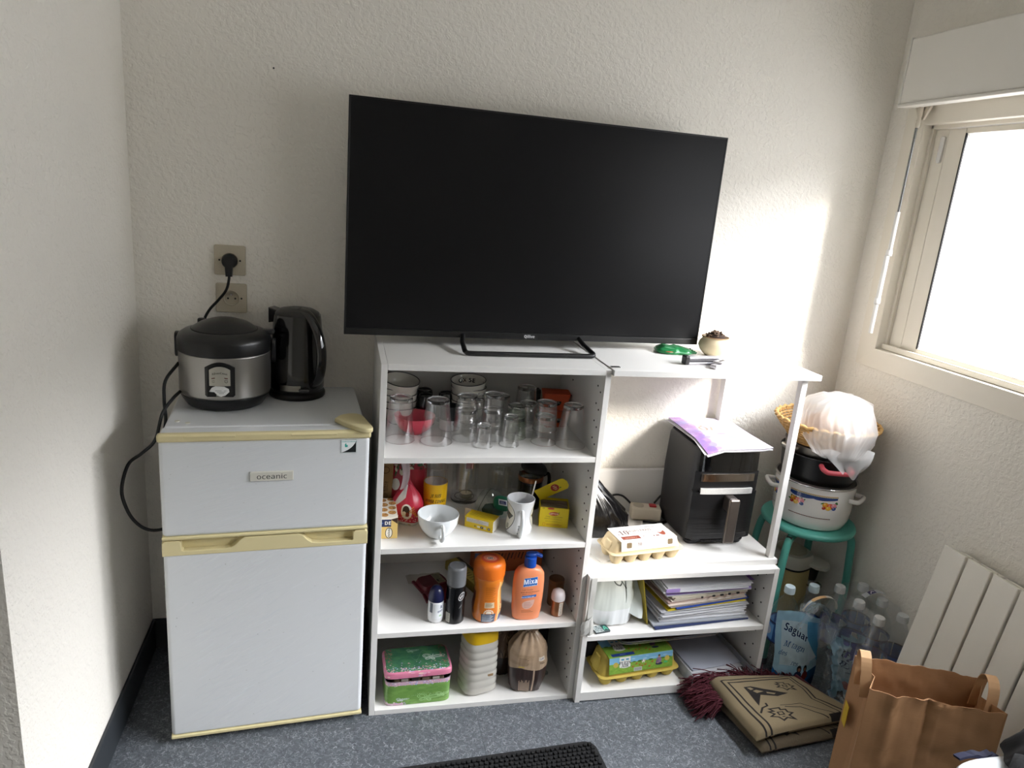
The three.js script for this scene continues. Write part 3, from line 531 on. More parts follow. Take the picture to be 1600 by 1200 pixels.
  part(pb, 'body', lathe([[0, 0], [0.025, 0], [0.027, 0.003], [0.045, 0.016], [0.055, 0.036], [0.058, 0.052], [0.0565, 0.0525], [0.053, 0.036], [0.043, 0.018], [0.024, 0.006], [0, 0.005]], 48), P(0xd9475c, 0.35, { transmission: 0.12, thickness: 0 }));
  // orange cartons
  const carton = (label, lift, turn) => {
    const c = thing('carton', label, 'carton', [1.192, y + lift, 0.115], turn, 'orange cartons stacked at the back of the top shelf');
    part(c, 'box', loft([{ y: 0, rx: 0.034, rz: 0.026, n: 14 }, { y: 0.045, rx: 0.041, rz: 0.031, n: 14 }, { y: 0.052, rx: 0.0425, rz: 0.032, n: 14 }], 48), M(0xd2552a, 0.6));
    part(c, 'round_emblem', disc(0.0125, 0.0015), [M(0x161412, 0.5), ].concat([T(128, 128, (g, w) => { fill(g, '#161412', 0, 0, w, w); say(g, 'AL', 64, 66, 66, '#e9e4da', 'italic', 'center', 0, 'serif'); }), M(0x161412)]), [0.002, 0.028, 0.028], [PI / 2 - 0.14, 0, 0]);
  };
  carton('lower orange carton of the stack with a round black emblem', 0, 0.12);
  carton('upper orange carton of the stack with a round black emblem', 0.0545, -0.16);
  const bb = thing('small_box', 'small black box standing left of the orange cartons', 'box', [1.135, y, 0.07]);
  part(bb, 'body', bx(-0.018, 0.018, 0, 0.1, -0.015, 0.015, 0.002), M(0x0c0c0d, 0.5)); part(bb, 'flap', bx(-0.0175, 0.0175, 0.1, 0.1015, -0.0145, 0.0145, 0.0005), M(0x131314, 0.5));
}

// ---------------------------------------------------------------- second shelf: tea, biscuits, cups
{
  const y = S[2] + 0.0005;
  // biscuit box
  const bk = thing('biscuit_box', 'yellow biscuit box with cookies on its upper half, against the left side panel', 'box', [0.687, y, 0.271], 0);
  const cookies = (g, w, h) => {
    fill(g, '#e8e0d0', 0, 0, w, h);
    for (const [x, yy, r] of [[60, 60, 54], [180, 34, 50], [200, 140, 56], [70, 180, 60], [190, 260, 58], [60, 310, 56], [180, 380, 60], [60, 440, 56]]) { blob(g, '#b07a3e', x, yy, r, r * 0.8); blob(g, '#c99655', x - 4, yy - 6, r * 0.8, r * 0.6); for (let i = 0; i < 9; i++) blob(g, '#5a3014', x + rr(-r, r) * 0.6, yy + rr(-r, r) * 0.5, 6); }
  };
  part(bk, 'carton', bx(-0.0232, 0.0232, 0, 0.064, -0.062, 0.062, 0.001), box6(M(0xd8b768, 0.55), { 2: T(256, 500, cookies), 4: T(256, 356, (g, w, h) => {
    fill(g, '#d9b96e', 0, 0, w, h); g.translate(0, -188); fill(g, '#e8e0d0', 0, 180, w, 50);
    g.fillStyle = '#3b2313'; g.beginPath(); g.moveTo(150, 225); g.lineTo(256, 195); g.lineTo(256, 300); g.closePath(); g.fill();
    fill(g, '#1c2a55', 0, 225, 158, 120); say(g, 'DE', 108, 286, 82, '#f0ece0'); say(g, '>', 28, 286, 60, '#5f79b8');
    g.lineWidth = 10; g.strokeStyle = '#2a2a2c'; g.fillStyle = '#e9e4d6'; g.beginPath(); g.ellipse(128, 448, 50, 84, 0, 0, 7); g.fill(); g.stroke(); say(g, 'Asinda', 128, 448, 46, '#2a2a2c', 'bold italic', 'center', -PI / 2);
  }) }));
  part(bk, 'tuck_flap', bx(-0.0225, 0.0225, 0.002, 0.062, -0.0626, -0.0619, 0.0002), M(0xd8d0c0, 0.6));
  const kb = thing('paper_packet', 'tall brown kraft coffee filter packet standing at the back against the side panel', 'packet', [0.686, y, 0.1]);
  part(kb, 'sleeve', bx(-0.021, 0.021, 0, 0.15, -0.05, 0.05, 0.002), box6(M(0x9a7a4e, 0.8), { 4: T(128, 512, (g, w, h) => { fill(g, '#9c7d51', 0, 0, w, h); say(g, 'pour filtre', 66, 320, 54, '#4a371e', 'normal', 'center', -PI / 2); g.strokeStyle = '#4a371e'; g.lineWidth = 5; g.beginPath(); g.arc(60, 80, 34, 0, 7); g.stroke(); }, 0.8) }));
  part(kb, 'inner_filters', bx(-0.018, 0.018, 0.15, 0.153, -0.046, 0.046, 0.001), M(0xb79a6c, 0.9));
  const gp = thing('coffee_packet', 'dark green and red packet standing upright behind the red bag', 'packet', [0.756, y, 0.135], 0.05);
  part(gp, 'pouch', loft([{ y: 0, rx: 0.05, rz: 0.03, n: 4 }, { y: 0.02, rx: 0.053, rz: 0.031, n: 3.4 }, { y: 0.08, rx: 0.052, rz: 0.026, n: 3 }, { y: 0.135, rx: 0.051, rz: 0.012, n: 3 }, { y: 0.15, rx: 0.051, rz: 0.003, n: 4 }, { y: 0.166, rx: 0.051, rz: 0.002, n: 4 }], 48, { bump: (p, a, v, d) => { const k = 0.003 * fbm(p[0] * 40, p[1] * 40, p[2] * 40); return [p[0] + d[0] * k, p[1], p[2] + d[2] * k]; } }),
    T(512, 256, (g, w, h) => { fill(g, '#a72436', 0, 0, w, h); fill(g, '#1f3a22', 0, 0, w, 70); fill(g, '#1f3a22', 0, 0, 30, h); for (let i = 0; i < 60; i++) blob(g, rnd() < 0.5 ? '#2f5a30' : '#c9c2ae', rr(150, 360), rr(50, 120), rr(4, 16), rr(3, 8), rr(0, 3)); blob(g, '#e2ded2', 170, 150, 26, 16); fill(g, '#c22b3f', 250, 110, 120, 90); }, 0.35));
  // red bag with a twisted neck
  const rb = thing('treat_bag', 'red printed bag tied at the neck, standing left of the white cup', 'bag', [0.7455, y, 0.222], -0.5);
  const redMap = T(1024, 512, (g, w, h) => {
    fill(g, '#c62c45', 0, 0, w, h); fill(g, '#d9d4ce', 0, 412, w, 100); for (let i = 0; i < 200; i++) { g.globalAlpha = 0.5; blob(g, '#8f1a30', rr(0, w), rr(0, 410), rr(1, 3)); } g.globalAlpha = 1;
    g.save(); g.translate(560, 300); blob(g, '#efe9e2', 0, 0, 62, 74); blob(g, '#2c1a17', -4, -6, 40, 50); blob(g, '#e6dccd', -24, 22, 22, 24); blob(g, '#7d2b22', 12, 26, 20, 22); g.restore();
    g.strokeStyle = '#d98a2b'; g.lineWidth = 8; for (let i = 0; i < 6; i++) { g.beginPath(); g.moveTo(590 + i * 14, 300 + i * 5); g.lineTo(640 + i * 10, 250 + i * 20); g.stroke(); }
    for (let i = 0; i < 90; i++) blob(g, i % 3 ? '#f3d9dc' : '#e7b23f', rr(340, 700), rr(330, 405), rr(2, 6));
    for (const x of [430, 600]) { blob(g, '#c9a437', x, 462, 22, 20); blob(g, '#3a2a20', x + 4, 462, 8); } for (const x of [500, 540]) blob(g, '#6a4c30', x, 462, 7);
    g.fillStyle = '#d5cfcb'; g.beginPath(); g.moveTo(470, 0); g.lineTo(560, 0); g.lineTo(540, 160); g.lineTo(430, 260); g.lineTo(400, 240); g.closePath(); g.fill();
  }, 0.35);
  part(rb, 'body', loft([[0, 0.038, 0.03, 4], [0.006, 0.041, 0.033, 4], [0.03, 0.045, 0.037, 3], [0.058, 0.045, 0.036, 2.4], [0.08, 0.036, 0.03, 2], [0.1, 0.02, 0.018, 2], [0.115, 0.009, 0.009, 2]].map(([yy, a, b, n]) => ({ y: yy, rx: a, rz: b, n })), 64, { bump: (p, a, v, d) => { const k = 0.0035 * Math.sin(a * 9 + 3 * fbm(p[0] * 20, p[1] * 30, 1)) * Math.max(0, v - 0.35) + 0.002 * fbm(p[0] * 50, p[1] * 50, p[2] * 50); return [p[0] + d[0] * k, p[1], p[2] + d[2] * k]; } }), redMap);
  part(rb, 'neck', loft([[0.113, 0.009, 0.008], [0.125, 0.008, 0.006], [0.15, 0.012, 0.006], [0.175, 0.017, 0.005], [0.196, 0.019, 0.004]].map(([yy, a, b], i) => ({ y: yy, rx: a, rz: b, n: 2.2, x: -0.004 * i, t: 0.5 * i })), 32, { bump: (p, a, v, d) => { const k = 0.0025 * Math.sin(a * 6 + v * 3); return [p[0] + d[0] * k, p[1], p[2] + d[2] * k]; } }), M(0xb3233b, 0.4));
  part(rb, 'loose_end', sheet((s, t) => [-0.012 + (s - 0.5) * (0.028 - 0.014 * t) + 0.014 * Math.sin(t * 3), 0.2 - t * 0.1, 0.012 + 0.008 * Math.sin(t * 2.4) + 0.004 * Math.cos(s * 6)], 10, 16, 0.0006), M(0xd3c3c9, 0.4), null, null, 'pale pink flapping end');
  // yellow printed glass
  const yg = thing('printed_glass', 'clear glass with a yellow printed band and black lettering', 'glass', [0.828, y, 0.19], -0.12);
  part(yg, 'rim', new THREE.TorusGeometry(0.0328, 0.001, 8, 56), solidGlass, [0, 0.154, 0], [PI / 2, 0, 0]);
  part(yg, 'glass', lathe([[0, 0], [0.026, 0], [0.028, 0.004], [0.0335, 0.05], [0.0345, 0.1], [0.033, 0.154]], 48), clearGlass);
  const bandProfile = loft([[0.003, 0.0285], [0.05, 0.0341], [0.085, 0.0349], [0.108, 0.0352]].map(([yy, r]) => ({ y: yy, rx: r, v: yy / 0.108 })), 64, { bottom: false, top: false });
  part(yg, 'yellow_band', bandProfile, T(1024, 420, (g, w, h) => { fill(g, '#e3b415', 0, 0, w, h); const f = (s, yy) => { g.save(); g.translate(w / 2 + 10, yy); g.scale(0.8, 1); say(g, s, 0, 0, 54, '#1a1710', 'bold italic'); g.restore(); }; f('JE SUIS', 130); f('HYPER CONNAI', 200); f('COMME A NAGE', 270); }, 0.4, { side: THREE.DoubleSide }));
  part(yg, 'lining', lathe([[0.0282, 0.007], [0.0312, 0.05], [0.0322, 0.085], [0.0324, 0.108]].reverse(), 40), M(0xd9c9bf, 0.6, 0, { side: THREE.DoubleSide }));
  // white breakfast cup
  const wc = thing('breakfast_cup', 'wide white porcelain cup at the front of the second shelf', 'cup', [0.822, y, 0.32], 0);
  part(wc, 'body', lathe([[0, 0], [0.026, 0], [0.028, 0.003], [0.034, 0.008], [0.047, 0.024], [0.055, 0.043], [0.0575, 0.066], [0.0567, 0.0672], [0.0555, 0.066], [0.0525, 0.043], [0.0445, 0.026], [0.03, 0.011], [0, 0.008]], 64), porcelain);
  part(wc, 'handle', tube([[0, 0.052, 0.054], [0.0, 0.057, 0.066], [0, 0.052, 0.078], [0, 0.036, 0.08], [0, 0.02, 0.07], [0, 0.013, 0.058], [0, 0.0145, 0.04]], 0.0052, 40, 12), porcelain, [0, 0, 0], [0, 0.06, 0]);
  // lantern glass with a tea light
  const ln = thing('lantern_glass', 'tall clear glass cylinder with a tea light inside, at the back of the second shelf', 'lantern', [0.935, y, 0.085]);
  part(ln, 'cylinder', mergeGeometries([lathe([[0.041, 0.001], [0.0425, 0.004], [0.0425, 0.2]], 48), lathe([[0.0405, 0.2], [0.0405, 0.006]], 48)]), clearGlass);
  part(ln, 'foot', lathe([[0, 0], [0.041, 0], [0.0422, 0.003], [0.0405, 0.006], [0, 0.006]], 48), solidGlass);
  part(ln, 'rim', new THREE.TorusGeometry(0.0415, 0.0012, 8, 56), solidGlass, [0, 0.2005, 0], [PI / 2, 0, 0]);
  const tl = part(ln, 'tea_light', lathe([[0, 0], [0.019, 0], [0.0195, 0.014], [0.0188, 0.014], [0.0185, 0.011], [0, 0.0105]], 32), M(0xbdb6a0, 0.25, 0.8), [0.004, 0.012, 0.006]);
  part(tl, 'wax', cylinder(0.0183, 0.002, 0, 0.0092, 0, 28), M(0xe3d8b8, 0.5)); part(tl, 'wick', cylinder(0.0009, 0.008, 0, 0.011, 0, 8), M(0x2a2018, 0.9));
  part(ln, 'wire_rack', tube(Array.from({ length: 24 }, (_, i) => [0.03 * Math.cos(i * PI / 12), 0.01 + 0.002 * (i % 2), 0.03 * Math.sin(i * PI / 12)]), 0.0012, 100, 6, true), M(0x5a5148, 0.4, 0.8));
  part(ln, 'red_card', bx(0.005, 0.03, 0.09, 0.13, -0.028, -0.0272, 0.0003), M(0xa23328, 0.6));
  // lying tea box
  const tb = thing('tea_box', 'yellow tea box lying on its side in the middle of the second shelf', 'box', [0.957, y, 0.275], -0.59);
  part(tb, 'carton', bx(-0.044, 0.044, 0, 0.034, -0.024, 0.024, 0.0008), box6(M(0xd8b818, 0.5), { 0: M(0xdfdacb, 0.6), 1: T(128, 128, (g, w) => { fill(g, '#d8b818', 0, 0, w, w); for (let i = 0; i < 3; i++) say(g, 'tea', 64, 26 + i * 36, 34, '#b0432c', 'bold italic'); }), 2: T(512, 256, (g, w, h) => { fill(g, '#d9ba1e', 0, 0, w, h); lines(g, '#9a8420', 40, 90, 400, 4, 30, 8); }), 4: T(512, 200, (g, w, h) => {
    fill(g, '#dcbb1b', 0, 0, w, h); fill(g, '#cfcac2', 30, 22, 400, 74); lines(g, '#8d877c', 44, 36, 370, 5, 13, 4); fill(g, '#c98a62', 200, 30, 60, 10);
    blob(g, '#8a7b18', 190, 150, 16); fill(g, '#f0ead4', 230, 132, 50, 34); fill(g, '#20222c', 292, 128, 44, 42); fill(g, '#cfc9b8', 350, 132, 40, 36); fill(g, '#20222c', 420, 128, 44, 42); say(g, 'P', 314, 149, 30, '#eee'); say(g, 'D', 442, 149, 30, '#eee');
  }) }));
  part(tb, 'open_flap', bx(-0.0655, -0.0445, 0.004, 0.0345, -0.023, -0.0222, 0.0002), M(0xd4c8ae, 0.7), [0, 0, 0], [0, 0.0, 0]);
  // clear pouch with a green lid
  const pp = thing('wipes_pouch', 'clear plastic pouch with a rounded green lid propped behind the lying tea box', 'pouch', [1.003, y, 0.205], -0.1);
  part(pp, 'pouch', loft([[0, 0.046, 0.016, 3], [0.01, 0.05, 0.02, 3], [0.04, 0.045, 0.014, 2.4], [0.062, 0.034, 0.008, 2.2], [0.078, 0.016, 0.003, 2.2]].map(([yy, a, b, n], i) => ({ y: yy, rx: a, rz: b, n, x: -0.003 * i, z: -0.003 * i })), 48, { bump: (p, a, v, d) => { const k = 0.003 * ridge(p[0] * 40, p[1] * 40, p[2] * 40); return [p[0] + d[0] * k, p[1], p[2] + d[2] * k]; } }), glassMat(0xeef2f0, 0.15));
  part(pp, 'seam', tube([[-0.05, 0.012, 0.016], [-0.038, 0.045, 0.012], [-0.012, 0.08, -0.01], [0.006, 0.078, -0.006]], 0.0011, 30, 6), glassMat(0xe6eae8, 0.1));
  const gl = part(pp, 'lid', loft([[0, 0.03, 0.022, 2.6], [0.006, 0.031, 0.023, 2.6], [0.01, 0.028, 0.02, 2.6], [0.012, 0.02, 0.014, 2.4]].map(([yy, a, b, n]) => ({ y: yy, rx: a, rz: b, n })), 40), M(0x0f6b4e, 0.4), [0.022, 0.044, 0.012], [0.85, 0, -0.5], 'green rounded lid');
  part(gl, 'label', bx(-0.019, 0.012, 0.0116, 0.0128, -0.009, 0.009, 0.0004), box6(M(0xcfd4dc, 0.5), { 2: T(128, 80, (g, w, h) => { fill(g, '#dfe3e8', 0, 0, w, h); fill(g, '#27306e', 12, 20, 100, 44); lines(g, '#c8cdf0', 26, 32, 70, 2, 16, 6); }) }));
  part(pp, 'green_leaves', loft([[0.004, 0.03, 0.01], [0.02, 0.034, 0.012], [0.036, 0.024, 0.007]].map(([yy, a, b]) => ({ y: yy, rx: a, rz: b })), 24, { bump: (p, a, v, d) => { const k = 0.004 * fbm(p[0] * 90, p[1] * 90, p[2] * 90); return [p[0] + d[0] * k, p[1], p[2] + d[2] * k]; } }), M(0x2a5244, 0.8));
  // waisted mug with an outline drawing
  const mg = thing('mug', 'white waisted mug with an outline drawing, holding a thin white stirrer', 'mug', [1.06, y, 0.303], -0.1);
  const mp = [[0, 0.036], [0.003, 0.0385], [0.02, 0.0392], [0.05, 0.0362], [0.075, 0.0375], [0.095, 0.0402], [0.1, 0.0405]];
  part(mg, 'body', loft(mp.map(([yy, r]) => ({ y: yy, rx: r, v: yy / 0.1 })), 64, { top: false }), new THREE.MeshPhysicalMaterial({ roughness: 0.14, clearcoat: 0.5, map: tex(1024, 400, (g, w, h) => {
    fill(g, '#e2e2e2', 0, 0, w, h); g.lineWidth = 7; g.strokeStyle = '#2a2c30'; g.fillStyle = '#dcd8c9';
    for (const [cx, f] of [[330, 1], [730, -1]]) {
      g.beginPath(); g.moveTo(cx - 30 * f, 30); g.quadraticCurveTo(cx + 66 * f, 50, cx + 90 * f, 150); g.quadraticCurveTo(cx + 100 * f, 280, cx - 20 * f, 370); g.lineTo(cx - 190 * f, 370); g.lineTo(cx - 190 * f, 30); g.closePath(); g.fill(); g.stroke();
      g.fillStyle = '#4b4d50'; g.beginPath(); g.moveTo(cx - 60 * f, 110); g.lineTo(cx + 70 * f, 170); g.lineTo(cx + 10 * f, 230); g.lineTo(cx - 80 * f, 190); g.closePath(); g.fill(); fill(g, '#aaa79a', cx - 30, 280, 44, 60); g.fillStyle = '#dcd8c9';
    }
    say(g, 'Zumo', 486, 330, 42, '#2a2c30', 'bold', 'center', -PI / 2);
  }) }));
  part(mg, 'lining', lathe([[0, 0.006], [0.034, 0.007], [0.0335, 0.05], [0.0375, 0.095], [0.038, 0.1]].reverse().concat([]), 48), P(0xd9dadc, 0.16, { side: THREE.DoubleSide }));
  part(mg, 'lip', new THREE.TorusGeometry(0.0392, 0.0014, 10, 64), porcelain, [0, 0.1, 0], [PI / 2, 0, 0]);
  part(mg, 'handle', tube([[0, 0.072, 0.034], [0.0, 0.077, 0.05], [0, 0.064, 0.063], [0, 0.04, 0.062], [0, 0.018, 0.056], [0, 0.006, 0.05], [-0.001, 0.012, 0.038]], 0.0062, 40, 12), porcelain, [0, 0, 0], [0, -0.02, 0]);
  const stirrer = single('stirrer', 'thin white plastic stirrer leaning behind the waisted mug', 'stirrer', (() => { const g = bx(-0.0022, 0.0022, 0, 0.13, -0.0006, 0.0006, 0.0005); g.rotateZ(-0.16); return g; })(), whitePlastic, [1.094, y + 0.0012, 0.25]);
  // french press, jar
  const fp = thing('french_press', 'glass coffee press with a tilted black lid, dark inside', 'coffee press', [1.13, y, 0.14]);
  part(fp, 'beaker', lathe([[0, 0], [0.036, 0], [0.038, 0.004], [0.038, 0.118]], 44), glassMat(0xcfd3d1, 0.03));
  part(fp, 'coffee', cylinder(0.0355, 0.075, 0, 0.0065, 0, 36), M(0x17120e, 0.35));
  part(fp, 'copper_ring', lathe([[0.0384, 0.088], [0.0396, 0.09], [0.0396, 0.102], [0.0384, 0.104]], 44), M(0x9a6240, 0.35, 0.7));
  part(fp, 'lid', lathe([[0, 0], [0.037, 0], [0.042, 0.004], [0.042, 0.012], [0.034, 0.02], [0.018, 0.028], [0, 0.029]], 40), blackPlastic, [0.006, 0.119, 0.0], [0.1, 0, -0.2]);
  part(fp, 'handle', tube([[0.037, 0.1, 0], [0.06, 0.1, -0.012], [0.064, 0.06, -0.016], [0.04, 0.025, -0.008]], 0.0055, 30, 10), blackPlastic);
  const jr = thing('glass_jar', 'ribbed clear glass jar standing between the lantern glass and the coffee press', 'jar', [1.043, y, 0.1]);
  part(jr, 'jar', loft([[0, 0.036], [0.004, 0.039], [0.1, 0.039], [0.11, 0.034], [0.116, 0.034], [0.125, 0.036], [0.127, 0.036]].map(([yy, r]) => ({ y: yy, rx: r })), 60, { top: false, bump: (p, a, v, d) => { const k = v > 0.1 && v < 0.5 ? 0.0012 * Math.cos(a * 14) : 0; return [p[0] + d[0] * k, p[1], p[2] + d[2] * k]; } }), glassMat(0xf6f8f7, 0.02, { ior: 1.85 }));
  part(jr, 'mouth_rim', new THREE.TorusGeometry(0.0355, 0.0012, 8, 44), glassMat(), [0, 0.127, 0], [PI / 2, 0, 0]);
  // open tea carton
  const lt = thing('tea_box', 'yellow open tea carton with its lid flap raised, on the right of the second shelf', 'box', [1.176, y, 0.258], -0.24);
  const yellow = M(0xdcc416, 0.5), yl = (draw, w = 512, h = 384) => T(w, h, (g, a, b) => { fill(g, '#dfc71a', 0, 0, a, b); draw(g, a, b); }, 0.5);
  const shellL = mergeGeometries([bx(-0.043, -0.0415, 0, 0.062, -0.036, 0.036, 0.0004), bx(0.0415, 0.043, 0, 0.062, -0.036, 0.036, 0.0004), bx(-0.0415, 0.0415, 0, 0.062, -0.036, -0.0345, 0.0004), bx(-0.0415, 0.0415, 0, 0.0015, -0.0345, 0.0345, 0.0004)]);
  part(lt, 'carton', shellL, yellow);
  part(lt, 'front_panel', bx(-0.043, 0.043, 0, 0.062, 0.0345, 0.036, 0.0004), box6(yellow, { 4: yl((g, w, h) => {
    blob(g, '#b9a414', 60, 18, 26, 18); blob(g, '#a12a24', 190, 20, 60, 18);
    blob(g, '#b4281f', 250, 118, 90, 36, -0.04); say(g, 'LIPTON', 250, 119, 44, '#f3e7c4'); blob(g, '#4f8a2a', 336, 92, 16, 8, -0.5);
    say(g, 'I may sound in you', 256, 176, 34, '#5a4d14', 'italic'); lines(g, '#8a7a14', 90, 210, 330, 2, 14, 4); lines(g, '#a8931a', 110, 262, 290, 2, 14, 4); g.strokeStyle = '#c46a1e'; g.lineWidth = 5; g.strokeRect(70, 310, 40, 44); lines(g, '#b8801c', 130, 318, 300, 3, 15, 7);
  }) }));
  const flap = new THREE.Group(); flap.name = 'lid_flap'; flap.position.set(-0.042, 0.061, -0.02); flap.rotation.set(0.25, 0, 0.62); lt.add(flap);
  part(flap, 'panel', extrude([[0, -0.002], [0.092, -0.004], [0.1, 0.004], [0.102, 0.02], [0.096, 0.034], [0.086, 0.037], [0, 0.036]], 0.0012, 0.0003), yellow);
  part(flap, 'badge', disc(0.0125, 0.0008), [M(0x9c2620, 0.5), T(128, 128, (g, w) => { fill(g, '#9c2620', 0, 0, w, w); for (let i = 0; i < 3; i++) say(g, ['YEL', 'LOW', 'TEA'][i], 64, 34 + i * 30, 28, '#ead9a0'); }), M(0x9c2620, 0.5)], [0.06, 0.017, 0.0012], [PI / 2, 0, 0]);
  part(flap, 'leaf', extrude([[0, 0], [0.004, 0.002], [0.007, 0], [0.004, -0.002]], 0.0006, 0.0002), M(0x476b1f, 0.6), [0.071, 0.01, 0.0014]);
  for (let i = 0; i < 6; i++) part(lt, 'tea_bag', bx(-0.04, 0.04, 0.003, 0.056 - 0.002 * (i % 3), -0.032 + i * 0.0105, -0.0245 + i * 0.0105, 0.0006), M(i % 2 ? 0x7f6f5a : 0x8d7d66, 0.8));
}
// ---------------------------------------------------------------- third shelf: toiletries
{
  const y = S[1] + 0.0005;
  const r1 = thing('deodorant', 'white roll-on deodorant with a navy dome cap', 'deodorant', [0.828, y, 0.338], -0.15);
  part(r1, 'bottle', lathe([[0, 0], [0.018, 0], [0.021, 0.004], [0.0225, 0.02], [0.0225, 0.06], [0.0215, 0.066], [0, 0.066]], 40), P(0xdfe0e1, 0.2));
  part(r1, 'cap', lathe([[0.0218, 0.066], [0.0225, 0.068], [0.0222, 0.08], [0.0185, 0.097], [0.011, 0.107], [0, 0.1095]], 40), M(0x15193f, 0.35));
  part(r1, 'label', wrapLabel(0.0227, 0.016, 0.061, 0.35, 1.5), T(256, 256, (g, w, h) => { fill(g, '#e1e4e6', 0, 0, w, h); say(g, 'N', 190, 50, 80, '#1b2a5c', 'bold italic'); say(g, 'men', 170, 120, 60, '#1b2a5c', 'bold', 'center', -0.2); fill(g, '#9fbf9a', 150, 190, 60, 30); }, 0.3));
  part(r1, 'label', wrapLabel(0.0227, 0.034, 0.064, -0.62, 0.42), M(0x5f6570, 0.4));
  const sp = thing('spray_can', 'slim black spray can with a grey cap', 'spray can', [0.882, y, 0.342], -0.1);
  part(sp, 'can', lathe([[0, 0], [0.0255, 0], [0.0275, 0.003], [0.0275, 0.112], [0.0265, 0.118], [0, 0.118]], 44), P(0x0b0b0c, 0.25));
  part(sp, 'cap', lathe([[0.0262, 0.116], [0.0272, 0.117], [0.0268, 0.166], [0.0245, 0.1725], [0.0215, 0.174], [0.02, 0.1725], [0.018, 0.1715], [0, 0.1715]], 44), M(0x6a6c6e, 0.4));
  part(sp, 'label', wrapLabel(0.0277, 0.004, 0.116, 0.55, 1.3), T(256, 512, (g, w, h) => { fill(g, '#0b0b0c', 0, 0, w, h); g.strokeStyle = '#d8d8d8'; g.lineWidth = 9; g.beginPath(); g.ellipse(140, 130, 74, 46, -0.5, 0, 7); g.stroke(); g.save(); g.translate(140, 130); say(g, 'BAC', 0, 0, 54, '#e2e2e2', 'bold', 'center', -0.5); g.restore(); g.lineWidth = 4; g.beginPath(); g.moveTo(90, 300); g.lineTo(150, 250); g.stroke(); }, 0.3));
  part(sp, 'label', wrapLabel(0.0277, 0.004, 0.034, -0.85, 0.6), T(128, 128, (g, w, h) => { fill(g, '#b9b6ab', 0, 0, w, h); lines(g, '#555', 10, 10, 100, 9, 13, 4); }));
  const oj = thing('drink_powder_jar', 'big orange plastic jar with a ribbed orange screw lid', 'jar', [0.977, y, 0.332], -0.1);
  const jp = [[0, 0.036], [0.004, 0.0405], [0.04, 0.0435], [0.07, 0.0395], [0.1, 0.0385], [0.118, 0.0425], [0.134, 0.0435], [0.14, 0.04]];
  part(oj, 'jar', loft(jp.map(([yy, r]) => ({ y: yy, rx: r, n: 2.2, v: yy / 0.14 })), 72), new THREE.MeshPhysicalMaterial({ roughness: 0.28, clearcoat: 0.4, map: tex(1024, 512, (g, w, h) => {
    fill(g, '#d97a26', 0, 0, w, h); fill(g, '#6b2a18', 0, 180, 330, 260); fill(g, '#dba55c', 640, 60, 140, 380); fill(g, '#e8b878', 626, 40, 26, 472);
    g.strokeStyle = '#b4581a'; lines(g, '#a65a1c', 470, 90, 130, 16, 11, 4); fill(g, '#d8c2a0', 470, 270, 110, 60); lines(g, '#5b3a20', 480, 280, 90, 4, 11, 4);
    fill(g, '#3d4c63', 440, 400, 160, 100); lines(g, '#c9d0d8', 452, 410, 136, 7, 13, 5); g.fillStyle = '#efe6d6'; for (let i = 0; i < 9; i++) { const a = PI + i * PI / 8; g.beginPath(); g.arc(520 + 50 * Math.cos(a), 396 + 44 * Math.sin(a), 8, 0, 7); g.fill(); } g.beginPath(); g.arc(520, 396, 34, PI, 0); g.fill();
    g.fillStyle = '#28437c'; g.beginPath(); g.moveTo(650, 430); g.lineTo(790, 380); g.lineTo(800, 512); g.lineTo(640, 512); g.fill(); for (let i = 0; i < 40; i++) blob(g, ['#a85a2a', '#e6d2a8', '#b5433a'][i % 3], rr(660, 800), rr(300, 400), rr(6, 18), rr(5, 12));
    g.globalAlpha = 1;
  }) }));
  const lid = loft([[0.138, 0.044], [0.14, 0.0455], [0.168, 0.0455], [0.178, 0.043], [0.185, 0.037], [0.1865, 0.03], [0.1855, 0.029], [0.1855, 0.02]].map(([yy, r]) => ({ y: yy, rx: r })), 144, { bump: (p, a, v, d) => { const k = v < 0.36 ? 0.0005 * Math.cos(a * 72) : 0; return [p[0] + d[0] * k, p[1], p[2] + d[2] * k]; } });
  part(oj, 'lid', lid, M(0xe0701c, 0.38));
  part(oj, 'lid_print', disc(0.027, 0.0006), [M(0xd0452a), T(256, 256, (g, w) => { fill(g, '#e0701c', 0, 0, w, w); blob(g, '#cf4a2f', 128, 128, 120); blob(g, '#e58d6f', 128, 128, 92, 76, 0.4); blob(g, '#f3ece4', 128, 130, 42, 32); g.lineWidth = 12; g.strokeStyle = '#6a3d33'; g.strokeRect(104, 116, 22, 26); g.strokeRect(132, 116, 22, 26); }, 0.4), M(0xd0452a)], [0, 0.1856, 0]);
  // body lotion pump bottle
  const mx = thing('lotion_bottle', 'tall peach lotion bottle with a blue pump top', 'bottle', [1.093, y, 0.346], -0.02);
  part(mx, 'body', loft([[0, 0.036, 0.019], [0.003, 0.04, 0.022], [0.03, 0.0435, 0.024], [0.08, 0.0455, 0.0245], [0.12, 0.0455, 0.0245], [0.145, 0.043, 0.023], [0.157, 0.035, 0.021], [0.164, 0.022, 0.018], [0.166, 0.013, 0.013]].map(([yy, a, b]) => ({ y: yy, rx: a, rz: b, n: 2.7, v: yy / 0.166 })), 72), new THREE.MeshPhysicalMaterial({ roughness: 0.35, map: tex(1024, 700, (g, w, h) => {
    fill(g, '#e88f63', 0, 0, w, h); const X = (x) => 512 + x; g.setTransform(1, 0, 0, 0.92, 0, -50);
    g.fillStyle = '#1d62b4'; g.beginPath(); g.moveTo(X(-84), 190); g.lineTo(X(92), 168); g.lineTo(X(86), 290); g.lineTo(X(-90), 312); g.closePath(); g.fill();
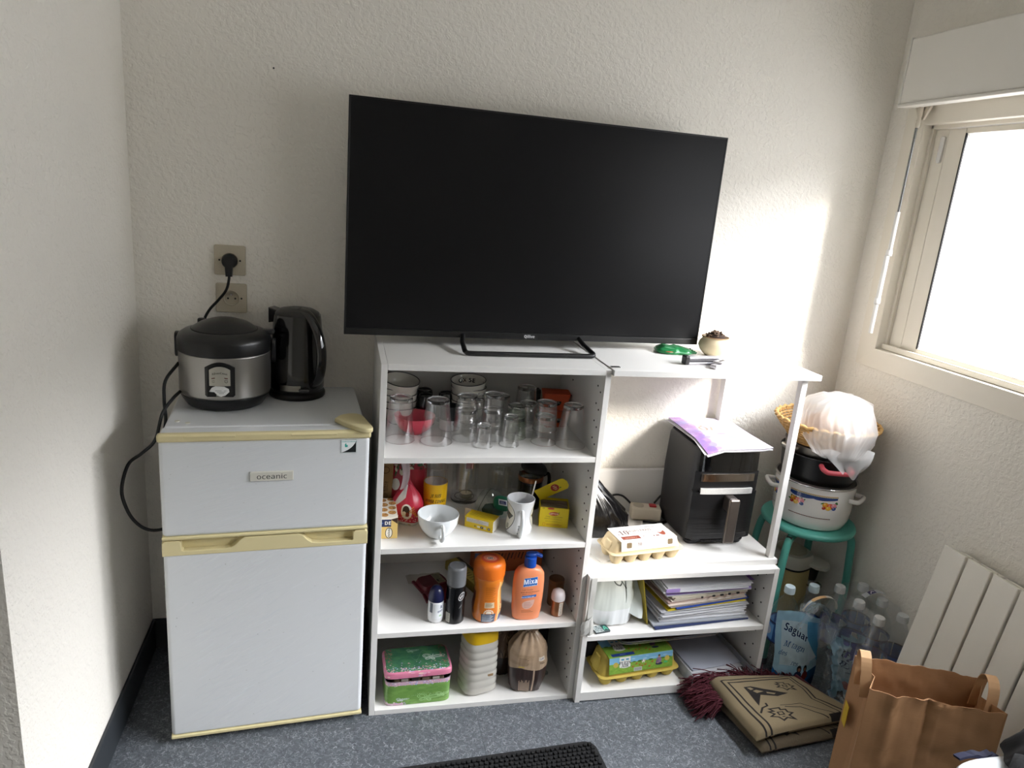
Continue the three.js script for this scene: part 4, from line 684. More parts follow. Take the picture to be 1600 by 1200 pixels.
    g.strokeStyle = '#e6e9ef'; g.lineWidth = 3; g.stroke(); g.save(); g.translate(512, 234); g.scale(0.8, 1); say(g, 'Mixa', 0, 0, 96, '#f2f3f5', 'bold', 'center', -0.1); g.restore(); say(g, 'EXPERT PEAU SENSIBLE', 512, 292, 13, '#dfe6f0', 'bold', 'center', -0.12);
    say(g, 'Lait Corps', X(-30), 352, 30, '#8a4a33', 'normal', 'center', -0.06); say(g, 'anti-dessechement', X(6), 386, 26, '#8a4a33', 'bold', 'center', -0.06); say(g, 'peaux seches', X(-26), 416, 22, '#8a4a33', 'normal', 'center', -0.06);
    g.fillStyle = '#1d62b4'; g.beginPath(); g.moveTo(X(-92), 446); g.lineTo(X(90), 424); g.lineTo(X(88), 460); g.lineTo(X(-94), 484); g.closePath(); g.fill(); say(g, 'PROTECTION 24H', X(-20), 462, 20, '#f2f3f5', 'bold', 'center', -0.1);
    g.fillStyle = '#dfb3a4'; g.beginPath(); g.moveTo(X(72), 500); g.quadraticCurveTo(X(70), 640, X(-30), 640); g.quadraticCurveTo(X(-92), 630, X(-86), 560); g.quadraticCurveTo(X(-70), 512, X(72), 500); g.fill(); lines(g, '#a87a72', X(-60), 545, 110, 4, 22, 5);
    lines(g, '#8a4a33', X(-90), 664, 170, 2, 18, 5);
  }) }));
  part(mx, 'pump_collar', lathe([[0.0125, 0.164], [0.017, 0.165], [0.0175, 0.168], [0.0172, 0.193], [0.015, 0.196], [0, 0.196]], 36), M(0x1650b5, 0.35));
  part(mx, 'pump_head', loft([{ y: 0.196, rx: 0.009 }, { y: 0.199, rx: 0.0165, rz: 0.012, n: 2.4, x: 0.002 }, { y: 0.205, rx: 0.0165, rz: 0.0115, n: 2.4, x: 0.002 }, { y: 0.2075, rx: 0.012, rz: 0.008, x: 0.002 }], 36), M(0x1650b5, 0.35));
  part(mx, 'nozzle', (() => { const g = loft([{ y: 0, rx: 0.0062, rz: 0.0075, n: 3 }, { y: 0.022, rx: 0.005, rz: 0.0065, n: 3 }], 20); g.rotateZ(-2.0); g.translate(0.012, 0.204, 0); return g; })(), M(0x1650b5, 0.35));
  // roll-on with white dome and the dim gold can behind it
  const rose = M(0x9c6a4a, 0.28, 0.75);
  const r2 = thing('deodorant', 'small rose-gold roll-on deodorant with a white dome cap', 'deodorant', [1.189, y, 0.345], 0);
  part(r2, 'bottle', lathe([[0, 0], [0.016, 0], [0.018, 0.003], [0.0185, 0.05], [0, 0.05]], 36), rose);
  part(r2, 'cap', lathe([[0.019, 0.05], [0.021, 0.052], [0.021, 0.064], [0.018, 0.076], [0.01, 0.082], [0, 0.0835]], 36), M(0xdcd6da, 0.4));
  part(r2, 'label', wrapLabel(0.0187, 0.005, 0.047, 0.35, 0.75), T(96, 192, (g, w, h) => { fill(g, '#d9cfc2', 0, 0, w, h); for (let i = 0; i < 7; i++) lines(g, '#4a4038', 14 + (i % 2) * 6, 16 + i * 24, 64, 2, 9, 4); }));
  const gc = thing('tin_canister', 'dull gold canister standing behind the rose-gold deodorant', 'canister', [1.199, y, 0.288], 0);
  part(gc, 'body', lathe([[0, 0], [0.0225, 0], [0.0232, 0.002], [0.0232, 0.07], [0, 0.07]], 40), M(0x7d5c3c, 0.4, 0.5));
  part(gc, 'lid', lathe([[0.0235, 0.07], [0.0238, 0.071], [0.0238, 0.084], [0.0225, 0.0855], [0, 0.0855]], 40), M(0x6f5034, 0.4, 0.5));
  // dark red packets lying flat
  const red = M(0x5e1420, 0.42);
  const pack = (label, x, z, turn, lift, w, d, h) => {
    const p = thing('snack_packet', label, 'packet', [x, y + lift, z], turn, 'dark red packets lying behind the toiletries');
    part(p, 'wrapper', loft([{ y: 0, rx: w * 0.92, rz: d * 0.9, n: 5 }, { y: h * 0.5, rx: w, rz: d, n: 5 }, { y: h, rx: w * 0.9, rz: d * 0.86, n: 5 }], 48, { bump: (q, a, v, dd) => [q[0], q[1] + 0.002 * fbm(q[0] * 40, 2, q[2] * 40), q[2]] }), red);
    part(p, 'label', bx(0.008, 0.034, h, h + 0.0008, -d * 0.8, d * 0.7, 0.0002), box6(red, { 2: T(128, 128, (g, a, b) => { fill(g, '#8b8468', 0, 0, a, b); lines(g, '#2c2a22', 10, 12, 100, 8, 14, 5); blob(g, '#1d1c18', 30, 90, 16); }) }));
    part(p, 'crimped_edge', bx(-w - 0.007, -w + 0.002, h * 0.3, h * 0.6, -d * 0.95, d * 0.95, 0.001), red);
  };
  pack('dark red packet with a pale label, lying behind the navy-capped deodorant', 0.833, 0.205, 0.35, 0.026, 0.045, 0.036, 0.022);
  pack('dark red packet underneath, poking out between the deodorant and the orange jar', 0.872, 0.215, 0.15, 0, 0.062, 0.045, 0.024);
  // long orange box at the back, yellow box beside it, clear papers
  const ob = thing('pasta_box', 'long orange box with dark striped lettering lying at the back of the third shelf', 'box', [1.105, y, 0.06], 0.05);
  part(ob, 'carton', bx(-0.125, 0.105, 0, 0.072, -0.03, 0.03, 0.001), box6(M(0xb9643a, 0.55), { 4: T(512, 160, (g, w, h) => { fill(g, '#c06a3e', 0, 0, w, h); fill(g, '#2b2f4a', 0, 0, 130, 70); for (let i = 0; i < 12; i++) { g.save(); g.translate(150 + i * 26, 10); g.rotate(0.25); fill(g, i % 3 ? '#3b2b2a' : '#8a4a30', 0, 0, 9, 64 - (i * 13 % 24)); g.restore(); } }) }));
  part(ob, 'end_flap', bx(0.105, 0.1058, 0.002, 0.07, -0.029, 0.029, 0.0002), M(0xa85a34, 0.6));
  const yb = thing('noodle_box', 'narrow olive-yellow box lying towards the back wall, left of the orange jar', 'box', [0.958, y, 0.14], 0.42);
  part(yb, 'carton', bx(-0.026, 0.026, 0, 0.03, -0.1, 0.1, 0.001), box6(M(0x8f7d32, 0.6), { 2: T(128, 384, (g, w, h) => { fill(g, '#96853a', 0, 0, w, h); fill(g, '#2e2a1a', 100, 0, 28, h); lines(g, '#5a5020', 20, 60, 60, 10, 26, 8); }) }));
  part(yb, 'tuck_flap', bx(-0.025, 0.025, 0.001, 0.029, 0.1, 0.1008, 0.0002), M(0x7d6d2c, 0.6));
  single('receipt', 'pale crumpled receipt lying flat behind the spray can', 'paper', sheet((s, t) => [(s - 0.5) * 0.11, 0.002 + 0.004 * Math.abs(fbm(s * 3, t * 3, 4)), (t - 0.5) * 0.05], 16, 8, 0.0005), M(0xb9b4a8, 0.5), [0.82, y, 0.115], 0.1);
  const ks = thing('key_tag', 'small black keys with a pale tag beside the yellow box', 'keys', [0.918, y, 0.19], 0.3);
  part(ks, 'tag', bx(-0.016, 0.016, 0, 0.004, 0.01, 0.03, 0.0015), M(0xb3aa96, 0.6)); part(ks, 'key', extrude([[-0.01, 0], [0.006, 0], [0.01, 0.008], [0, 0.014], [-0.012, 0.01]], 0.006, 0.001), M(0x0f0f10, 0.4), [0, 0.0012, 0]); part(ks, 'key', extrude([[-0.01, 0], [0.004, 0.004], [0, 0.018], [-0.01, 0.013]], 0.005, 0.001), M(0x121213, 0.4), [-0.004, 0.0012, -0.014]);
}

// ---------------------------------------------------------------- bottom shelf: tin, jar, bread
{
  const y = S[0] + 0.0005;
  const flowers = (g, w, h, y0, y1, n) => { for (let i = 0; i < n; i++) { const x = rr(0, w), yy = rr(y0, y1), r = rr(4, 11), c = ['#d9a0b4', '#b7a3cf', '#e1b6a2', '#d2c3dc', '#8fb1d6', '#e5d2d8', '#d58aa0'][i % 7]; blob(g, c, x, yy, r, r * 0.8); if (i % 4 === 0) blob(g, '#efe6ec', x + 2, yy, r * 0.5); } };
  const butterfly = (g, x, yy, s, c) => { g.save(); g.translate(x, yy); g.scale(s, s); g.lineWidth = 4; g.strokeStyle = c; for (const [a, b, p, q, t] of [[-26, -10, 26, 20, 0.4], [-22, 18, 18, 12, -0.3], [40, 0, 52, 13, -0.12], [10, 24, 14, 10, 0.9]]) { g.beginPath(); g.ellipse(a, b, p, q, t, 0, 7); g.stroke(); g.beginPath(); g.ellipse(a, b, p * 0.6, q * 0.55, t, 0, 7); g.stroke(); } g.beginPath(); g.moveTo(-6, 26); g.quadraticCurveTo(4, 0, 18, -26); g.stroke(); g.restore(); };
  const tn = thing('biscuit_tin', 'green and pink flowered tin with its lid ajar', 'tin', [0.785, y, 0.3165], 0.02);
  const sideTex = T(2048, 400, (g, w, h) => {
    fill(g, '#6f9a4a', 0, 0, w, h); for (let i = 0; i < 300; i++) { g.globalAlpha = 0.25; blob(g, rnd() < 0.5 ? '#8db566' : '#5a8a3c', rr(0, w), rr(60, h), rr(10, 50), rr(8, 30)); } g.globalAlpha = 1;
    fill(g, '#c9a9bb', 0, 0, w, 60); flowers(g, w, h, 0, 70, 420); fill(g, '#cfb0c0', 0, 360, 880, 40); flowers(g, 900, h, 345, 400, 150);
    for (const k of [0, 1024]) { butterfly(g, k + 90, 290, 1.9, '#9cc983'); butterfly(g, k - 170, 300, 0.9, '#d9e4e8'); butterfly(g, k + 240, 260, 1.2, '#a9d190'); for (let i = 0; i < 14; i++) blob(g, '#c9e0bd', k - 60 + i * 18, 250 - 40 * Math.sin(i / 4) + (i % 3) * 8, 3); }
  }, 0.3);
  part(tn, 'body', loft([{ y: 0, rx: 0.0925, rz: 0.06, n: 9, v: 0 }, { y: 0.003, rx: 0.0945, rz: 0.062, n: 9, v: 0.03 }, { y: 0.078, rx: 0.0945, rz: 0.062, n: 9, v: 1 }], 96, { top: false }), sideTex);
  part(tn, 'inner_lining', loft([{ y: 0.079, rx: 0.0935, rz: 0.061, n: 9 }, { y: 0.02, rx: 0.0932, rz: 0.0608, n: 9 }], 72, { bottom: false, top: true }), M(0x8f8d88, 0.4, 0.6));
  part(tn, 'contents', bx(-0.07, 0.075, 0.02, 0.08, -0.045, 0.054, 0.006), M(0x5a4a38, 0.8));
  for (let i = 0; i < 4; i++) part(tn, 'paper_sachet', bx(-0.05 + i * 0.03, -0.03 + i * 0.03, 0.03, 0.083, 0.0545, 0.0575, 0.001), M([0x9a948a, 0x2b2a2a, 0x7a6a58, 0xb0aaa0][i], 0.7));
  const lid = new THREE.Group(); lid.name = 'lid'; lid.position.set(0, 0.088, -0.002); lid.rotation.set(-0.05, 0, 0.012); tn.add(lid);
  part(lid, 'rim', loft([{ y: 0, rx: 0.0975, rz: 0.065, n: 9 }, { y: 0.0015, rx: 0.0978, rz: 0.0652, n: 9 }, { y: 0.012, rx: 0.0978, rz: 0.0652, n: 9 }, { y: 0.0165, rx: 0.0955, rz: 0.063, n: 9 }, { y: 0.0175, rx: 0.093, rz: 0.0605, n: 9 }], 96, { bottom: true, top: true }), T(1024, 64, (g, w, h) => { fill(g, '#cf7c96', 0, 0, w, h); for (let i = 0; i < 90; i++) blob(g, ['#d9a3b8', '#c6668a', '#b9a3c9', '#e0c4b8'][i % 4], rr(0, w), rr(0, h), rr(5, 16), rr(3, 8)); }, 0.3));
  const top = new THREE.ExtrudeGeometry(new THREE.Shape(roundRect(0.18, 0.116, 0.014).map((p) => new THREE.Vector2(...p))), { depth: 0.0015, bevelSize: 0.0008, bevelThickness: 0.0008, bevelSegments: 1 });
  { const p = top.attributes.position, uv = top.attributes.uv; for (let i = 0; i < p.count; i++) uv.setXY(i, p.getX(i) / 0.184 + 0.5, p.getY(i) / 0.12 + 0.5); top.rotateX(-PI / 2); }
  part(lid, 'printed_top', top, T(768, 512, (g, w, h) => {
    fill(g, '#3f7656', 0, 0, w, h); for (let i = 0; i < 260; i++) { g.globalAlpha = 0.22; blob(g, ['#2f5e48', '#5a9464', '#6aa05a', '#4d7a6e'][i % 4], rr(0, w), rr(0, h), rr(20, 80), rr(14, 40)); } g.globalAlpha = 1;
    flowers(g, w, h, 430, 512, 130); for (let i = 0; i < 70; i++) blob(g, ['#b06a5a', '#a5566a', '#c98a7a'][i % 3], i % 2 ? rr(0, 90) : rr(680, 768), rr(0, 400), rr(4, 14), rr(4, 9)); flowers(g, w, h, 330, 430, 30);
    butterfly(g, 560, 250, 1.9, '#dbe6da'); butterfly(g, 330, 90, 1.1, '#b9d3bd'); for (let i = 0; i < 24; i++) blob(g, '#c7dccb', 330 + i * 10, 250 + 70 * Math.sin(i / 3) - i * 5, 2.6);
  }, 0.3), [0, 0.0165, 0]);

  const pj = thing('plastic_jar', 'ribbed clear plastic jar of white powder with a yellow lid', 'jar', [0.969, y, 0.3155], 0.22);
  const ribs = []; for (let i = 0; i <= 56; i++) { const v = i / 56, r = 0.053 - 0.004 * v + (v > 0.02 ? 0.0022 * Math.abs(Math.sin(v * PI * 7)) : -0.006); ribs.push({ y: v * 0.168, rx: r, rz: r * 0.92, n: 3.4 }); } ribs.push({ y: 0.176, rx: 0.044, rz: 0.042, n: 3.2 });
  part(pj, 'jar', loft(ribs, 64), P(0xd4d0c6, 0.12, { transmission: 0.25, thickness: 0, clearcoat: 0.6 }));
  part(pj, 'lid', loft([{ y: 0.17, rx: 0.046, rz: 0.044, n: 3.4 }, { y: 0.173, rx: 0.0495, rz: 0.0465, n: 3.4 }, { y: 0.2, rx: 0.049, rz: 0.046, n: 3.4 }, { y: 0.207, rx: 0.045, rz: 0.043, n: 3.4 }], 64), M(0xe0b50f, 0.4));
  part(pj, 'label_stain', bx(0.012, 0.03, 0.06, 0.068, 0.0485, 0.0492, 0.0003), M(0x8a7050, 0.8));

  const br = thing('bread_bag', 'brown and cream printed bread bag gathered at the top', 'bag', [1.118, y, 0.325], -0.16);
  part(br, 'bag', loft([[0, 0.04, 0.036, 5], [0.006, 0.046, 0.042, 5], [0.05, 0.055, 0.046, 3.6], [0.1, 0.058, 0.045, 3.2], [0.13, 0.056, 0.042, 2.8], [0.152, 0.048, 0.035, 2.4], [0.172, 0.032, 0.025, 2.2], [0.186, 0.019, 0.015, 2]].map(([yy, a, b, n]) => ({ y: yy, rx: a, rz: b, n, v: yy / 0.186 })), 140, { bump: (p, a, v, d) => { const k = 0.007 * Math.sin(a * 9 + 2 * fbm(p[0] * 20, p[1] * 16, 3)) * Math.max(0, v - 0.4) + 0.0035 * ridge(p[0] * 20, p[1] * 16, p[2] * 20, 4) - 0.002; return [p[0] + d[0] * k, p[1], p[2] + d[2] * k]; } }), new THREE.MeshPhysicalMaterial({ roughness: 0.28, clearcoat: 0.35, clearcoatRoughness: 0.2, map: tex(1024, 512, (g, w, h) => {
    fill(g, '#b39a80', 0, 0, w, h); for (let i = 0; i < 80; i++) { g.globalAlpha = 0.3; blob(g, '#9c8267', rr(0, w), rr(0, 250), rr(20, 60), rr(6, 20)); } g.globalAlpha = 1;
    g.fillStyle = '#33201a'; g.beginPath(); g.moveTo(0, 300); for (let x = 0; x <= w; x += 32) g.lineTo(x, 286 + 10 * Math.sin(x / 40)); g.lineTo(w, h); g.lineTo(0, h); g.fill();
    lines(g, '#6a5540', 430, 190, 90, 7, 10, 4); fill(g, '#cdb62f', 430, 262, 50, 8); fill(g, '#d8cdbd', 600, 176, 64, 34); say(g, 'x10', 632, 194, 24, '#4b5a86'); lines(g, '#5a4634', 610, 220, 50, 2, 10, 5);
    g.fillStyle = '#a8917c'; for (let i = 0; i < 9; i++) { g.beginPath(); g.moveTo(440 + i * 11, h); g.lineTo(440 + i * 11, 400 + 14 * Math.sin(i * 2)); g.lineTo(447 + i * 11, 392 + 14 * Math.sin(i * 2)); g.lineTo(448 + i * 11, h); g.fill(); }
    fill(g, '#c0a890', 560, 280, 14, 232);
  }) }));
  part(br, 'gathered_neck', loft([[0.184, 0.019, 0.015], [0.191, 0.014, 0.012], [0.203, 0.034, 0.026], [0.216, 0.05, 0.034]].map(([yy, a, b]) => ({ y: yy, rx: a, rz: b })), 96, { bump: (p, a, v, d) => { const k = 0.006 * v * Math.sin(a * 11 + 2 * Math.sin(a * 3)); return [p[0] + d[0] * k, p[1] + 0.004 * v * Math.sin(a * 7), p[2] + d[2] * k]; } }), P(0xa28a74, 0.3, { clearcoat: 0.4, side: THREE.DoubleSide }));
  const b2 = thing('bread_bag', 'dark crinkled brown bag standing behind the bread bag', 'bag', [1.06, y, 0.245], 0.2);
  part(b2, 'bag', loft([[0, 0.034, 0.03], [0.04, 0.044, 0.036], [0.11, 0.045, 0.034], [0.17, 0.032, 0.026], [0.2, 0.014, 0.012]].map(([yy, a, b]) => ({ y: yy, rx: a, rz: b, n: 2.8 })), 72, { bump: (p, a, v, d) => { const k = 0.004 * ridge(p[0] * 30, p[1] * 24, p[2] * 30); return [p[0] + d[0] * k, p[1], p[2] + d[2] * k]; } }), T(512, 256, (g, w, h) => { fill(g, '#5d4836', 0, 0, w, h); for (let i = 0; i < 200; i++) { g.strokeStyle = i % 2 ? '#8f7a62' : '#2a1c14'; g.lineWidth = 3; const x = rr(0, w), yy = rr(0, 190); g.beginPath(); g.moveTo(x, yy); g.lineTo(x + rr(-20, 20), yy + rr(4, 22)); g.stroke(); } fill(g, '#2e1e17', 0, 170, w, 90); }, 0.35));
  part(b2, 'clip', bx(-0.012, 0.012, 0.192, 0.2, -0.004, 0.004, 0.002), M(0xb0a090, 0.5));
  const db = thing('dark_box', 'dark grey box standing at the back right of the bottom shelf', 'box', [1.205, y, 0.11], 0.03);
  part(db, 'body', bx(-0.024, 0.026, 0, 0.13, -0.06, 0.06, 0.002), M(0x2b2926, 0.6)); part(db, 'lid', bx(-0.025, 0.027, 0.13, 0.16, -0.061, 0.061, 0.002), M(0x191817, 0.6));
  const bead = single('bottle_cap', 'small clear cap lying alone near the right side panel', 'cap', lathe([[0, 0], [0.008, 0], [0.0085, 0.002], [0.0075, 0.006], [0.006, 0.006], [0.0062, 0.002], [0, 0.0018]], 24), glassMat(0xe8ecee, 0.05), [1.195, y, 0.29]);
}
// ---------------------------------------------------------------- on the side table's top
{
  const y = TOP2 + 0.0005;
  const pot = thing('dried_plant_pot', 'small round cream clay pot with a dried brown plant, on the side table top', 'pot', [1.663, y, 0.175]);
  part(pot, 'pot', lathe([[0, 0], [0.027, 0], [0.03, 0.003], [0.043, 0.016], [0.0485, 0.03], [0.046, 0.042], [0.04, 0.049], [0.0385, 0.053], [0.041, 0.056], [0.039, 0.0572], [0.0355, 0.053], [0.035, 0.046], [0, 0.044]], 48), M(0xd2c3a4, 0.75));
  part(pot, 'pot_rim', new THREE.TorusGeometry(0.04, 0.0018, 8, 48), M(0x9b7b5a, 0.8), [0, 0.0565, 0], [PI / 2, 0, 0]);
  const leaves = []; for (let i = 0; i < 60; i++) { const a = rr(0, 6.28), r = 0.027 * Math.sqrt(rnd()), g = new THREE.SphereGeometry(1, 6, 4); g.scale(rr(0.004, 0.009), rr(0.0015, 0.003), rr(0.003, 0.005)); g.rotateZ(rr(-0.6, 0.6)); g.rotateY(rr(0, 6)); g.translate(Math.cos(a) * r, 0.056 + 0.018 * (1 - (r / 0.029) ** 2) + rr(-0.002, 0.002), Math.sin(a) * r); leaves.push(g); }
  const core = new THREE.SphereGeometry(0.029, 24, 10); core.scale(1, 0.55, 1); core.translate(0, 0.055, 0);
  part(pot, 'dry_core', core, M(0x33251d, 0.95)); part(pot, 'dried_leaves', mergeGeometries(leaves), M(0x6a5646, 0.95)).userData.kind = 'stuff';
  const sp = thing('stapler', 'silver and black hand stapler lying open on the side table top', 'stapler', [1.558, y, 0.305], 0.1);
  part(sp, 'base', bx(-0.052, 0.06, 0, 0.008, -0.011, 0.011, 0.003, 2), M(0x9f9ca2, 0.35, 0.6));
  part(sp, 'magazine', bx(-0.05, 0.055, 0.008, 0.015, -0.009, 0.009, 0.002, 2), M(0x403e42, 0.4), [0, 0, 0]);
  part(sp, 'top_arm', bx(-0.056, 0.06, 0.0155, 0.024, -0.01, 0.01, 0.004, 3), M(0xbdbac0, 0.3, 0.5));
  part(sp, 'front_cap', bx(-0.062, -0.046, 0, 0.026, -0.0115, 0.0115, 0.004, 3), M(0x161417, 0.4));
  const rm = thing('staple_remover', 'flat silver gadget with a slanting arm lying beside the stapler', 'tool', [1.6, y, 0.335], 0.62);
  part(rm, 'arm', bx(-0.045, 0.05, 0, 0.012, -0.011, 0.011, 0.004, 2), M(0xc4c1c6, 0.3, 0.5)); part(rm, 'plate', bx(-0.02, 0.06, 0.012, 0.018, -0.015, 0.015, 0.003, 2), M(0xd5d2d6, 0.3, 0.4)); part(rm, 'slot', bx(-0.01, 0.02, 0.0175, 0.0186, -0.004, 0.004, 0.0005), M(0x2a2826, 0.5));
  const gb = thing('green_packet', 'shiny green crumpled packet lying under the right end of the television', 'packet', [1.535, y, 0.16], -0.12);
  part(gb, 'wrapper', loft([[0, 0.05, 0.034], [0.006, 0.058, 0.04], [0.014, 0.05, 0.032], [0.021, 0.03, 0.018]].map(([yy, a, b]) => ({ y: yy, rx: a, rz: b, n: 3 })), 64, { bump: (p, a, v, d) => { const k = 0.006 * fbm(p[0] * 30, p[1] * 30, p[2] * 30); return [p[0] + d[0] * k, Math.max(0, p[1] + k * 0.6 * v), p[2] + d[2] * k]; } }), T(256, 128, (g, w, h) => { fill(g, '#1d6b3c', 0, 0, w, h); for (let i = 0; i < 40; i++) { g.globalAlpha = 0.4; blob(g, i % 3 ? '#2f8f54' : '#bfe0c4', rr(0, w), rr(0, h), rr(4, 22), rr(2, 8), rr(0, 3)); } g.globalAlpha = 0.9; blob(g, '#c24a3a', 110, 70, 10, 6); }, 0.3));
  part(gb, 'crimp', sheet((s, t) => [0.044 + 0.022 * s, 0.007 + 0.004 * Math.sin(t * 20), (t - 0.5) * 0.06], 6, 24, 0.0008), M(0x1a5f37, 0.35));
}
// ---------------------------------------------------------------- on the side table's base board
const cartonScene = (g, w, h, faces) => {
  const sky = '#7fb8d8', grass = '#7ea63c';
  fill(g, sky, 0, 0, w, h * 0.42); for (let i = 0; i < 8; i++) { g.globalAlpha = 0.5; blob(g, '#d3e6ef', rr(0, w), rr(0, h * 0.3), rr(20, 70), rr(5, 12)); } g.globalAlpha = 1;
  fill(g, grass, 0, h * 0.38, w, h); for (let i = 0; i < 14; i++) blob(g, '#3f6a2c', rr(0, w), h * 0.38, rr(14, 40), rr(6, 14)); for (let i = 0; i < 200; i++) { g.globalAlpha = 0.4; blob(g, i % 2 ? '#9cbf4c' : '#5f8c30', rr(0, w), rr(h * 0.45, h), rr(6, 26), rr(3, 8)); } g.globalAlpha = 1;
  for (let i = 0; i < 7; i++) { const x = w * (0.36 + 0.05 * i + rr(0, 0.02)), y = h * rr(0.5, 0.82); blob(g, '#a5622c', x, y, 18, 12, rr(-0.4, 0.4)); blob(g, '#c07a36', x + 12, y - 12, 8); blob(g, '#b3342a', x + 15, y - 20, 4); }
  { const x = w * 0.53, y = h * 0.4; blob(g, '#ece2da', x, y, 30, 18); blob(g, '#2b2420', x - 18, y - 4, 8, 10); blob(g, '#d9b2a4', x + 24, y - 4, 12, 12); fill(g, '#e6dcd4', x - 18, y, 10, 34); fill(g, '#e6dcd4', x + 10, y, 10, 34); }
  { const x = w * 0.78, y = h * 0.5; blob(g, '#2c3350', x, y + h * 0.22, 58, 22); blob(g, '#8d7391', x, y, 42, 48); blob(g, '#7b637f', x - 30, y + 18, 20, 34, 0.5); blob(g, '#c58f70', x + 2, y - 62, 18, 22); blob(g, '#3a2a20', x + 2, y - 78, 19, 12); blob(g, '#c58f70', x - 20, y + 44, 12, 8); }
  const q = w * 0.225; g.fillStyle = '#e3e3dd'; g.beginPath(); g.moveTo(q - 70, 0); g.lineTo(q + 105, 0); g.lineTo(q + 105, h * 0.62); g.quadraticCurveTo(q + 18, h * 0.76, q - 70, h * 0.62); g.closePath(); g.fill();
  fill(g, '#3a93bd', q - 44, h * 0.12, 46, 22); fill(g, '#3a93bd', q + 32, h * 0.12, 46, 22); say(g, 'PLEIN', q + 18, h * 0.37, 62, '#22242e', 'bold', 'center', 0, 'serif'); say(g, 'AIR', q + 18, h * 0.55, 62, '#22242e', 'bold', 'center', 0, 'serif');
};
function eggCarton(name, label, pos, turn, { w, d, h, n, pulp, mat, tray = 0.035, drop = 0.42, topTex, frontTex, holes }) {
  const e = thing(name, label, 'egg box', pos, turn);
  const cw = w / n, cup = loft([{ y: 0, rx: cw * 0.26, rz: cw * 0.26, n: 2.6 }, { y: 0.003, rx: cw * 0.31, rz: cw * 0.3, n: 2.6 }, { y: tray, rx: cw * 0.5, rz: d * 0.245, n: 3 }], 20, { top: false });
  for (let i = 0; i < n; i++) for (const s of [-1, 1]) part(e, 'cup', cup, pulp, [-w / 2 + cw * (i + 0.5), 0, s * d * 0.25]);
  part(e, 'flange', loft([{ y: tray - 0.002, rx: w / 2, rz: d / 2, n: 9 }, { y: tray - 0.0005, rx: w / 2 + 0.006, rz: d / 2 + 0.006, n: 9 }, { y: tray + 0.001, rx: w / 2 + 0.006, rz: d / 2 + 0.006, n: 9 }, { y: tray + 0.002, rx: w / 2, rz: d / 2, n: 9 }], 72), pulp);
  const hl = h - tray, rx0 = w / 2 - 0.002, rz0 = d / 2 - 0.002, rx1 = w / 2 - 0.018, rz1 = d * drop;
  const lid = part(e, 'lid', loft([{ y: tray, rx: rx0, rz: rz0, n: 7 }, { y: tray + hl * 0.3, rx: rx0 - 0.003, rz: rz0 - (rz0 - rz1) * 0.3, n: 6 }, { y: h - 0.008, rx: rx1 + 0.004, rz: rz1 + 0.003, n: 6 }, { y: h - 0.002, rx: rx1 - 0.002, rz: rz1 - 0.002, n: 6 }, { y: h, rx: rx1 - 0.008, rz: rz1 - 0.007, n: 6 }], 80), pulp);
  for (const s of [-1, 1]) part(lid, 'end_knuckle', loft([{ y: tray, rx: 0.012, rz: d * 0.2, n: 2.2 }, { y: tray + hl * 0.5, rx: 0.013, rz: d * 0.19, n: 2.2 }, { y: h - 0.012, rx: 0.004, rz: d * 0.14, n: 2.2 }], 24), pulp, [s * (w / 2 - 0.01), 0, 0]);
  const lw = w / 2 - 0.024, sl = Math.hypot(hl - 0.01, rz0 - rz1), ang = Math.atan2(rz0 - rz1, hl - 0.01);
  part(e, 'paper_sleeve', box6Geo(-lw, lw, h + 0.0002, h + 0.0012, -rz1 - 0.001, rz1 + 0.001), box6(mat, { 2: topTex }));
  const fr = bx(-lw, lw, -sl, 0, 0, 0.001, 0.0003); part(e, 'sleeve_front', fr, box6(mat, { 4: frontTex }), [0, h + 0.0008, rz1 + 0.0012], [-ang, 0, 0]);
  for (const x of holes) part(e, 'sleeve_hole', extrude(roundRect(0.017, 0.016, holes.round ? 0.0079 : 0.003), 0.0006, 0), holes.mat, [x, h - (hl - 0.01) * holes.along, rz1 + (rz0 - rz1) * holes.along + 0.0022], [-ang, 0, 0]);
  return e;
}
function box6Geo(...a) { return bx(...a, 0.0003); }
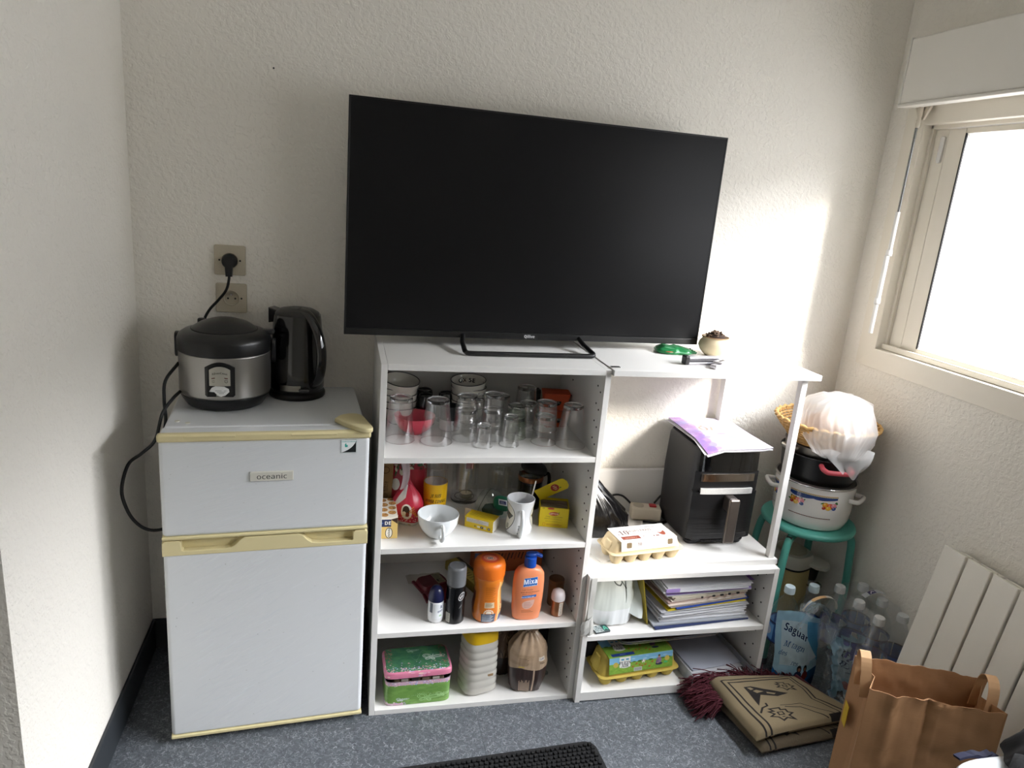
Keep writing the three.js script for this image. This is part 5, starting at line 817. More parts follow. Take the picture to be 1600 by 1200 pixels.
{
  const y = BOARD + 0.0005;
  const af = thing('air_fryer', 'large black air fryer with a grey drawer handle, on the side table base board', 'air fryer', [1.716, y, 0.168], 0.0);
  const satin = M(0x101012, 0.38), side = M(0x131316, 0.5);
  const brushed = M(0x0f0f11, 0.36, 0, { bumpMap: tex(256, 256, (g, w) => { fill(g, '#777', 0, 0, w, w); for (let i = 0; i < 260; i++) { fill(g, rnd() < 0.5 ? '#999' : '#555', 0, rr(0, w), w, rr(0.5, 3)); } }, { srgb: false }), bumpScale: 0.0008 });
  part(af, 'body', loft([{ y: 0.012, rx: 0.104, rz: 0.112, n: 6 }, { y: 0.03, rx: 0.11, rz: 0.118, n: 6 }, { y: 0.2, rx: 0.113, rz: 0.119, n: 6 }, { y: 0.31, rx: 0.111, rz: 0.114, n: 6 }, { y: 0.322, rx: 0.106, rz: 0.109, n: 6 }], 96), side);
  const fitF = (x) => 0.1195 - 0.012 * Math.pow(Math.abs(x) / 0.112, 5);
  const front = (y0, y1, hw, off, lean = 0) => sheet((s, t) => { const x = (s - 0.5) * 2 * hw; return [x, y0 + (y1 - y0) * t, fitF(x) + off - lean * t]; }, 28, 4, 0.006);
  part(af, 'control_panel', front(0.25, 0.319, 0.1, 0.003, 0.004), P(0x050506, 0.07, { clearcoat: 1 }));
  part(af, 'front_band', front(0.188, 0.249, 0.108, 0.002), satin);
  part(af, 'chrome_strip', front(0.219, 0.243, 0.09, 0.005), M(0xb7aea6, 0.15, 1));
  part(af, 'printed_strip', front(0.179, 0.197, 0.088, 0.0085), T(512, 48, (g, w, h) => { fill(g, '#c4c3c0', 0, 0, w, h); for (let i = 0; i < 400; i++) { g.globalAlpha = 0.5; fill(g, '#8d8c89', rr(0, w), rr(6, h - 6), 3, 2); } g.globalAlpha = 1; }));
  const dr = part(af, 'drawer', front(0.028, 0.184, 0.109, 0.0055, -0.001), brushed);
  part(dr, 'drawer_gap', front(0.1835, 0.188, 0.109, 0.0005), M(0x020202, 0.8));
  const hd = part(dr, 'handle', bx(-0.0, 0.036, 0.03, 0.176, 0.155, 0.168, 0.006, 3), M(0x6c645e, 0.32, 0.7), [-0.018 + 0.01, 0, 0], null, 'dull metal handle plate');
  part(dr, 'handle_stem', bx(0.003, 0.033, 0.13, 0.176, 0.118, 0.157, 0.005, 2), M(0x3a3431, 0.4, 0.4), [-0.008, 0, 0]);
  const vents = []; for (let i = 0; i < 22; i++) vents.push(bx(-0.055 + i * 0.005, -0.0525 + i * 0.005, 0.0135, 0.021, 0.112, 0.1185, 0.0004));
  part(af, 'vents', mergeGeometries(vents), M(0x2c2c2e, 0.6)).userData.kind = 'stuff';
  for (const [x, z] of [[-0.075, 0.085], [0.075, 0.085], [-0.075, -0.085], [0.075, -0.085]]) part(af, 'foot', loft([{ y: 0, rx: 0.02, rz: 0.018, n: 3 }, { y: 0.014, rx: 0.026, rz: 0.024, n: 3 }], 24), side, [x, 0, z]);
  // papers on the fryer
  const pa = (label, lift, turn, w, d, mat, dx = 0, dz = 0, curl = 0.004) => single('magazine', label, 'magazine', sheet((s, t) => [(s - 0.5) * w, curl * Math.cos((s - 0.3) * 4) * Math.cos((t - 0.4) * 3) + (s < 0.25 && t > 0.7 ? -(0.25 - s) * (t - 0.7) * 0.22 : 0) + (s > 0.85 ? (s - 0.85) * 0.03 : 0), (t - 0.5) * d], 24, 28, 0.0012), mat, [1.726 + dx, y + 0.3225 + lift, 0.168 + dz], turn, 'magazines on the air fryer');
  pa('white paper sheet at the bottom of the pile on the air fryer', 0.004, 0.0, 0.215, 0.3, M(0xdedde0, 0.6));
  pa('white brochure in the middle of the pile on the air fryer', 0.0075, -0.06, 0.216, 0.296, M(0xe4e2e6, 0.5), 0.002, 0.002);
  pa('pastel purple magazine on top of the pile on the air fryer', 0.0115, -0.02, 0.212, 0.3, T(512, 700, (g, w, h) => {
    fill(g, '#c4bccb', 0, 0, w, h);
    for (let i = 0; i < 60; i++) { g.globalAlpha = 0.4; blob(g, ['#8f52a6', '#a878ba', '#7f74b4'][i % 3], rr(0, 90), rr(0, h), rr(20, 60), rr(20, 60)); }
    for (let i = 0; i < 60; i++) { g.globalAlpha = 0.35; blob(g, ['#a9a2c4', '#cabfc0', '#d3c8bc', '#b7a6c6'][i % 4], rr(140, 500), rr(0, h), rr(20, 70), rr(14, 50)); } g.globalAlpha = 0.8; blob(g, '#6c76b0', 330, 250, 54, 30); blob(g, '#7d8cc0', 400, 150, 34, 50, 0.5); blob(g, '#8a4a72', 260, 310, 44, 12); blob(g, '#5d5f8f', 300, 320, 70, 8);
    g.globalAlpha = 0.7; say(g, 'QVV', 240, 420, 110, '#a88a5a', 'bold', 'center', 0, 'serif'); g.globalAlpha = 1;
  }, 0.3), 0.003, 0);
  const ec = M(0xcfbb95, 0.9), lab = M(0xd3d1cd, 0.55);
  eggCarton('egg_box', 'beige pulp egg box with a white label reading ten, beside the air fryer', [1.437, y, 0.325], 0.13, {
    w: 0.236, d: 0.104, h: 0.072, n: 5, pulp: ec, mat: lab,
    topTex: T(1024, 420, (g, w, h) => { fill(g, '#d3d1cd', 0, 0, w, h); say(g, '.10', 170, 176, 160, '#4c2216', 'bold', 'center', 0, 'serif'); say(g, 'OEUFS FRAIS', 490, 146, 76, '#5c3c24', 'bold'); say(g, 'DE POULES ELEVEES AU SOL', 510, 222, 36, '#5c3c24', 'bold'); fill(g, '#7a3626', 70, 280, 330, 90); say(g, 'CATEGORIE A', 235, 332, 34, '#caa08c'); blob(g, '#8a4634', 470, 320, 16, 10); for (const x of [660, 710, 740]) blob(g, '#6a3a2c', x, 330, 14, 20, 0.5); g.fillStyle = '#8a4634'; g.beginPath(); g.moveTo(770, 230); g.quadraticCurveTo(830, 290, 900, 200); g.quadraticCurveTo(930, 300, 850, 340); g.quadraticCurveTo(790, 330, 770, 230); g.fill(); for (let i = 0; i < 22; i++) fill(g, '#6a6a72', 640 + i * 9, 40, 4, 70); }, 0.5),
    frontTex: T(1024, 160, (g, w, h) => { fill(g, '#d3d1cd', 0, 0, w, h); say(g, '10', 330, 60, 76, '#5c3c24'); lines(g, '#9a8a78', 130, 110, 90, 3, 12, 4); }, 0.5),
    holes: Object.assign([-0.068, 0.07], { along: 0.38, mat: M(0x6f5d42, 0.9) }) });
  const ps = single('paper_sheet', 'loose white sheets lying under the beige egg box', 'paper', sheet((s, t) => [(s - 0.5) * 0.2, 0.001 + 0.006 * Math.max(0, t - 0.6) * Math.sin(s * 5), (0.5 - t) * 0.21], 12, 12, 0.0012), M(0xe2e1de, 0.6), [1.378, y, 0.24], 0.2);
  // black plastic bag
  const bb = thing('plastic_bag', 'shiny black plastic bag slumped against the shelf unit behind the beige egg box', 'bag', [1.362, y + 0.0008, 0.135], 0.05);
  part(bb, 'bag', loft([[0, 0.085, 0.07, 0], [0.004, 0.096, 0.082, 0], [0.05, 0.094, 0.084, -0.002], [0.1, 0.07, 0.072, -0.024], [0.15, 0.044, 0.05, -0.048], [0.19, 0.025, 0.028, -0.068], [0.206, 0.01, 0.01, -0.08]].map(([yy, a, b, x]) => ({ y: yy, rx: a, rz: b, x: x + 0.002, n: 2.3 })), 128, { bump: (p, a, v, d) => { const k = 0.011 * (ridge(p[0] * 22, p[1] * 22, p[2] * 22, 5) - 0.8) * Math.min(1, v * 6 + 0.1); return [Math.max(-0.104, p[0] + d[0] * k), Math.max(0, p[1] + k * 0.5), p[2] + d[2] * k]; } }), P(0x0a090a, 0.22, { clearcoat: 0.5, clearcoatRoughness: 0.2 }));
  part(bb, 'torn_edge', sheet((s, t) => [0.075 + 0.02 * s, 0.006 + 0.05 * (1 - t) * (0.6 + 0.4 * Math.sin(s * 9)), -0.03 + 0.11 * t + 0.01 * Math.sin(s * 7)], 12, 20, 0.0006), P(0x0a090a, 0.25, { clearcoat: 0.4 }));
  // power strip with red switch
  const st = thing('power_strip', 'off-white power strip with a red switch behind the black plastic bag', 'power strip', [1.565, y, 0.09], -0.25);
  part(st, 'housing', bx(-0.06, 0.04, 0.004, 0.046, -0.026, 0.026, 0.006, 3), M(0xd3c8b4, 0.45)); part(st, 'rocker_switch', bx(0.0, 0.024, 0.046, 0.052, -0.012, 0.01, 0.003, 2), M(0xb2252c, 0.35)); part(st, 'outlet_recess', lathe([[0.0, 0.001], [0.016, 0.001], [0.0175, 0.0025], [0.018, 0]], 28), M(0xb5aa96, 0.5), [-0.035, 0.0455, 0]);
  part(st, 'base_foot', bx(-0.05, 0.03, 0, 0.005, -0.02, 0.02, 0.002), M(0xb0a590, 0.6));
  part(st, 'cable', tube([[-0.05, 0.035, -0.02], [-0.09, 0.062, -0.032], [-0.13, 0.058, -0.025], [-0.16, 0.03, 0.0]], 0.0035, 40, 8), rubber); part(st, 'cable', tube([[0.02, 0.05, -0.02], [0.05, 0.075, -0.04], [0.09, 0.07, -0.04], [0.12, 0.03, -0.035]], 0.0035, 40, 8), rubber); part(st, 'cable', tube([[-0.02, 0.0045, 0.034], [0.03, 0.0045, 0.036], [0.06, 0.0045, 0.02]], 0.0038, 30, 8), rubber);
  const pl = thing('cable_plug', 'round black plug lying loose beside the air fryer', 'plug', [1.556, y, 0.185], 0.7);
  part(pl, 'body', lathe([[0, 0], [0.017, 0], [0.018, 0.012], [0.014, 0.02], [0.009, 0.024], [0, 0.025]], 28), rubber, [0, 0.018, 0], [PI / 2, 0, 0]); part(pl, 'cable', tube([[0, 0.01, 0.022], [0.01, 0.006, 0.035], [0.03, 0.004, 0.03], [0.04, 0.004, 0.0]], 0.0036, 30, 8), rubber);
}
// ---------------------------------------------------------------- in the low cabinet
{
  const y = 0.2256 + 0.0005;
  const wb = thing('clothes_bag', 'pale mint plastic bag stuffed with folded cloth on the cabinet shelf', 'bag', [1.364, y, 0.262], 0.08);
  part(wb, 'bag', loft([[0, 0.072, 0.09], [0.004, 0.08, 0.1], [0.05, 0.084, 0.104], [0.1, 0.076, 0.096], [0.14, 0.06, 0.08], [0.162, 0.036, 0.05]].map(([yy, a, b], i) => ({ y: yy, rx: a, rz: b, x: -0.0, n: 3.2 })), 110, { bump: (p, a, v, d) => { const k = 0.008 * (ridge(p[0] * 8 + 3, p[1] * 34 - p[0] * 14, p[2] * 8, 4) - 0.8) + 0.004 * Math.sin(p[1] * 190 + p[0] * 30) * (v < 0.55 ? 1 : 0.2); return [p[0] + d[0] * k, Math.max(0, p[1] + 0.3 * k), p[2] + d[2] * k]; } }), T(1024, 256, (g, w, h) => { fill(g, '#d3dad6', 0, 0, w, h); fill(g, '#dfe3e6', 0, 150, w, 110); g.strokeStyle = '#2e3a38'; g.lineWidth = 5; for (const [x, yy] of [[520, 50], [620, 40]]) { g.beginPath(); g.ellipse(x, yy, 28, 18, 0.3, 0, 7); g.stroke(); g.beginPath(); g.moveTo(x + 20, yy); g.lineTo(x + 60, yy + 40); g.stroke(); } }, 0.4));
  part(wb, 'loose_fold', sheet((s, t) => [0.03 + 0.055 * s, 0.15 - 0.11 * t - 0.02 * s, 0.07 + 0.035 * t + 0.01 * Math.sin(s * 5 + t * 4)], 16, 20, 0.0008), M(0xd0d8d5, 0.4));
  const cd = thing('small_card_box', 'little flat box with a green letter lying in front of the mint bag', 'box', [1.318, y, 0.3835], 0.16);
  part(cd, 'box', bx(-0.022, 0.026, 0, 0.006, -0.016, 0.016, 0.0008), box6(M(0x3c4446, 0.5), { 2: T(192, 128, (g, w, h) => { fill(g, '#8f9a9a', 0, 0, w, h); for (let i = 0; i < 40; i++) blob(g, i % 2 ? '#3f4a4c' : '#c6cbc8', rr(0, 110), rr(0, h), rr(4, 14), rr(3, 8)); fill(g, '#2c4a48', 112, 0, 80, h); say(g, 'A', 152, 64, 100, '#58b89a'); }) })); part(cd, 'flap', bx(0.026, 0.0266, 0.0006, 0.0056, -0.015, 0.015, 0.0002), M(0x2f3a3a, 0.6));
  // the pile of papers: each sheaf is a thing
  const G = 'papers and folders piled on the cabinet shelf'; let at = y;
  const sheaf = (name, label, cat, h, { x = 1.648, z = 0.255, w = 0.3, d = 0.235, turn = 0, color = 0xdedee2, wave = 0.004, edge } = {}) => {
    const o = thing(name, label, cat, [x, at, z], turn, G);
    const layers = Math.max(1, Math.round(h / 0.0042)), step = h / layers;
    for (let i = 0; i < layers; i++) { const dx = rr(-0.008, 0.008), dz = rr(-0.006, 0.004); part(o, layers > 1 ? 'paper_layer' : 'cover', sheet((s, t) => [(s - 0.5) * w + dx, step * (i + 0.92) + wave * 0.12 * Math.sin(s * 7 + i) * (i > 0 ? 1 : 0), (t - 0.5) * d * -1 + dz], 14, 4, step * 0.8), edge && i % 3 === 1 ? M(edge, 0.6) : M(color, 0.65)); }
    at += h + 0.0004; return o;
  };
  sheaf('folder', 'dark navy folder at the very bottom of the paper pile', 'folder', 0.0055, { color: 0x26345f, w: 0.33, x: 1.646, z: 0.268, turn: 0.08, wave: 0 });
  sheaf('folder', 'grey translucent folder, second from the bottom of the paper pile', 'folder', 0.006, { color: 0xa2a6ac, w: 0.33, x: 1.644, z: 0.262, turn: 0.05 });
  sheaf('paper_sheaf', 'thick white paper sheaf above the grey folder, lowest of the white sheaves', 'papers', 0.02, { w: 0.3, x: 1.655, turn: 0.04 });
  sheaf('paper_sheaf', 'white sheaf of curling sheets in the middle of the paper pile', 'papers', 0.021, { w: 0.305, x: 1.652, turn: 0.1, edge: 0xc9c9cf });
  sheaf('folder', 'thin yellow folder showing as a bright line in the paper pile', 'folder', 0.004, { color: 0xd9c22a, w: 0.285, x: 1.66, turn: 0.12 });
  sheaf('folder', 'bright blue folder poking out right, upper half of the paper pile', 'folder', 0.0055, { color: 0x2f4fa3, w: 0.27, x: 1.67, turn: 0.15 });
  sheaf('paper_sheaf', 'cream fanned sheaf with many page edges above the blue folder', 'papers', 0.024, { color: 0xd6c8bc, w: 0.28, x: 1.655, turn: 0.13, edge: 0xb49a90 });
  const spine = sheaf('binder_page', 'cream punched binder strip with round holes near the pile top', 'papers', 0.012, { color: 0xd9d0bd, w: 0.26, x: 1.66, z: 0.258, turn: 0.11 });
  for (const [x, w] of [[-0.04, 0.006], [0.0, 0.009], [0.028, 0.012], [0.058, 0.008], [0.088, 0.01]]) part(spine, 'punch_hole', bx(x, x + w, 0.003, 0.0085, 0.122, 0.1262, 0.001), M(0x1c1a18, 0.8));
  sheaf('paper_sheaf', 'white sheaf with a lilac divider near the top of the paper pile', 'papers', 0.016, { w: 0.295, x: 1.66, turn: 0.06, edge: 0x9a7fc4 });
  const topS = sheaf('paper_sheaf', 'topmost white sheaf of the pile with a purple sheet poking out right', 'papers', 0.016, { w: 0.29, x: 1.652, z: 0.268, turn: 0.03 });
  part(topS, 'purple_sheet', sheet((s, t) => [0.125 + 0.05 * s, 0.012 - 0.004 * s, 0.09 - 0.09 * t], 8, 8, 0.0006), M(0x8b63b5, 0.6), null, null, 'purple sheet');
  part(topS, 'lilac_tab', bx(-0.146, -0.1, 0.002, 0.014, 0.118, 0.1205, 0.0006), M(0xa58cc9, 0.6));
  const lean = (name, label, x, color, tilt, h, z = 0.215, d = 0.25) => { const o = thing(name, label, 'folder', [x, y, z], 0.02, 'folders leaning on the paper pile'); o.rotation.z = tilt; part(o, 'cover', bx(-0.0016, 0.0016, 0, h, -d / 2, d / 2, 0.0008), M(color, 0.45)); part(o, 'inside_sheets', bx(0.0018, 0.0038, 0.004, h - 0.012, -d / 2 + 0.004, d / 2 - 0.01, 0.0004), M(0xcfcfd2, 0.7)); return o; };
  lean('folder', 'olive yellow folder leaning upright against the left side of the paper pile', 1.474, 0x9a8a2a, 0.22, 0.166, 0.24, 0.26);
  // compartment below
  const f = 0.0331 + 0.0005;
  const ey = M(0xc2ab50, 0.85), yl = M(0x8fb24e, 0.5);
  eggCarton('egg_box', 'yellow egg box with a printed farm label in the lowest compartment', [1.464, f, 0.332], 0.1, {
    w: 0.268, d: 0.11, h: 0.092, n: 5, pulp: ey, mat: yl, tray: 0.032, drop: 0.39,
    topTex: T(1024, 380, (g, w, h) => { cartonScene(g, w, h); fill(g, '#27418a', 60, h * 0.8, 360, 56); lines(g, '#aab8dd', 190, h * 0.86, 120, 1, 10, 6); }, 0.45),
    frontTex: T(1024, 260, (g, w, h) => { cartonScene(g, w, h); barcode(g, 392, h - 66, 130, 58); fill(g, '#4fae6a', 880, h * 0.6, 60, 34); }, 0.45),
    holes: Object.assign([-0.088, 0.09], { along: 0.42, mat: ey, round: true }) });
  const cl = thing('cloth_pile', 'folded dark and pink cloth pile behind the yellow egg box', 'cloth', [1.45, f, 0.15], 0.03);
  part(cl, 'dark_cloth', loft([[0, 0.14, 0.11], [0.01, 0.155, 0.118], [0.055, 0.155, 0.12], [0.075, 0.15, 0.112]].map(([yy, a, b]) => ({ y: yy, rx: a, rz: b, n: 4 })), 80, { bump: (p, a, v, d) => { const k = 0.006 * fbm(p[0] * 18, p[1] * 50, p[2] * 18); return [p[0] + d[0] * k, Math.max(0, p[1] + k * v), p[2] + d[2] * k]; } }), M(0x232024, 0.95));
  part(cl, 'pink_cloth', loft([[0.076, 0.13, 0.1], [0.084, 0.155, 0.118], [0.1, 0.15, 0.115], [0.12, 0.13, 0.1]].map(([yy, a, b]) => ({ y: yy, rx: a, rz: b, n: 4 })), 80, { bump: (p, a, v, d) => { const k = 0.006 * fbm(p[0] * 18, p[1] * 50, p[2] * 18); return [p[0] + d[0] * k, p[1] + 0.4 * k * v, p[2] + d[2] * k]; } }), M(0xb78a86, 0.95), null, null, 'dusty pink folded cloth');
  const tr = thing('serving_tray', 'dark brown lacquered tray with a pale rim lying on the cloth pile', 'tray', [1.557, f + 0.1275, 0.225], 0.06);
  part(tr, 'tray', loft([{ y: 0, rx: 0.165, rz: 0.13, n: 12 }, { y: 0.004, rx: 0.176, rz: 0.146, n: 12 }, { y: 0.02, rx: 0.182, rz: 0.152, n: 12 }, { y: 0.02, rx: 0.179, rz: 0.149, n: 12 }, { y: 0.006, rx: 0.17, rz: 0.14, n: 12 }], 96), P(0x170c0c, 0.15, { clearcoat: 0.6 }));
  part(tr, 'pale_rim', loft([{ y: 0.0055, rx: 0.1772, rz: 0.1472, n: 12 }, { y: 0.0075, rx: 0.179, rz: 0.149, n: 12 }, { y: 0.0085, rx: 0.1783, rz: 0.1483, n: 12 }], 96, { bottom: false, top: false }), M(0xb3a99c, 0.3, 0.5));
  const dt = thing('document_tray', 'clear grey document tray with white papers beside the yellow egg box', 'document tray', [1.722, f, 0.258], 0.06);
  part(dt, 'tray_base', bx(-0.108, 0.108, 0, 0.004, -0.16, 0.166, 0.002), P(0xb9bcbf, 0.25, { transmission: 0.4, thickness: 0 }));
  for (const x of [-0.108, 0.1055]) part(dt, 'tray_side', bx(x, x + 0.0025, 0.003, 0.04, -0.16, 0.166, 0.001), P(0xc9ccd0, 0.2, { transmission: 0.5, thickness: 0 }));
  for (let i = 0; i < 4; i++) part(dt, 'paper', sheet((s, t) => [(s - 0.5) * 0.19 + 0.004 * i, 0.0062 + i * 0.0045 + 0.006 * Math.max(0, t - 0.75), 0.14 - 0.28 * t - 0.01 * i], 10, 14, 0.001), M(i === 3 ? 0xc4c8d6 : 0xd6d6da, 0.6), null, [0, 0.03 * (i - 1), 0]);
}
// ---------------------------------------------------------------- stool with pots, in the corner
{
  const turq = M(0x55a89a, 0.42), SX = 2.094, SZ = 0.205, SY = 0.49;
  const st = thing('stool', 'round turquoise metal stool carrying a tower of pots', 'stool', [SX, 0, SZ]);
  part(st, 'seat', lathe([[0, SY - 0.02], [0.138, SY - 0.02], [0.148, SY - 0.018], [0.151, SY - 0.01], [0.148, SY - 0.002], [0.14, SY], [0, SY]], 72), turq);
  for (const a of [3.65, 5.3, 0.62, 1.98].map((q, i) => [-0.98, 1.1, 2.35, -2.5][i])) {   // angle from +z
    const dx = Math.sin(a), dz = Math.cos(a), lim = (v, b) => v;
    const at = (r, yy) => [r * dx, yy, r * dz];
    const out = a === 1.1 ? 0.16 : 0.165;
    part(st, 'leg', tube([at(0.06, SY - 0.034), at(0.1, SY - 0.034), at(0.13, SY - 0.038), at(0.148, SY - 0.06), at(out * 0.96, SY - 0.12), at(out, 0.25), at(out * 0.99, 0.014)], 0.0125, 60, 14, false, 0.4), turq);
    part(st, 'foot_cap', lathe([[0, 0], [0.0145, 0], [0.015, 0.004], [0.0142, 0.022], [0, 0.022]], 20), rubber, at(out * 0.99, 0.0003));
    part(st, 'bumper', bx(-0.009, 0.009, -0.016, 0.014, -0.003, 0.003, 0.002), rubber, at(0.1405, SY - 0.043), [0, a, 0]);
  }
  // white enamel casserole
  const c1 = thing('casserole', 'white enamel pot with a fruit border standing on the turquoise stool', 'pot', [SX, SY + 0.0006, SZ], 0);
  const enamel = P(0xe2e0dc, 0.15, { clearcoat: 0.6 });
  const ring = (pts, n = 64) => lathe(pts, n);
  part(c1, 'body', ring([[0, 0], [0.104, 0], [0.112, 0.004], [0.121, 0.03], [0.125, 0.09], [0.126, 0.148], [0.124, 0.149], [0.123, 0.09], [0.118, 0.03], [0.106, 0.008], [0, 0.006]]), enamel);
  part(c1, 'steel_rim', new THREE.TorusGeometry(0.1265, 0.0032, 10, 80), chrome, [0, 0.1495, 0], [PI / 2, 0, 0]);
  const band = loft([[0.04, 0.1232], [0.09, 0.1258], [0.13, 0.1263]].map(([yy, r]) => ({ y: yy, rx: r, v: (yy - 0.04) / 0.09 })), 96, { bottom: false, top: false });
  part(c1, 'fruit_border', band, new THREE.MeshPhysicalMaterial({ roughness: 0.15, clearcoat: 0.6, transparent: true, alphaTest: 0.5, map: tex(2048, 256, (g, w, h) => {
    g.clearRect(0, 0, w, h);
    const piece = (a, b) => {
      fill(g, '#d8cfa8', a, 4, b - a, 16); for (let x = a; x < b; x += 14) { fill(g, '#b53a2e', x, 6, 6, 6); fill(g, '#2f5a3a', x + 7, 11, 6, 6); } fill(g, '#20356b', a, 20, b - a, 10);
      g.fillStyle = '#27407e'; g.beginPath(); g.moveTo(a, 28); g.lineTo(b, 28); g.lineTo(b, 40); g.quadraticCurveTo((a + b) / 2 + 40, 64, (a + b) / 2, 48); g.quadraticCurveTo(a + 60, 80, a, 44); g.fill();
      for (const cx of [a + 70, b - 60]) { for (let i = 0; i < 16; i++) blob(g, '#3d7a38', cx + rr(-60, 60), 92 + rr(-22, 34), rr(8, 20), rr(5, 10), rr(0, 3)); for (const [dx, dy, r, c] of [[-34, 0, 26, '#d9972a'], [6, 10, 30, '#cf4a35'], [36, 2, 24, '#d98a9a'], [-8, 30, 22, '#e0b038'], [40, 32, 18, '#35508f'], [-44, 30, 16, '#b5352c']]) { blob(g, c, cx + dx, 92 + dy, r, r * 0.92); blob(g, 'rgba(250,235,200,0.55)', cx + dx - r * 0.3, 92 + dy - r * 0.3, r * 0.3); } }
      fill(g, '#3a2620', a + 10, 226, b - a - 40, 6); for (let x = a + 14; x < b - 40; x += 20) fill(g, '#a84a36', x, 227, 9, 4);
    };
    piece(700, 1090); piece(340, 560); piece(1300, 1700); piece(0, 160);
  }) }), null, [0, -0.24, 0]);
  // handles sit on the long axis
  for (const s of [-1, 1]) part(c1, 'handle', tube([[0.122 * s, 0.112, -0.036], [0.146 * s, 0.113, -0.033], [0.15 * s, 0.1135, 0], [0.146 * s, 0.113, 0.033], [0.122 * s, 0.112, 0.036]], 0.0075, 50, 12, false, 0.3), enamel, null, [0, s > 0 ? -0.95 : -0.35, 0]);
  // black pot nested in the rim
  const base = SY + 0.153;
  const c2 = thing('cooking_pot', 'black pot with pink-red side handles stacked on the white enamel pot', 'pot', [SX, base - 0.004, SZ + 0.003], 0);
  const tef = M(0x0d0d0e, 0.38);
  part(c2, 'body', ring([[0, 0], [0.098, 0], [0.106, 0.003], [0.119, 0.03], [0.1245, 0.088], [0.129, 0.092], [0.1285, 0.0945], [0.122, 0.092], [0.116, 0.03], [0.1, 0.008], [0, 0.006]]), tef);
  part(c2, 'rim_bead', new THREE.TorusGeometry(0.1285, 0.0016, 8, 80), M(0x4a4a4c, 0.25, 0.7), [0, 0.0938, 0], [PI / 2, 0, 0]);
  const red = M(0xc9505c, 0.45);
  for (const a of [-0.27, PI - 0.27]) {
    const h = part(c2, 'handle', tube([[-0.042, 0.078, 0.108], [-0.045, 0.074, 0.136], [-0.032, 0.068, 0.148], [0.032, 0.068, 0.148], [0.045, 0.074, 0.136], [0.042, 0.078, 0.108]], 0.0078, 60, 12, false, 0.2), red, null, [0, a, 0], 'pink-red side handle');
  }
  // steel pan inside, and a plate-like lid
  const c3 = thing('steel_saucepan', 'brushed steel pan nested in the black pot under the basket', 'pan', [SX - 0.008, base + 0.0065, SZ + 0.002], 0);
  part(c3, 'body', ring([[0, 0], [0.09, 0], [0.1, 0.006], [0.109, 0.06], [0.111, 0.108], [0.114, 0.11], [0.113, 0.112], [0.107, 0.108], [0.104, 0.05], [0.09, 0.008], [0, 0.006]]), M(0x9a948c, 0.3, 1));
  part(c3, 'loop_handle', tube([[-0.104, 0.098, -0.02], [-0.13, 0.1, -0.018], [-0.134, 0.1, 0.006], [-0.125, 0.099, 0.026], [-0.1, 0.098, 0.026]], 0.0042, 40, 10), M(0xd0ccc2, 0.25, 0.4));
  // wicker basket
  const by = base + 0.12, bk = thing('wicker_basket', 'shallow straw wicker basket on top of the pot tower', 'basket', [SX - 0.012, by, SZ + 0.012], 0);
  const straw = M(0xc8a064, 0.75), straw2 = M(0xb68c50, 0.8);
  part(bk, 'basket_base', lathe([[0, 0], [0.1, 0], [0.102, 0.003], [0.1, 0.006], [0, 0.006]], 40), straw2);
  for (let j = 0; j < 9; j++) { const r0 = 0.102 + 0.0065 * j, yy = 0.006 + j * 0.0078, pts = []; for (let i = 0; i < 72; i++) { const a = i * PI / 36; pts.push([(r0 + 0.0018 * (i % 2 ? 1 : -1) * (j % 2 ? 1 : -1)) * Math.cos(a), yy + 0.001 * Math.sin(a * 5 + j), (r0 + 0.0018 * (i % 2 ? 1 : -1) * (j % 2 ? 1 : -1)) * Math.sin(a)]); } part(bk, 'woven_strand', tube(pts, 0.0037, 180, 6, true), j % 2 ? straw : straw2); }
  for (let i = 0; i < 36; i++) { const a = i * PI / 18; part(bk, 'upright_stake', tube([[0.1 * Math.cos(a), 0.004, 0.1 * Math.sin(a)], [0.127 * Math.cos(a), 0.038, 0.127 * Math.sin(a)], [0.154 * Math.cos(a), 0.072, 0.154 * Math.sin(a)]], 0.0024, 8, 5), straw); }
  part(bk, 'rim_braid', (() => { const pts = []; for (let i = 0; i < 120; i++) { const a = i * PI / 60; pts.push([(0.157 + 0.0025 * Math.sin(i * 1.6)) * Math.cos(a), 0.076 + 0.003 * Math.cos(i * 1.6), (0.157 + 0.0025 * Math.sin(i * 1.6)) * Math.sin(a)]); } return tube(pts, 0.0052, 260, 6, true); })(), straw);
  // bread in the basket, thin white bag over it
  const bd = thing('bread_loaf', 'pale brown bread loaf inside the white bag on the basket', 'bread', [SX - 0.005, by + 0.009, SZ + 0.03], 0.3);
  part(bd, 'crust', loft([[0, 0.04, 0.035], [0.008, 0.075, 0.06], [0.04, 0.09, 0.075], [0.075, 0.08, 0.062], [0.098, 0.03, 0.025]].map(([yy, a, b]) => ({ y: yy, rx: a, rz: b })), 48, { bump: (p, a, v, d) => { const k = 0.006 * fbm(p[0] * 25, p[1] * 25, p[2] * 25); return [p[0] + d[0] * k, p[1] + 0.5 * k * v, p[2] + d[2] * k]; } }), M(0x9a7350, 0.8));
  part(bd, 'green_wrapper', loft([[0.07, 0.05, 0.03], [0.088, 0.045, 0.025], [0.098, 0.02, 0.014]].map(([yy, a, b]) => ({ y: yy, rx: a, rz: b })), 30, { bump: (p, a, v, d) => { const k = 0.004 * fbm(p[0] * 50, p[1] * 50, p[2] * 50); return [p[0] + d[0] * k, p[1], p[2] + d[2] * k]; } }), M(0xb9c4a2, 0.6));
  const film = P(0xf8f7f6, 0.3, { transmission: 0.72, thickness: 0, side: THREE.DoubleSide });
  const wb = thing('plastic_bag', 'thin white plastic bag ballooning over the wicker basket', 'bag', [SX - 0.012, by - 0.0, SZ + 0.06], -0.2);
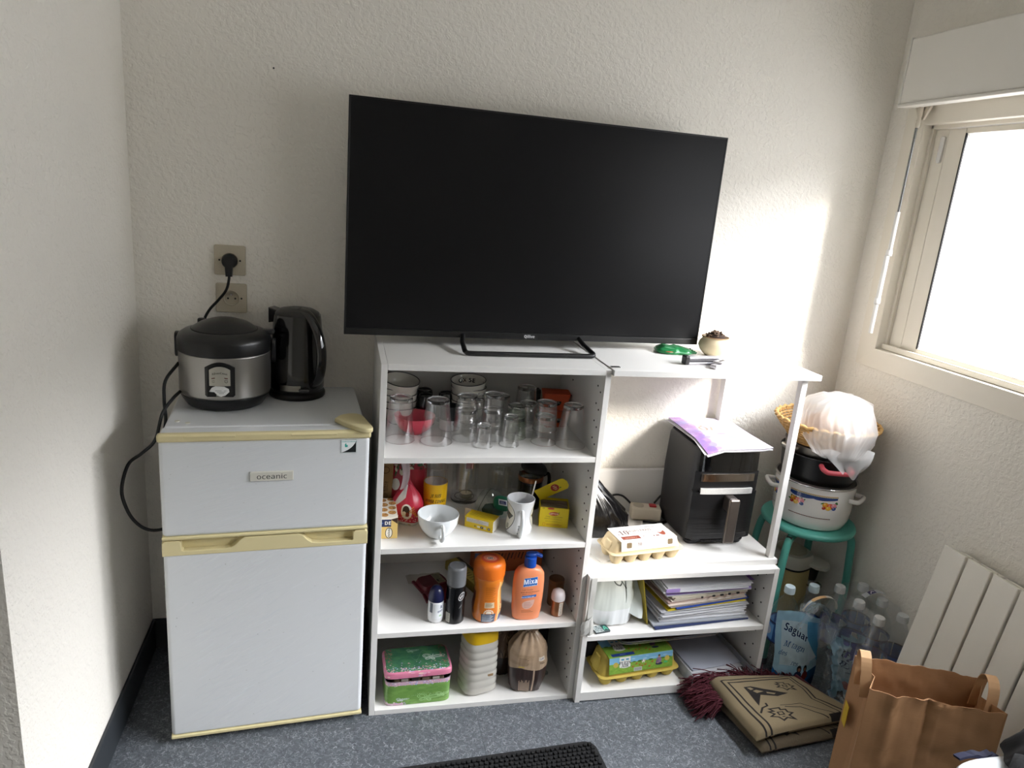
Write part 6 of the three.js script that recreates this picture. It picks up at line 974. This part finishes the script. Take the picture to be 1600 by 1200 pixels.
  part(wb, 'bag', loft([[0.0, 0.06, 0.02, 0.11, -0.02], [0.012, 0.085, 0.035, 0.104, -0.02], [0.045, 0.103, 0.1, 0.042, -0.015], [0.08, 0.106, 0.118, 0.02, -0.01], [0.115, 0.1, 0.108, 0.0, -0.01], [0.148, 0.09, 0.08, -0.01, 0.0], [0.166, 0.045, 0.04, -0.01, 0]].map(([yy, a, b, z, x]) => ({ y: yy + (0), rx: a, rz: b, z, x, n: 2.1 })), 140, { bottom: false, bump: (p, a, v, d) => { const k = 0.011 * (ridge(p[0] * 9, p[1] * 11, p[2] * 9, 4) - 0.75); return [p[0] + d[0] * k, p[1] + 0.5 * k, p[2] + d[2] * k]; } }), film);
  part(wb, 'hanging_corner', sheet((s, t) => { const x = (s - 0.5) * (0.17 * (1 - 0.75 * t)) - 0.02 + 0.025 * t; return [x, 0.03 - 0.075 * t + 0.008 * Math.sin(s * 9), 0.135 + 0.012 * Math.sin(s * 6 + t * 4) - 0.6 * x * x]; }, 28, 16), film);
  // coffee machine under the stool
  const cm = thing('coffee_machine', 'cream and white capsule coffee machine standing under the stool', 'coffee machine', [2.13, 0, 0.112], 0.35);
  part(cm, 'body', loft([[0, 0.056, 0.066], [0.01, 0.06, 0.07], [0.2, 0.06, 0.068], [0.268, 0.058, 0.066]].map(([yy, a, b]) => ({ y: yy, rx: a, rz: b, n: 3 })), 56), M(0xcdbb82, 0.4));
  part(cm, 'seam', loft([{ y: 0.266, rx: 0.0615, rz: 0.0695, n: 3 }, { y: 0.272, rx: 0.0615, rz: 0.0695, n: 3 }], 56), M(0x1a1815, 0.5));
  part(cm, 'white_head', loft([[0.271, 0.061, 0.069], [0.305, 0.063, 0.071], [0.318, 0.058, 0.066]].map(([yy, a, b]) => ({ y: yy, rx: a, rz: b, n: 2.8 })), 56), M(0xd8d4c8, 0.35));
  part(cm, 'top_dial', lathe([[0, 0.318], [0.05, 0.318], [0.052, 0.32], [0.05, 0.325], [0, 0.327]], 44), M(0xb9b29a, 0.4));
  part(cm, 'spout_lever', extrude([[-0.028, 0], [0.028, 0], [0.034, 0.05], [0.024, 0.078], [0, 0.086], [-0.024, 0.078], [-0.034, 0.05]], 0.008, 0.003, [], false), M(0xd8d4c8, 0.35), [0.03, 0.297, 0.035], [PI / 2 + 0.15, 0, -0.5]);
  part(cm, 'spout', loft([{ y: 0.22, rx: 0.016 }, { y: 0.285, rx: 0.026 }], 24), M(0x0f0e0d, 0.4), [0.055, 0, 0.06]);
  part(cm, 'cup_ring', new THREE.TorusGeometry(0.026, 0.003, 8, 32), chrome, [0.052, 0.205, 0.075], [PI / 2, 0, 0]);
}
// ---------------------------------------------------------------- water bottles
{
  const pet = glassMat(0xfcfefe, 0.05), cap = M(0xd9dcdc, 0.45), capBlue = M(0xcfe0e8, 0.45), lab = (a, b) => T(512, 160, (g, w, h) => { fill(g, a, 0, 0, w, h); fill(g, b, 40, 20, 150, 120); blob(g, '#c9cfe0', 115, 80, 60, 46); blob(g, '#8a4a6a', 110, 78, 30, 14); lines(g, '#6f78a8', 230, 30, 120, 7, 14, 4); barcode(g, 400, 30, 60, 100); fill(g, '#1a2250', 0, 0, w, 10); fill(g, '#1a2250', 0, h - 10, w, 10); }, 0.35);
  const labels = [lab('#27307a', '#5a54a8'), lab('#24549a', '#6aa6dc')];
  const prof = loft([[0, 0.03], [0.003, 0.038], [0.012, 0.0415], [0.07, 0.042], [0.15, 0.042], [0.225, 0.0425], [0.246, 0.0415], [0.268, 0.036], [0.288, 0.026], [0.303, 0.0148], [0.318, 0.0138]].map(([yy, r]) => ({ y: yy, rx: r })), 44, { bump: (p, a, v, d) => { const k = v > 0.15 && v < 0.6 ? 0.0008 * Math.sin(p[1] * 320) : 0; return [p[0] + d[0] * k, p[1], p[2] + d[2] * k]; } });
  const capGeo = loft([[0.316, 0.0158], [0.317, 0.0163], [0.334, 0.016], [0.338, 0.0145]].map(([yy, r]) => ({ y: yy, rx: r })), 60, { bump: (p, a, v, d) => { const k = v < 0.7 ? 0.0004 * Math.cos(a * 30) : 0; return [p[0] + d[0] * k, p[1], p[2] + d[2] * k]; } });
  const bottle = (label, x, z, k, group, blue) => {
    const b = thing('water_bottle', label, 'bottle', [x, 0.0006, z], rr(-0.6, 0.4), group);
    part(b, 'bottle', prof, pet); part(b, 'cap', capGeo, blue ? capBlue : cap); part(b, 'label', wrapLabel(0.0432, 0.148, 0.218, -0.2, 6.2, 0.0432, 44), labels[k]);
    return b;
  };
  const G = 'six-pack of water bottles by the wall', G2 = 'bottles in the torn blue pack';
  bottle('water bottle at the back of the six-pack, nearest the torn pack', 2.1175, 0.39, 0, G);
  bottle('water bottle at the back of the six-pack, against the wall', 2.205, 0.388, 1, G);
  bottle('water bottle in the middle row of the six-pack, on the open side', 2.12, 0.478, 0, G);
  bottle('water bottle in the middle row of the six-pack, hard against the wall', 2.206, 0.475, 1, G);
  bottle('front water bottle of the six-pack with its barcode label in full view', 2.12, 0.566, 0, G);
  bottle('front water bottle of the six-pack beside the radiator', 2.206, 0.562, 1, G);
  bottle('water bottle in the torn blue pack, nearest the low cabinet', 1.9435, 0.378, 1, G2, true);
  bottle('water bottle in the torn blue pack, beside the six-pack', 2.0303, 0.3785, 1, G2, true);
  // shrink film of the six-pack
  const clear = P(0xffffff, 0.1, { transmission: 0.91, thickness: 0, side: THREE.DoubleSide, opacity: 1 });
  const sf = thing('shrink_film', 'clear shrink film stretched over the six-pack of water bottles', 'plastic film', [2.1625, 0.001, 0.478]);
  part(sf, 'film', loft([{ y: 0.004, rx: 0.0905, rz: 0.134, n: 6 }, { y: 0.21, rx: 0.0905, rz: 0.134, n: 6 }, { y: 0.25, rx: 0.083, rz: 0.126, n: 5 }, { y: 0.32, rx: 0.062, rz: 0.106, n: 4 }, { y: 0.341, rx: 0.054, rz: 0.098, n: 4 }], 96, { bottom: false, top: false, bump: (p, a, v, d) => { const k = 0.003 * (ridge(p[0] * 14, p[1] * 20, p[2] * 14) - 0.9); return [p[0] + d[0] * k, p[1] + (v > 0.9 ? k : 0), p[2] + d[2] * k]; } }), clear);
  part(sf, 'carry_strip', sheet((s, t) => [0.06 - 0.085 * s, 0.346 + 0.012 * Math.sin(s * 3.1), -0.02 + (t - 0.5) * 0.018 + 0.01 * s], 20, 4, 0.0006), T(256, 48, (g, w, h) => { fill(g, '#b9bcc2', 0, 0, w, h); fill(g, '#3a3560', 120, 4, 80, 40); g.strokeStyle = '#e3e3ea'; g.lineWidth = 8; g.beginPath(); g.moveTo(135, 24); g.lineTo(160, 34); g.lineTo(185, 10); g.stroke(); }, 0.4));

  // torn blue wrap with its print
  const tw = thing('torn_wrapper', 'torn blue and clear printed wrapper hanging off the bottle pack beside the cabinet', 'wrapper', [1.99, 0.001, 0.4]);
  const print = P(0xffffff, 0.25, { transmission: 0.3, thickness: 0, side: THREE.DoubleSide, map: tex(768, 1024, (g, w, h) => {
    fill(g, '#9cc6dc', 0, 0, w, h); fill(g, '#c0d9e4', 90, 120, 520, 560);
    g.fillStyle = '#5aa5d0'; g.beginPath(); g.moveTo(500, 90); g.lineTo(768, 60); g.lineTo(768, 620); g.lineTo(560, 430); g.closePath(); g.fill(); g.fillStyle = '#c6dfec'; g.beginPath(); g.moveTo(520, 300); g.lineTo(740, 560); g.lineTo(560, 640); g.closePath(); g.fill();
    g.fillStyle = '#1c5d92'; g.beginPath(); g.moveTo(0, 700); g.quadraticCurveTo(90, 830, 260, 850); g.quadraticCurveTo(520, 820, 768, 690); g.lineTo(768, 1024); g.lineTo(0, 1024); g.fill(); g.fillStyle = '#174a7c'; g.beginPath(); g.moveTo(0, 860); g.quadraticCurveTo(300, 960, 768, 840); g.lineTo(768, 1024); g.lineTo(0, 1024); g.fill();
    say(g, 'Saguar', 330, 250, 128, '#16294f', 'bold', 'center', 0.32); say(g, 'M tagn', 300, 430, 108, '#1d4f8c', 'italic', 'center', 0.2, 'serif'); say(g, 'des', 120, 520, 84, '#1d4f8c', 'italic', 'center', 0.2, 'serif'); say(g, 'res', 320, 650, 84, '#1d3f6c', 'italic', 'center', 0.15, 'serif');
    blob(g, '#2a211f', 420, 720, 40, 46); blob(g, '#35405a', 410, 810, 66, 60); blob(g, '#2a211f', 540, 720, 36, 46); blob(g, '#7c2f2c', 545, 815, 62, 64); blob(g, '#a2735a', 420, 730, 22, 24); blob(g, '#a2735a', 540, 730, 20, 24);
    g.strokeStyle = '#12203c'; g.lineWidth = 7; g.beginPath(); g.moveTo(240, 850); g.quadraticCurveTo(300, 780, 360, 820); g.stroke();
  }) });
  part(tw, 'printed_front', sheet((s, t) => { const x = -0.108 + 0.158 * s + 0.008 * Math.sin(t * 5); return [x, 0.004 + 0.285 * t - 0.03 * s * t + 0.012 * Math.sin(s * 4) * t, 0.03 + 0.014 * Math.sin(s * PI) + 0.012 * (1 - t) + 0.004 * fbm(s * 4, t * 5, 2)]; }, 40, 48), print);
  const crinkle = P(0xf4fbff, 0.07, { transmission: 0.86, thickness: 0, ior: 1.9, side: THREE.DoubleSide });
  const rip = (f, name, nx = 48, ny = 48, m = crinkle, label) => part(tw, name, sheet(f, nx, ny), m, null, null, label);
  rip((s, t) => [0.04 + 0.1 * s + 0.02 * Math.sin(t * 4), 0.004 + 0.26 * t * (1 - 0.25 * s) + 0.01 * fbm(s * 4, t * 4, 1), 0.055 + 0.06 * s * (1 - t) + 0.02 * ridge(s * 4, t * 4, 5)], 'clear_flap');
  const bluish = P(0xe2f0f8, 0.22, { transmission: 0.35, thickness: 0, side: THREE.DoubleSide, map: tex(384, 512, (g, w, h) => { fill(g, '#b4d3e2', 0, 0, w, h); fill(g, '#d5e5ec', 60, 60, 220, 260); say(g, 'Un', 150, 120, 90, '#3c4a66', 'italic', 'center', 0.5, 'serif'); say(g, 'moyen', 190, 230, 80, '#3c4a66', 'italic', 'center', 0.5, 'serif'); fill(g, '#3d8fc2', 250, 330, 134, 190); fill(g, '#232a36', 60, 400, 90, 70); blob(g, '#b04a48', 170, 370, 20, 26); }) });
  rip((s, t) => [0.045 + 0.11 * s + 0.02 * (1 - t), 0.006 + 0.22 * t + 0.008 * fbm(s * 5, t * 4, 9), 0.1 + 0.05 * s * (1 - t) + 0.018 * ridge(s * 4, t * 4, 1) - 0.02 * t], 'blue_flap', 40, 40, bluish);
  rip((s, t) => [-0.05 + 0.13 * s, 0.25 + 0.09 * Math.sin(s * PI) * (0.55 + 0.45 * t) - 0.02 * t, 0.0 + 0.05 * t + 0.016 * ridge(s * 5, t * 4, 7)], 'clear_top', 40, 24);
  rip((s, t) => { const a = s * PI; return [0.02 + 0.058 * Math.cos(a), 0.292 + 0.052 * Math.sin(a), 0.045 + 0.012 * (t - 0.5) + 0.01 * Math.sin(a)]; }, 'carry_handle', 30, 4, T(256, 32, (g, w, h) => { fill(g, '#d9d4c9', 0, 0, w, h); fill(g, '#cfa878', 120, 0, 70, h); fill(g, '#2d5f9a', 186, 0, 60, 5); fill(g, '#2d5f9a', 186, 26, 60, 5); }, 0.4, { side: THREE.DoubleSide }));
  rip((s, t) => { const r = 0.022 + 0.012 * t, a = s * 6.28; return [0.03 + r * Math.cos(a) * (1 + 0.2 * Math.sin(a * 3)), 0.2 + 0.07 * t + 0.008 * Math.sin(a * 4), 0.085 + r * Math.sin(a)]; }, 'crumpled_knot', 48, 16);
  rip((s, t) => [0.03 + 0.16 * s, 0.003 + 0.05 * Math.abs(ridge(s * 3, t * 3, 3)) * 0.7 * (1 - 0.4 * s), 0.1 + 0.13 * t + 0.03 * s], 'trailing_film', 44, 30);
}
// ---------------------------------------------------------------- folded rug with fringe
{
  const rg = thing('folded_rug', 'beige folded woven rug with black outlined motifs and dark red fringe, on the floor', 'rug', [1.68, 0.001, 0.43]);
  const rugTex = (back) => tex(1024, 1024, (g, w, h) => {
    fill(g, back ? '#5c5140' : '#82745a', 0, 0, w, h);
    for (let i = 0; i < 9000; i++) { g.globalAlpha = 0.25; fill(g, rnd() < 0.5 ? '#94866a' : '#6a5d46', rr(0, w), rr(0, h), rr(3, 10), 2); } g.globalAlpha = 1;
    g.strokeStyle = '#1c1714'; g.lineJoin = 'miter';
    const path = (p, close, lw) => { g.lineWidth = lw; g.beginPath(); p.forEach((q, i) => i ? g.lineTo(...q) : g.moveTo(...q)); if (close) g.closePath(); g.stroke(); };
    // double border along back and right
    path([[90, 1024], [90, 150], [880, 110], [860, 400], [800, 640], [900, 1024]], false, 16); path([[140, 1024], [140, 200], [836, 158]], false, 18); path([[836, 158], [820, 400], [760, 640], [850, 1024]], false, 10);
    // arrow-like pennant
    g.fillStyle = '#1c1714'; g.beginPath(); g.moveTo(250, 300); g.lineTo(330, 290); g.lineTo(620, 470); g.lineTo(480, 520); g.lineTo(330, 470); g.lineTo(220, 640); g.closePath(); g.fill();
    g.fillStyle = '#82745a'; for (const p of [[[276, 316], [316, 312], [330, 350], [288, 366]], [[300, 384], [344, 366], [400, 410], [318, 430]], [[420, 420], [500, 456], [470, 480], [410, 450]]]) { g.beginPath(); p.forEach((q, i) => i ? g.lineTo(...q) : g.moveTo(...q)); g.fill(); }
    const motif = (x, y, s, r) => { g.save(); g.translate(x, y); g.rotate(r); g.scale(s, s); path([[-60, -90], [20, -90], [20, -60], [60, -60], [60, -20], [90, 0], [50, 30], [70, 90], [20, 60], [-20, 90], [-40, 40], [-90, 20], [-50, -10], [-80, -50], [-40, -50]], true, 15); path([[-20, -30], [20, -30], [20, 10], [-20, 10]], true, 11); path([[-10, 40], [14, 40]], false, 10); g.restore(); };
    motif(680, 330, 0.95, 0.15); motif(330, 830, 1.15, 0.1); path([[170, 760], [230, 680], [290, 660], [300, 610]], false, 18); path([[430, 720], [560, 760], [700, 1000]], false, 12); path([[400, 690], [600, 700], [780, 960]], false, 8);
    fill(g, '#1c1714', 720, 960, 120, 64);
  });
  const rm = M(0xffffff, 0.95, 0, { map: rugTex(false) }), rm2 = M(0xffffff, 0.95, 0, { map: rugTex(true) }), wine = M(0x4a1420, 0.95);
  // slab between four corners, with round edges; s runs left to right, t from back to front
  const slab = (c, y0, h, amp, curve) => {
    const P2 = (s, t) => { const a = [0, 1].map((k) => c[0][k] * (1 - s) * (1 - t) + c[1][k] * s * (1 - t) + c[2][k] * s * t + c[3][k] * (1 - s) * t); return a; };
    const up = (s, t) => { const e = Math.min(s, 1 - s, t * 1.0, 1 - t) * 9; return Math.sqrt(Math.max(0, 1 - (1 - Math.min(1, e)) ** 2)); };
    const f = (sgn) => (s, t) => { const [x, z] = P2(s, t), u = up(s, t); return [x, y0 + h / 2 + sgn * h / 2 * u + amp * (curve ? curve(s, t) : 0) + 0.0025 * fbm(s * 3, t * 3, y0 * 50) * u, z]; };
    const n = 56, top = sheet(f(1), n, n), bot = sheet((s, t) => f(-1)(1 - s, t), n, n);
    return mergeGeometries([flip(top), flip(bot)]);
  };
  function flip(g) { const i = g.index.array; for (let k = 0; k < i.length; k += 3) { const a = i[k]; i[k] = i[k + 1]; i[k + 1] = a; } g.computeVertexNormals(); const uv = g.attributes.uv; for (let k = 0; k < uv.count; k++) uv.setY(k, 1 - uv.getY(k)); return g; }
  part(rg, 'lower_fold', slab([[-0.012, -0.005], [0.285, 0.035], [0.378, 0.228], [0.03, 0.262]], 0.0015, 0.036, 0.0), rm2);
  part(rg, 'upper_fold', slab([[-0.012, -0.005], [0.272, 0.04], [0.38, 0.214], [0.014, 0.252]], 0.037, 0.04, 0.012, (s, t) => Math.sin(s * 2.2) * 0.8 - 0.5 * s * t + (s < 0.12 ? -0.6 * (1 - s / 0.12) : 0)), rm);
  // fringe: strands as one tufted edge along the back, a wine edging down the right
  const strands = []; const add = (x, y, z, dx, dy, dz) => strands.push(tube([[x, y, z], [x + dx * 0.5, y + dy * 0.3 + 0.006, z + dz * 0.5], [x + dx, y + dy, z + dz]], 0.0016, 4, 4));
  for (let i = 0; i < 620; i++) { const s = rnd(), k = s < 0.35; const x = -0.012 + 0.285 * s, z = -0.006 + 0.04 * s; add(x, 0.03 + rr(-0.02, 0.045), z, (k ? -0.06 : rr(-0.03, 0.02)) + rr(-0.03, 0.02), rr(-0.03, 0.012), (k ? rr(-0.03, 0.03) : rr(-0.05, -0.015))); }
  for (let i = 0; i < 260; i++) { const t = rr(0, 0.4); add(-0.012 + 0.02 * t, rr(0.012, 0.06), -0.005 + 0.25 * t, rr(-0.09, -0.03), rr(-0.03, 0.0), rr(-0.03, 0.03)); }
  for (const g of strands) { const p = g.attributes.position; for (let i = 0; i < p.count; i++) if (p.getY(i) < 0.002) p.setY(i, 0.002); }
  part(rg, 'fringe', mergeGeometries(strands), wine, null, null, 'dark red fringe').userData.kind = 'stuff';
  part(rg, 'wine_edging', tube([[0.278, 0.07, 0.034], [0.303, 0.064, 0.088], [0.332, 0.06, 0.138], [0.354, 0.058, 0.17], [0.374, 0.056, 0.2]], 0.0085, 60, 8), wine, null, null, 'dark red edging');
}
// ---------------------------------------------------------------- paper carrier bag
{
  const kraft = (a) => T(512, 512, (g, w, h) => { fill(g, a, 0, 0, w, h); for (let i = 0; i < 1500; i++) { g.globalAlpha = 0.12; fill(g, rnd() < 0.5 ? '#c39a72' : '#8a623f', rr(0, w), rr(0, h), rr(4, 30), 1.4); } g.globalAlpha = 1; }, 0.8, { side: THREE.DoubleSide });
  const k1 = kraft('#a67c56'), k2 = kraft('#b0855e');
  const bg = thing('paper_bag', 'open brown kraft paper carrier bag with flat handles in the foreground', 'paper bag', [1.92, 0.001, 0.944], -0.42);
  const hw = 0.147, hd = 0.064, hh = 0.42, tear = (s) => 0.006 * fbm(s * 6, 3, 1);
  const wall = (f, name, m) => part(bg, name, sheet(f, 40, 40, 0.0012), m);
  const cr = (s, t, q) => 0.006 * fbm(s * 4, t * 5, q) + 0.004 * (1 - 2 * Math.abs(s - 0.5)) * Math.sin(t * 4);
  const dent = (s) => 0.034 * Math.exp(-(((s - 0.56) * 3.6) ** 2));
  wall((s, t) => [-hw + 2 * hw * s, hh * t - (t > 0.98 ? 0.012 * Math.sin(s * 3.1) : 0) * 1 + tear(s) * t, hd + cr(s, t, 1) * (1 - Math.abs(2 * s - 1) ** 4) - dent(s) * 0.3 * t + 0.011 * Math.exp(-(((s - 0.2) / 0.045) ** 2)) * t - 0.009 * Math.exp(-(((s - 0.47) / 0.03) ** 2)) + 0.01 * Math.exp(-(((s - 0.4 - 0.15 * t) / 0.03) ** 2)) * (1 - t)], 'front_panel', k1);
  wall((s, t) => [hw - 2 * hw * s, hh * t + tear(s + 3) * t, -hd + cr(s, t, 7) * (1 - Math.abs(2 * s - 1) ** 4)], 'back_panel', k2);
  const gus = (side) => (s, t) => { const z = (side > 0 ? 1 : -1) * (hd - 2 * hd * s), fold = (1 - Math.abs(2 * s - 1)); return [side * (hw - 0.03 * fold * (0.4 + 0.6 * t) + 0.0), hh * t * (1 - 0.02 * fold), z]; };
  wall(gus(1), 'gusset', k1); wall(gus(-1), 'gusset', k2);
  part(bg, 'bottom_panel', bx(-hw + 0.002, hw - 0.002, 0, 0.002, -hd + 0.002, hd - 0.002, 0.0005), k1);
  const strap = (x0, x1, z, top, lean, m) => part(bg, 'handle', sheet((s, t) => { const a = PI * s, q = Math.sin(a); return [x0 + (x1 - x0) * (0.5 - 0.5 * Math.cos(a)) , hh - 0.05 + (top + 0.05) * Math.min(1, q * 1.5), z + lean * q + (t - 0.5) * 0.002 + (t - 0.5) * 0.02 * q]; }, 40, 4, 0.0014), m);
  const strapSide = (x, z0, z1, top, lean, m) => part(bg, 'handle', sheet((s, t) => { const a = PI * s, q = Math.sqrt(Math.sin(a) + 1e-6); return [x + lean * q + (t - 0.5) * 0.024, hh - 0.06 + (top + 0.06) * q, z0 + (z1 - z0) * (0.5 - 0.5 * Math.cos(a))]; }, 40, 4, 0.0014), m);
  const hk = M(0xc39a70, 0.75, 0, { side: THREE.DoubleSide });
  strapSide(-hw + 0.012, -0.034, 0.016, 0.05, -0.012, hk);
  strapSide(hw - 0.02, -0.04, 0.03, 0.045, 0.004, hk);
  part(bg, 'printed_corner', bx(-hw - 0.0022, -hw - 0.001, 0.24, 0.3, -0.05, -0.02, 0.0004), M(0xc8a51f, 0.6));
}
single('wall_nail', 'tiny dark nail stuck alone in the back wall above the sockets', 'nail', (() => { const g = lathe([[0, 0], [0.0012, 0], [0.0012, 0.004], [0.0024, 0.0045], [0.0022, 0.0058], [0, 0.006]], 12); g.rotateX(PI / 2); return g; })(), M(0x1f2a28, 0.5), [0.363, 1.725, 0.0002]);
// ---------------------------------------------------------------- white stool corner with clothes, floor mat
{
  const ws = thing('plastic_stool', 'glossy white plastic stool top in the near corner', 'stool', [1.897, 0, 1.402], -0.03);
  const wp = P(0xd2d5d7, 0.22, { clearcoat: 0.4 });
  part(ws, 'seat', loft([{ y: 0.43, rx: 0.196, rz: 0.196, n: 6 }, { y: 0.436, rx: 0.2, rz: 0.2, n: 6 }, { y: 0.452, rx: 0.2, rz: 0.2, n: 6 }, { y: 0.459, rx: 0.196, rz: 0.196, n: 6 }, { y: 0.461, rx: 0.18, rz: 0.18, n: 6 }], 96), wp);
  for (const [x, z] of [[-1, -1], [1, -1], [-1, 1], [1, 1]]) part(ws, 'leg', (() => { const g = loft([{ y: 0, rx: 0.017, n: 4 }, { y: 0.435, rx: 0.022, n: 4, x: -0.0 }], 24); return g; })(), wp, [x * 0.155, 0, z * 0.155]);
  const bc = thing('black_cloth', 'crumpled black cloth heaped on the white plastic stool', 'cloth', [1.925, 0.4618, 1.3], 0.3);
  part(bc, 'heap', loft([[0, 0.09, 0.1], [0.01, 0.105, 0.12], [0.05, 0.095, 0.105], [0.1, 0.06, 0.065], [0.13, 0.02, 0.02]].map(([yy, a, b]) => ({ y: yy, rx: a, rz: b })), 90, { bump: (p, a, v, d) => { const k = 0.02 * fbm(p[0] * 14, p[1] * 14, p[2] * 14); return [p[0] + d[0] * k, Math.max(0, p[1] + 0.6 * k * v), p[2] + d[2] * k]; } }), M(0x050506, 0.95));
  part(bc, 'sleeve_tip', sheet((s, t) => [-0.06 - 0.075 * s, 0.03 + 0.05 * s - 0.05 * s * s + 0.012 * Math.sin(t * 5), -0.09 + 0.09 * t * (1 - 0.7 * s) + 0.02 * s], 20, 16, 0.003), M(0x060607, 0.95));
  const wc = thing('white_cloth', 'off-white cloth bundle behind the black cloth', 'cloth', [2.055, 0.4618, 1.275], 0.1);
  part(wc, 'bundle', loft([[0, 0.035, 0.04], [0.02, 0.042, 0.05], [0.07, 0.036, 0.042], [0.105, 0.014, 0.016]].map(([yy, a, b]) => ({ y: yy, rx: a, rz: b })), 60, { bump: (p, a, v, d) => { const k = 0.01 * fbm(p[0] * 20, p[1] * 20, p[2] * 20); return [p[0] + d[0] * k, Math.max(0, p[1] + 0.5 * k * v), p[2] + d[2] * k]; } }), M(0xd0c9ba, 0.9));
  part(wc, 'hem', sheet((s, t) => [-0.03 + 0.05 * s, 0.02 + 0.05 * t, 0.04 + 0.012 * Math.sin(s * 5)], 10, 10, 0.002), M(0xc9c2b2, 0.9));
  const nv = thing('navy_cloth', 'strip of navy cloth sticking out behind the white plastic stool top', 'cloth', [1.808, 0.448, 1.187], -0.04);
  part(nv, 'hem_strip', sheet((s, t) => [-0.046 + 0.092 * s, 0.004 * Math.sin(s * 6) - 0.004 * (1 - t), -0.008 + 0.016 * t], 24, 6, 0.005), M(0x171a33, 0.85));
  part(nv, 'fold', sheet((s, t) => [-0.02 + 0.05 * s, 0.003 + 0.003 * Math.sin(s * 7), -0.008 + 0.014 * t], 14, 6, 0.003), M(0x14162b, 0.85));
  // dark floor mat
  const fm = thing('floor_mat', 'black ribbed doormat on the floor in the foreground', 'doormat', [0.96, 0.0006, 0.9], 0.05);
  const c0 = roundRect(0.62, 0.62, 0.03, 8), mt = extrude(c0, 0.005, 0.002); mt.rotateX(-PI / 2);
  part(fm, 'rubber_base', mt, M(0x0d0d0e, 0.8), [0, 0.002, 0]);
  const tufts = []; for (let i = 0; i < 44; i++) for (let j = 0; j < 22; j++) { const g = bx(-0.0055, 0.0055, 0, 0.005 + rr(0, 0.003), -0.0048, 0.0048, 0.002); g.rotateY(rr(-0.5, 0.5)); g.translate(-0.294 + i * 0.01368 + (j % 2) * 0.004, 0.0088, -0.294 + j * 0.0135); tufts.push(g); }
  part(fm, 'pile', mergeGeometries(tufts), M(0x0b0b0c, 0.95)).userData.kind = 'stuff';
}
shadows(scene);
renderer.render(scene, camera);
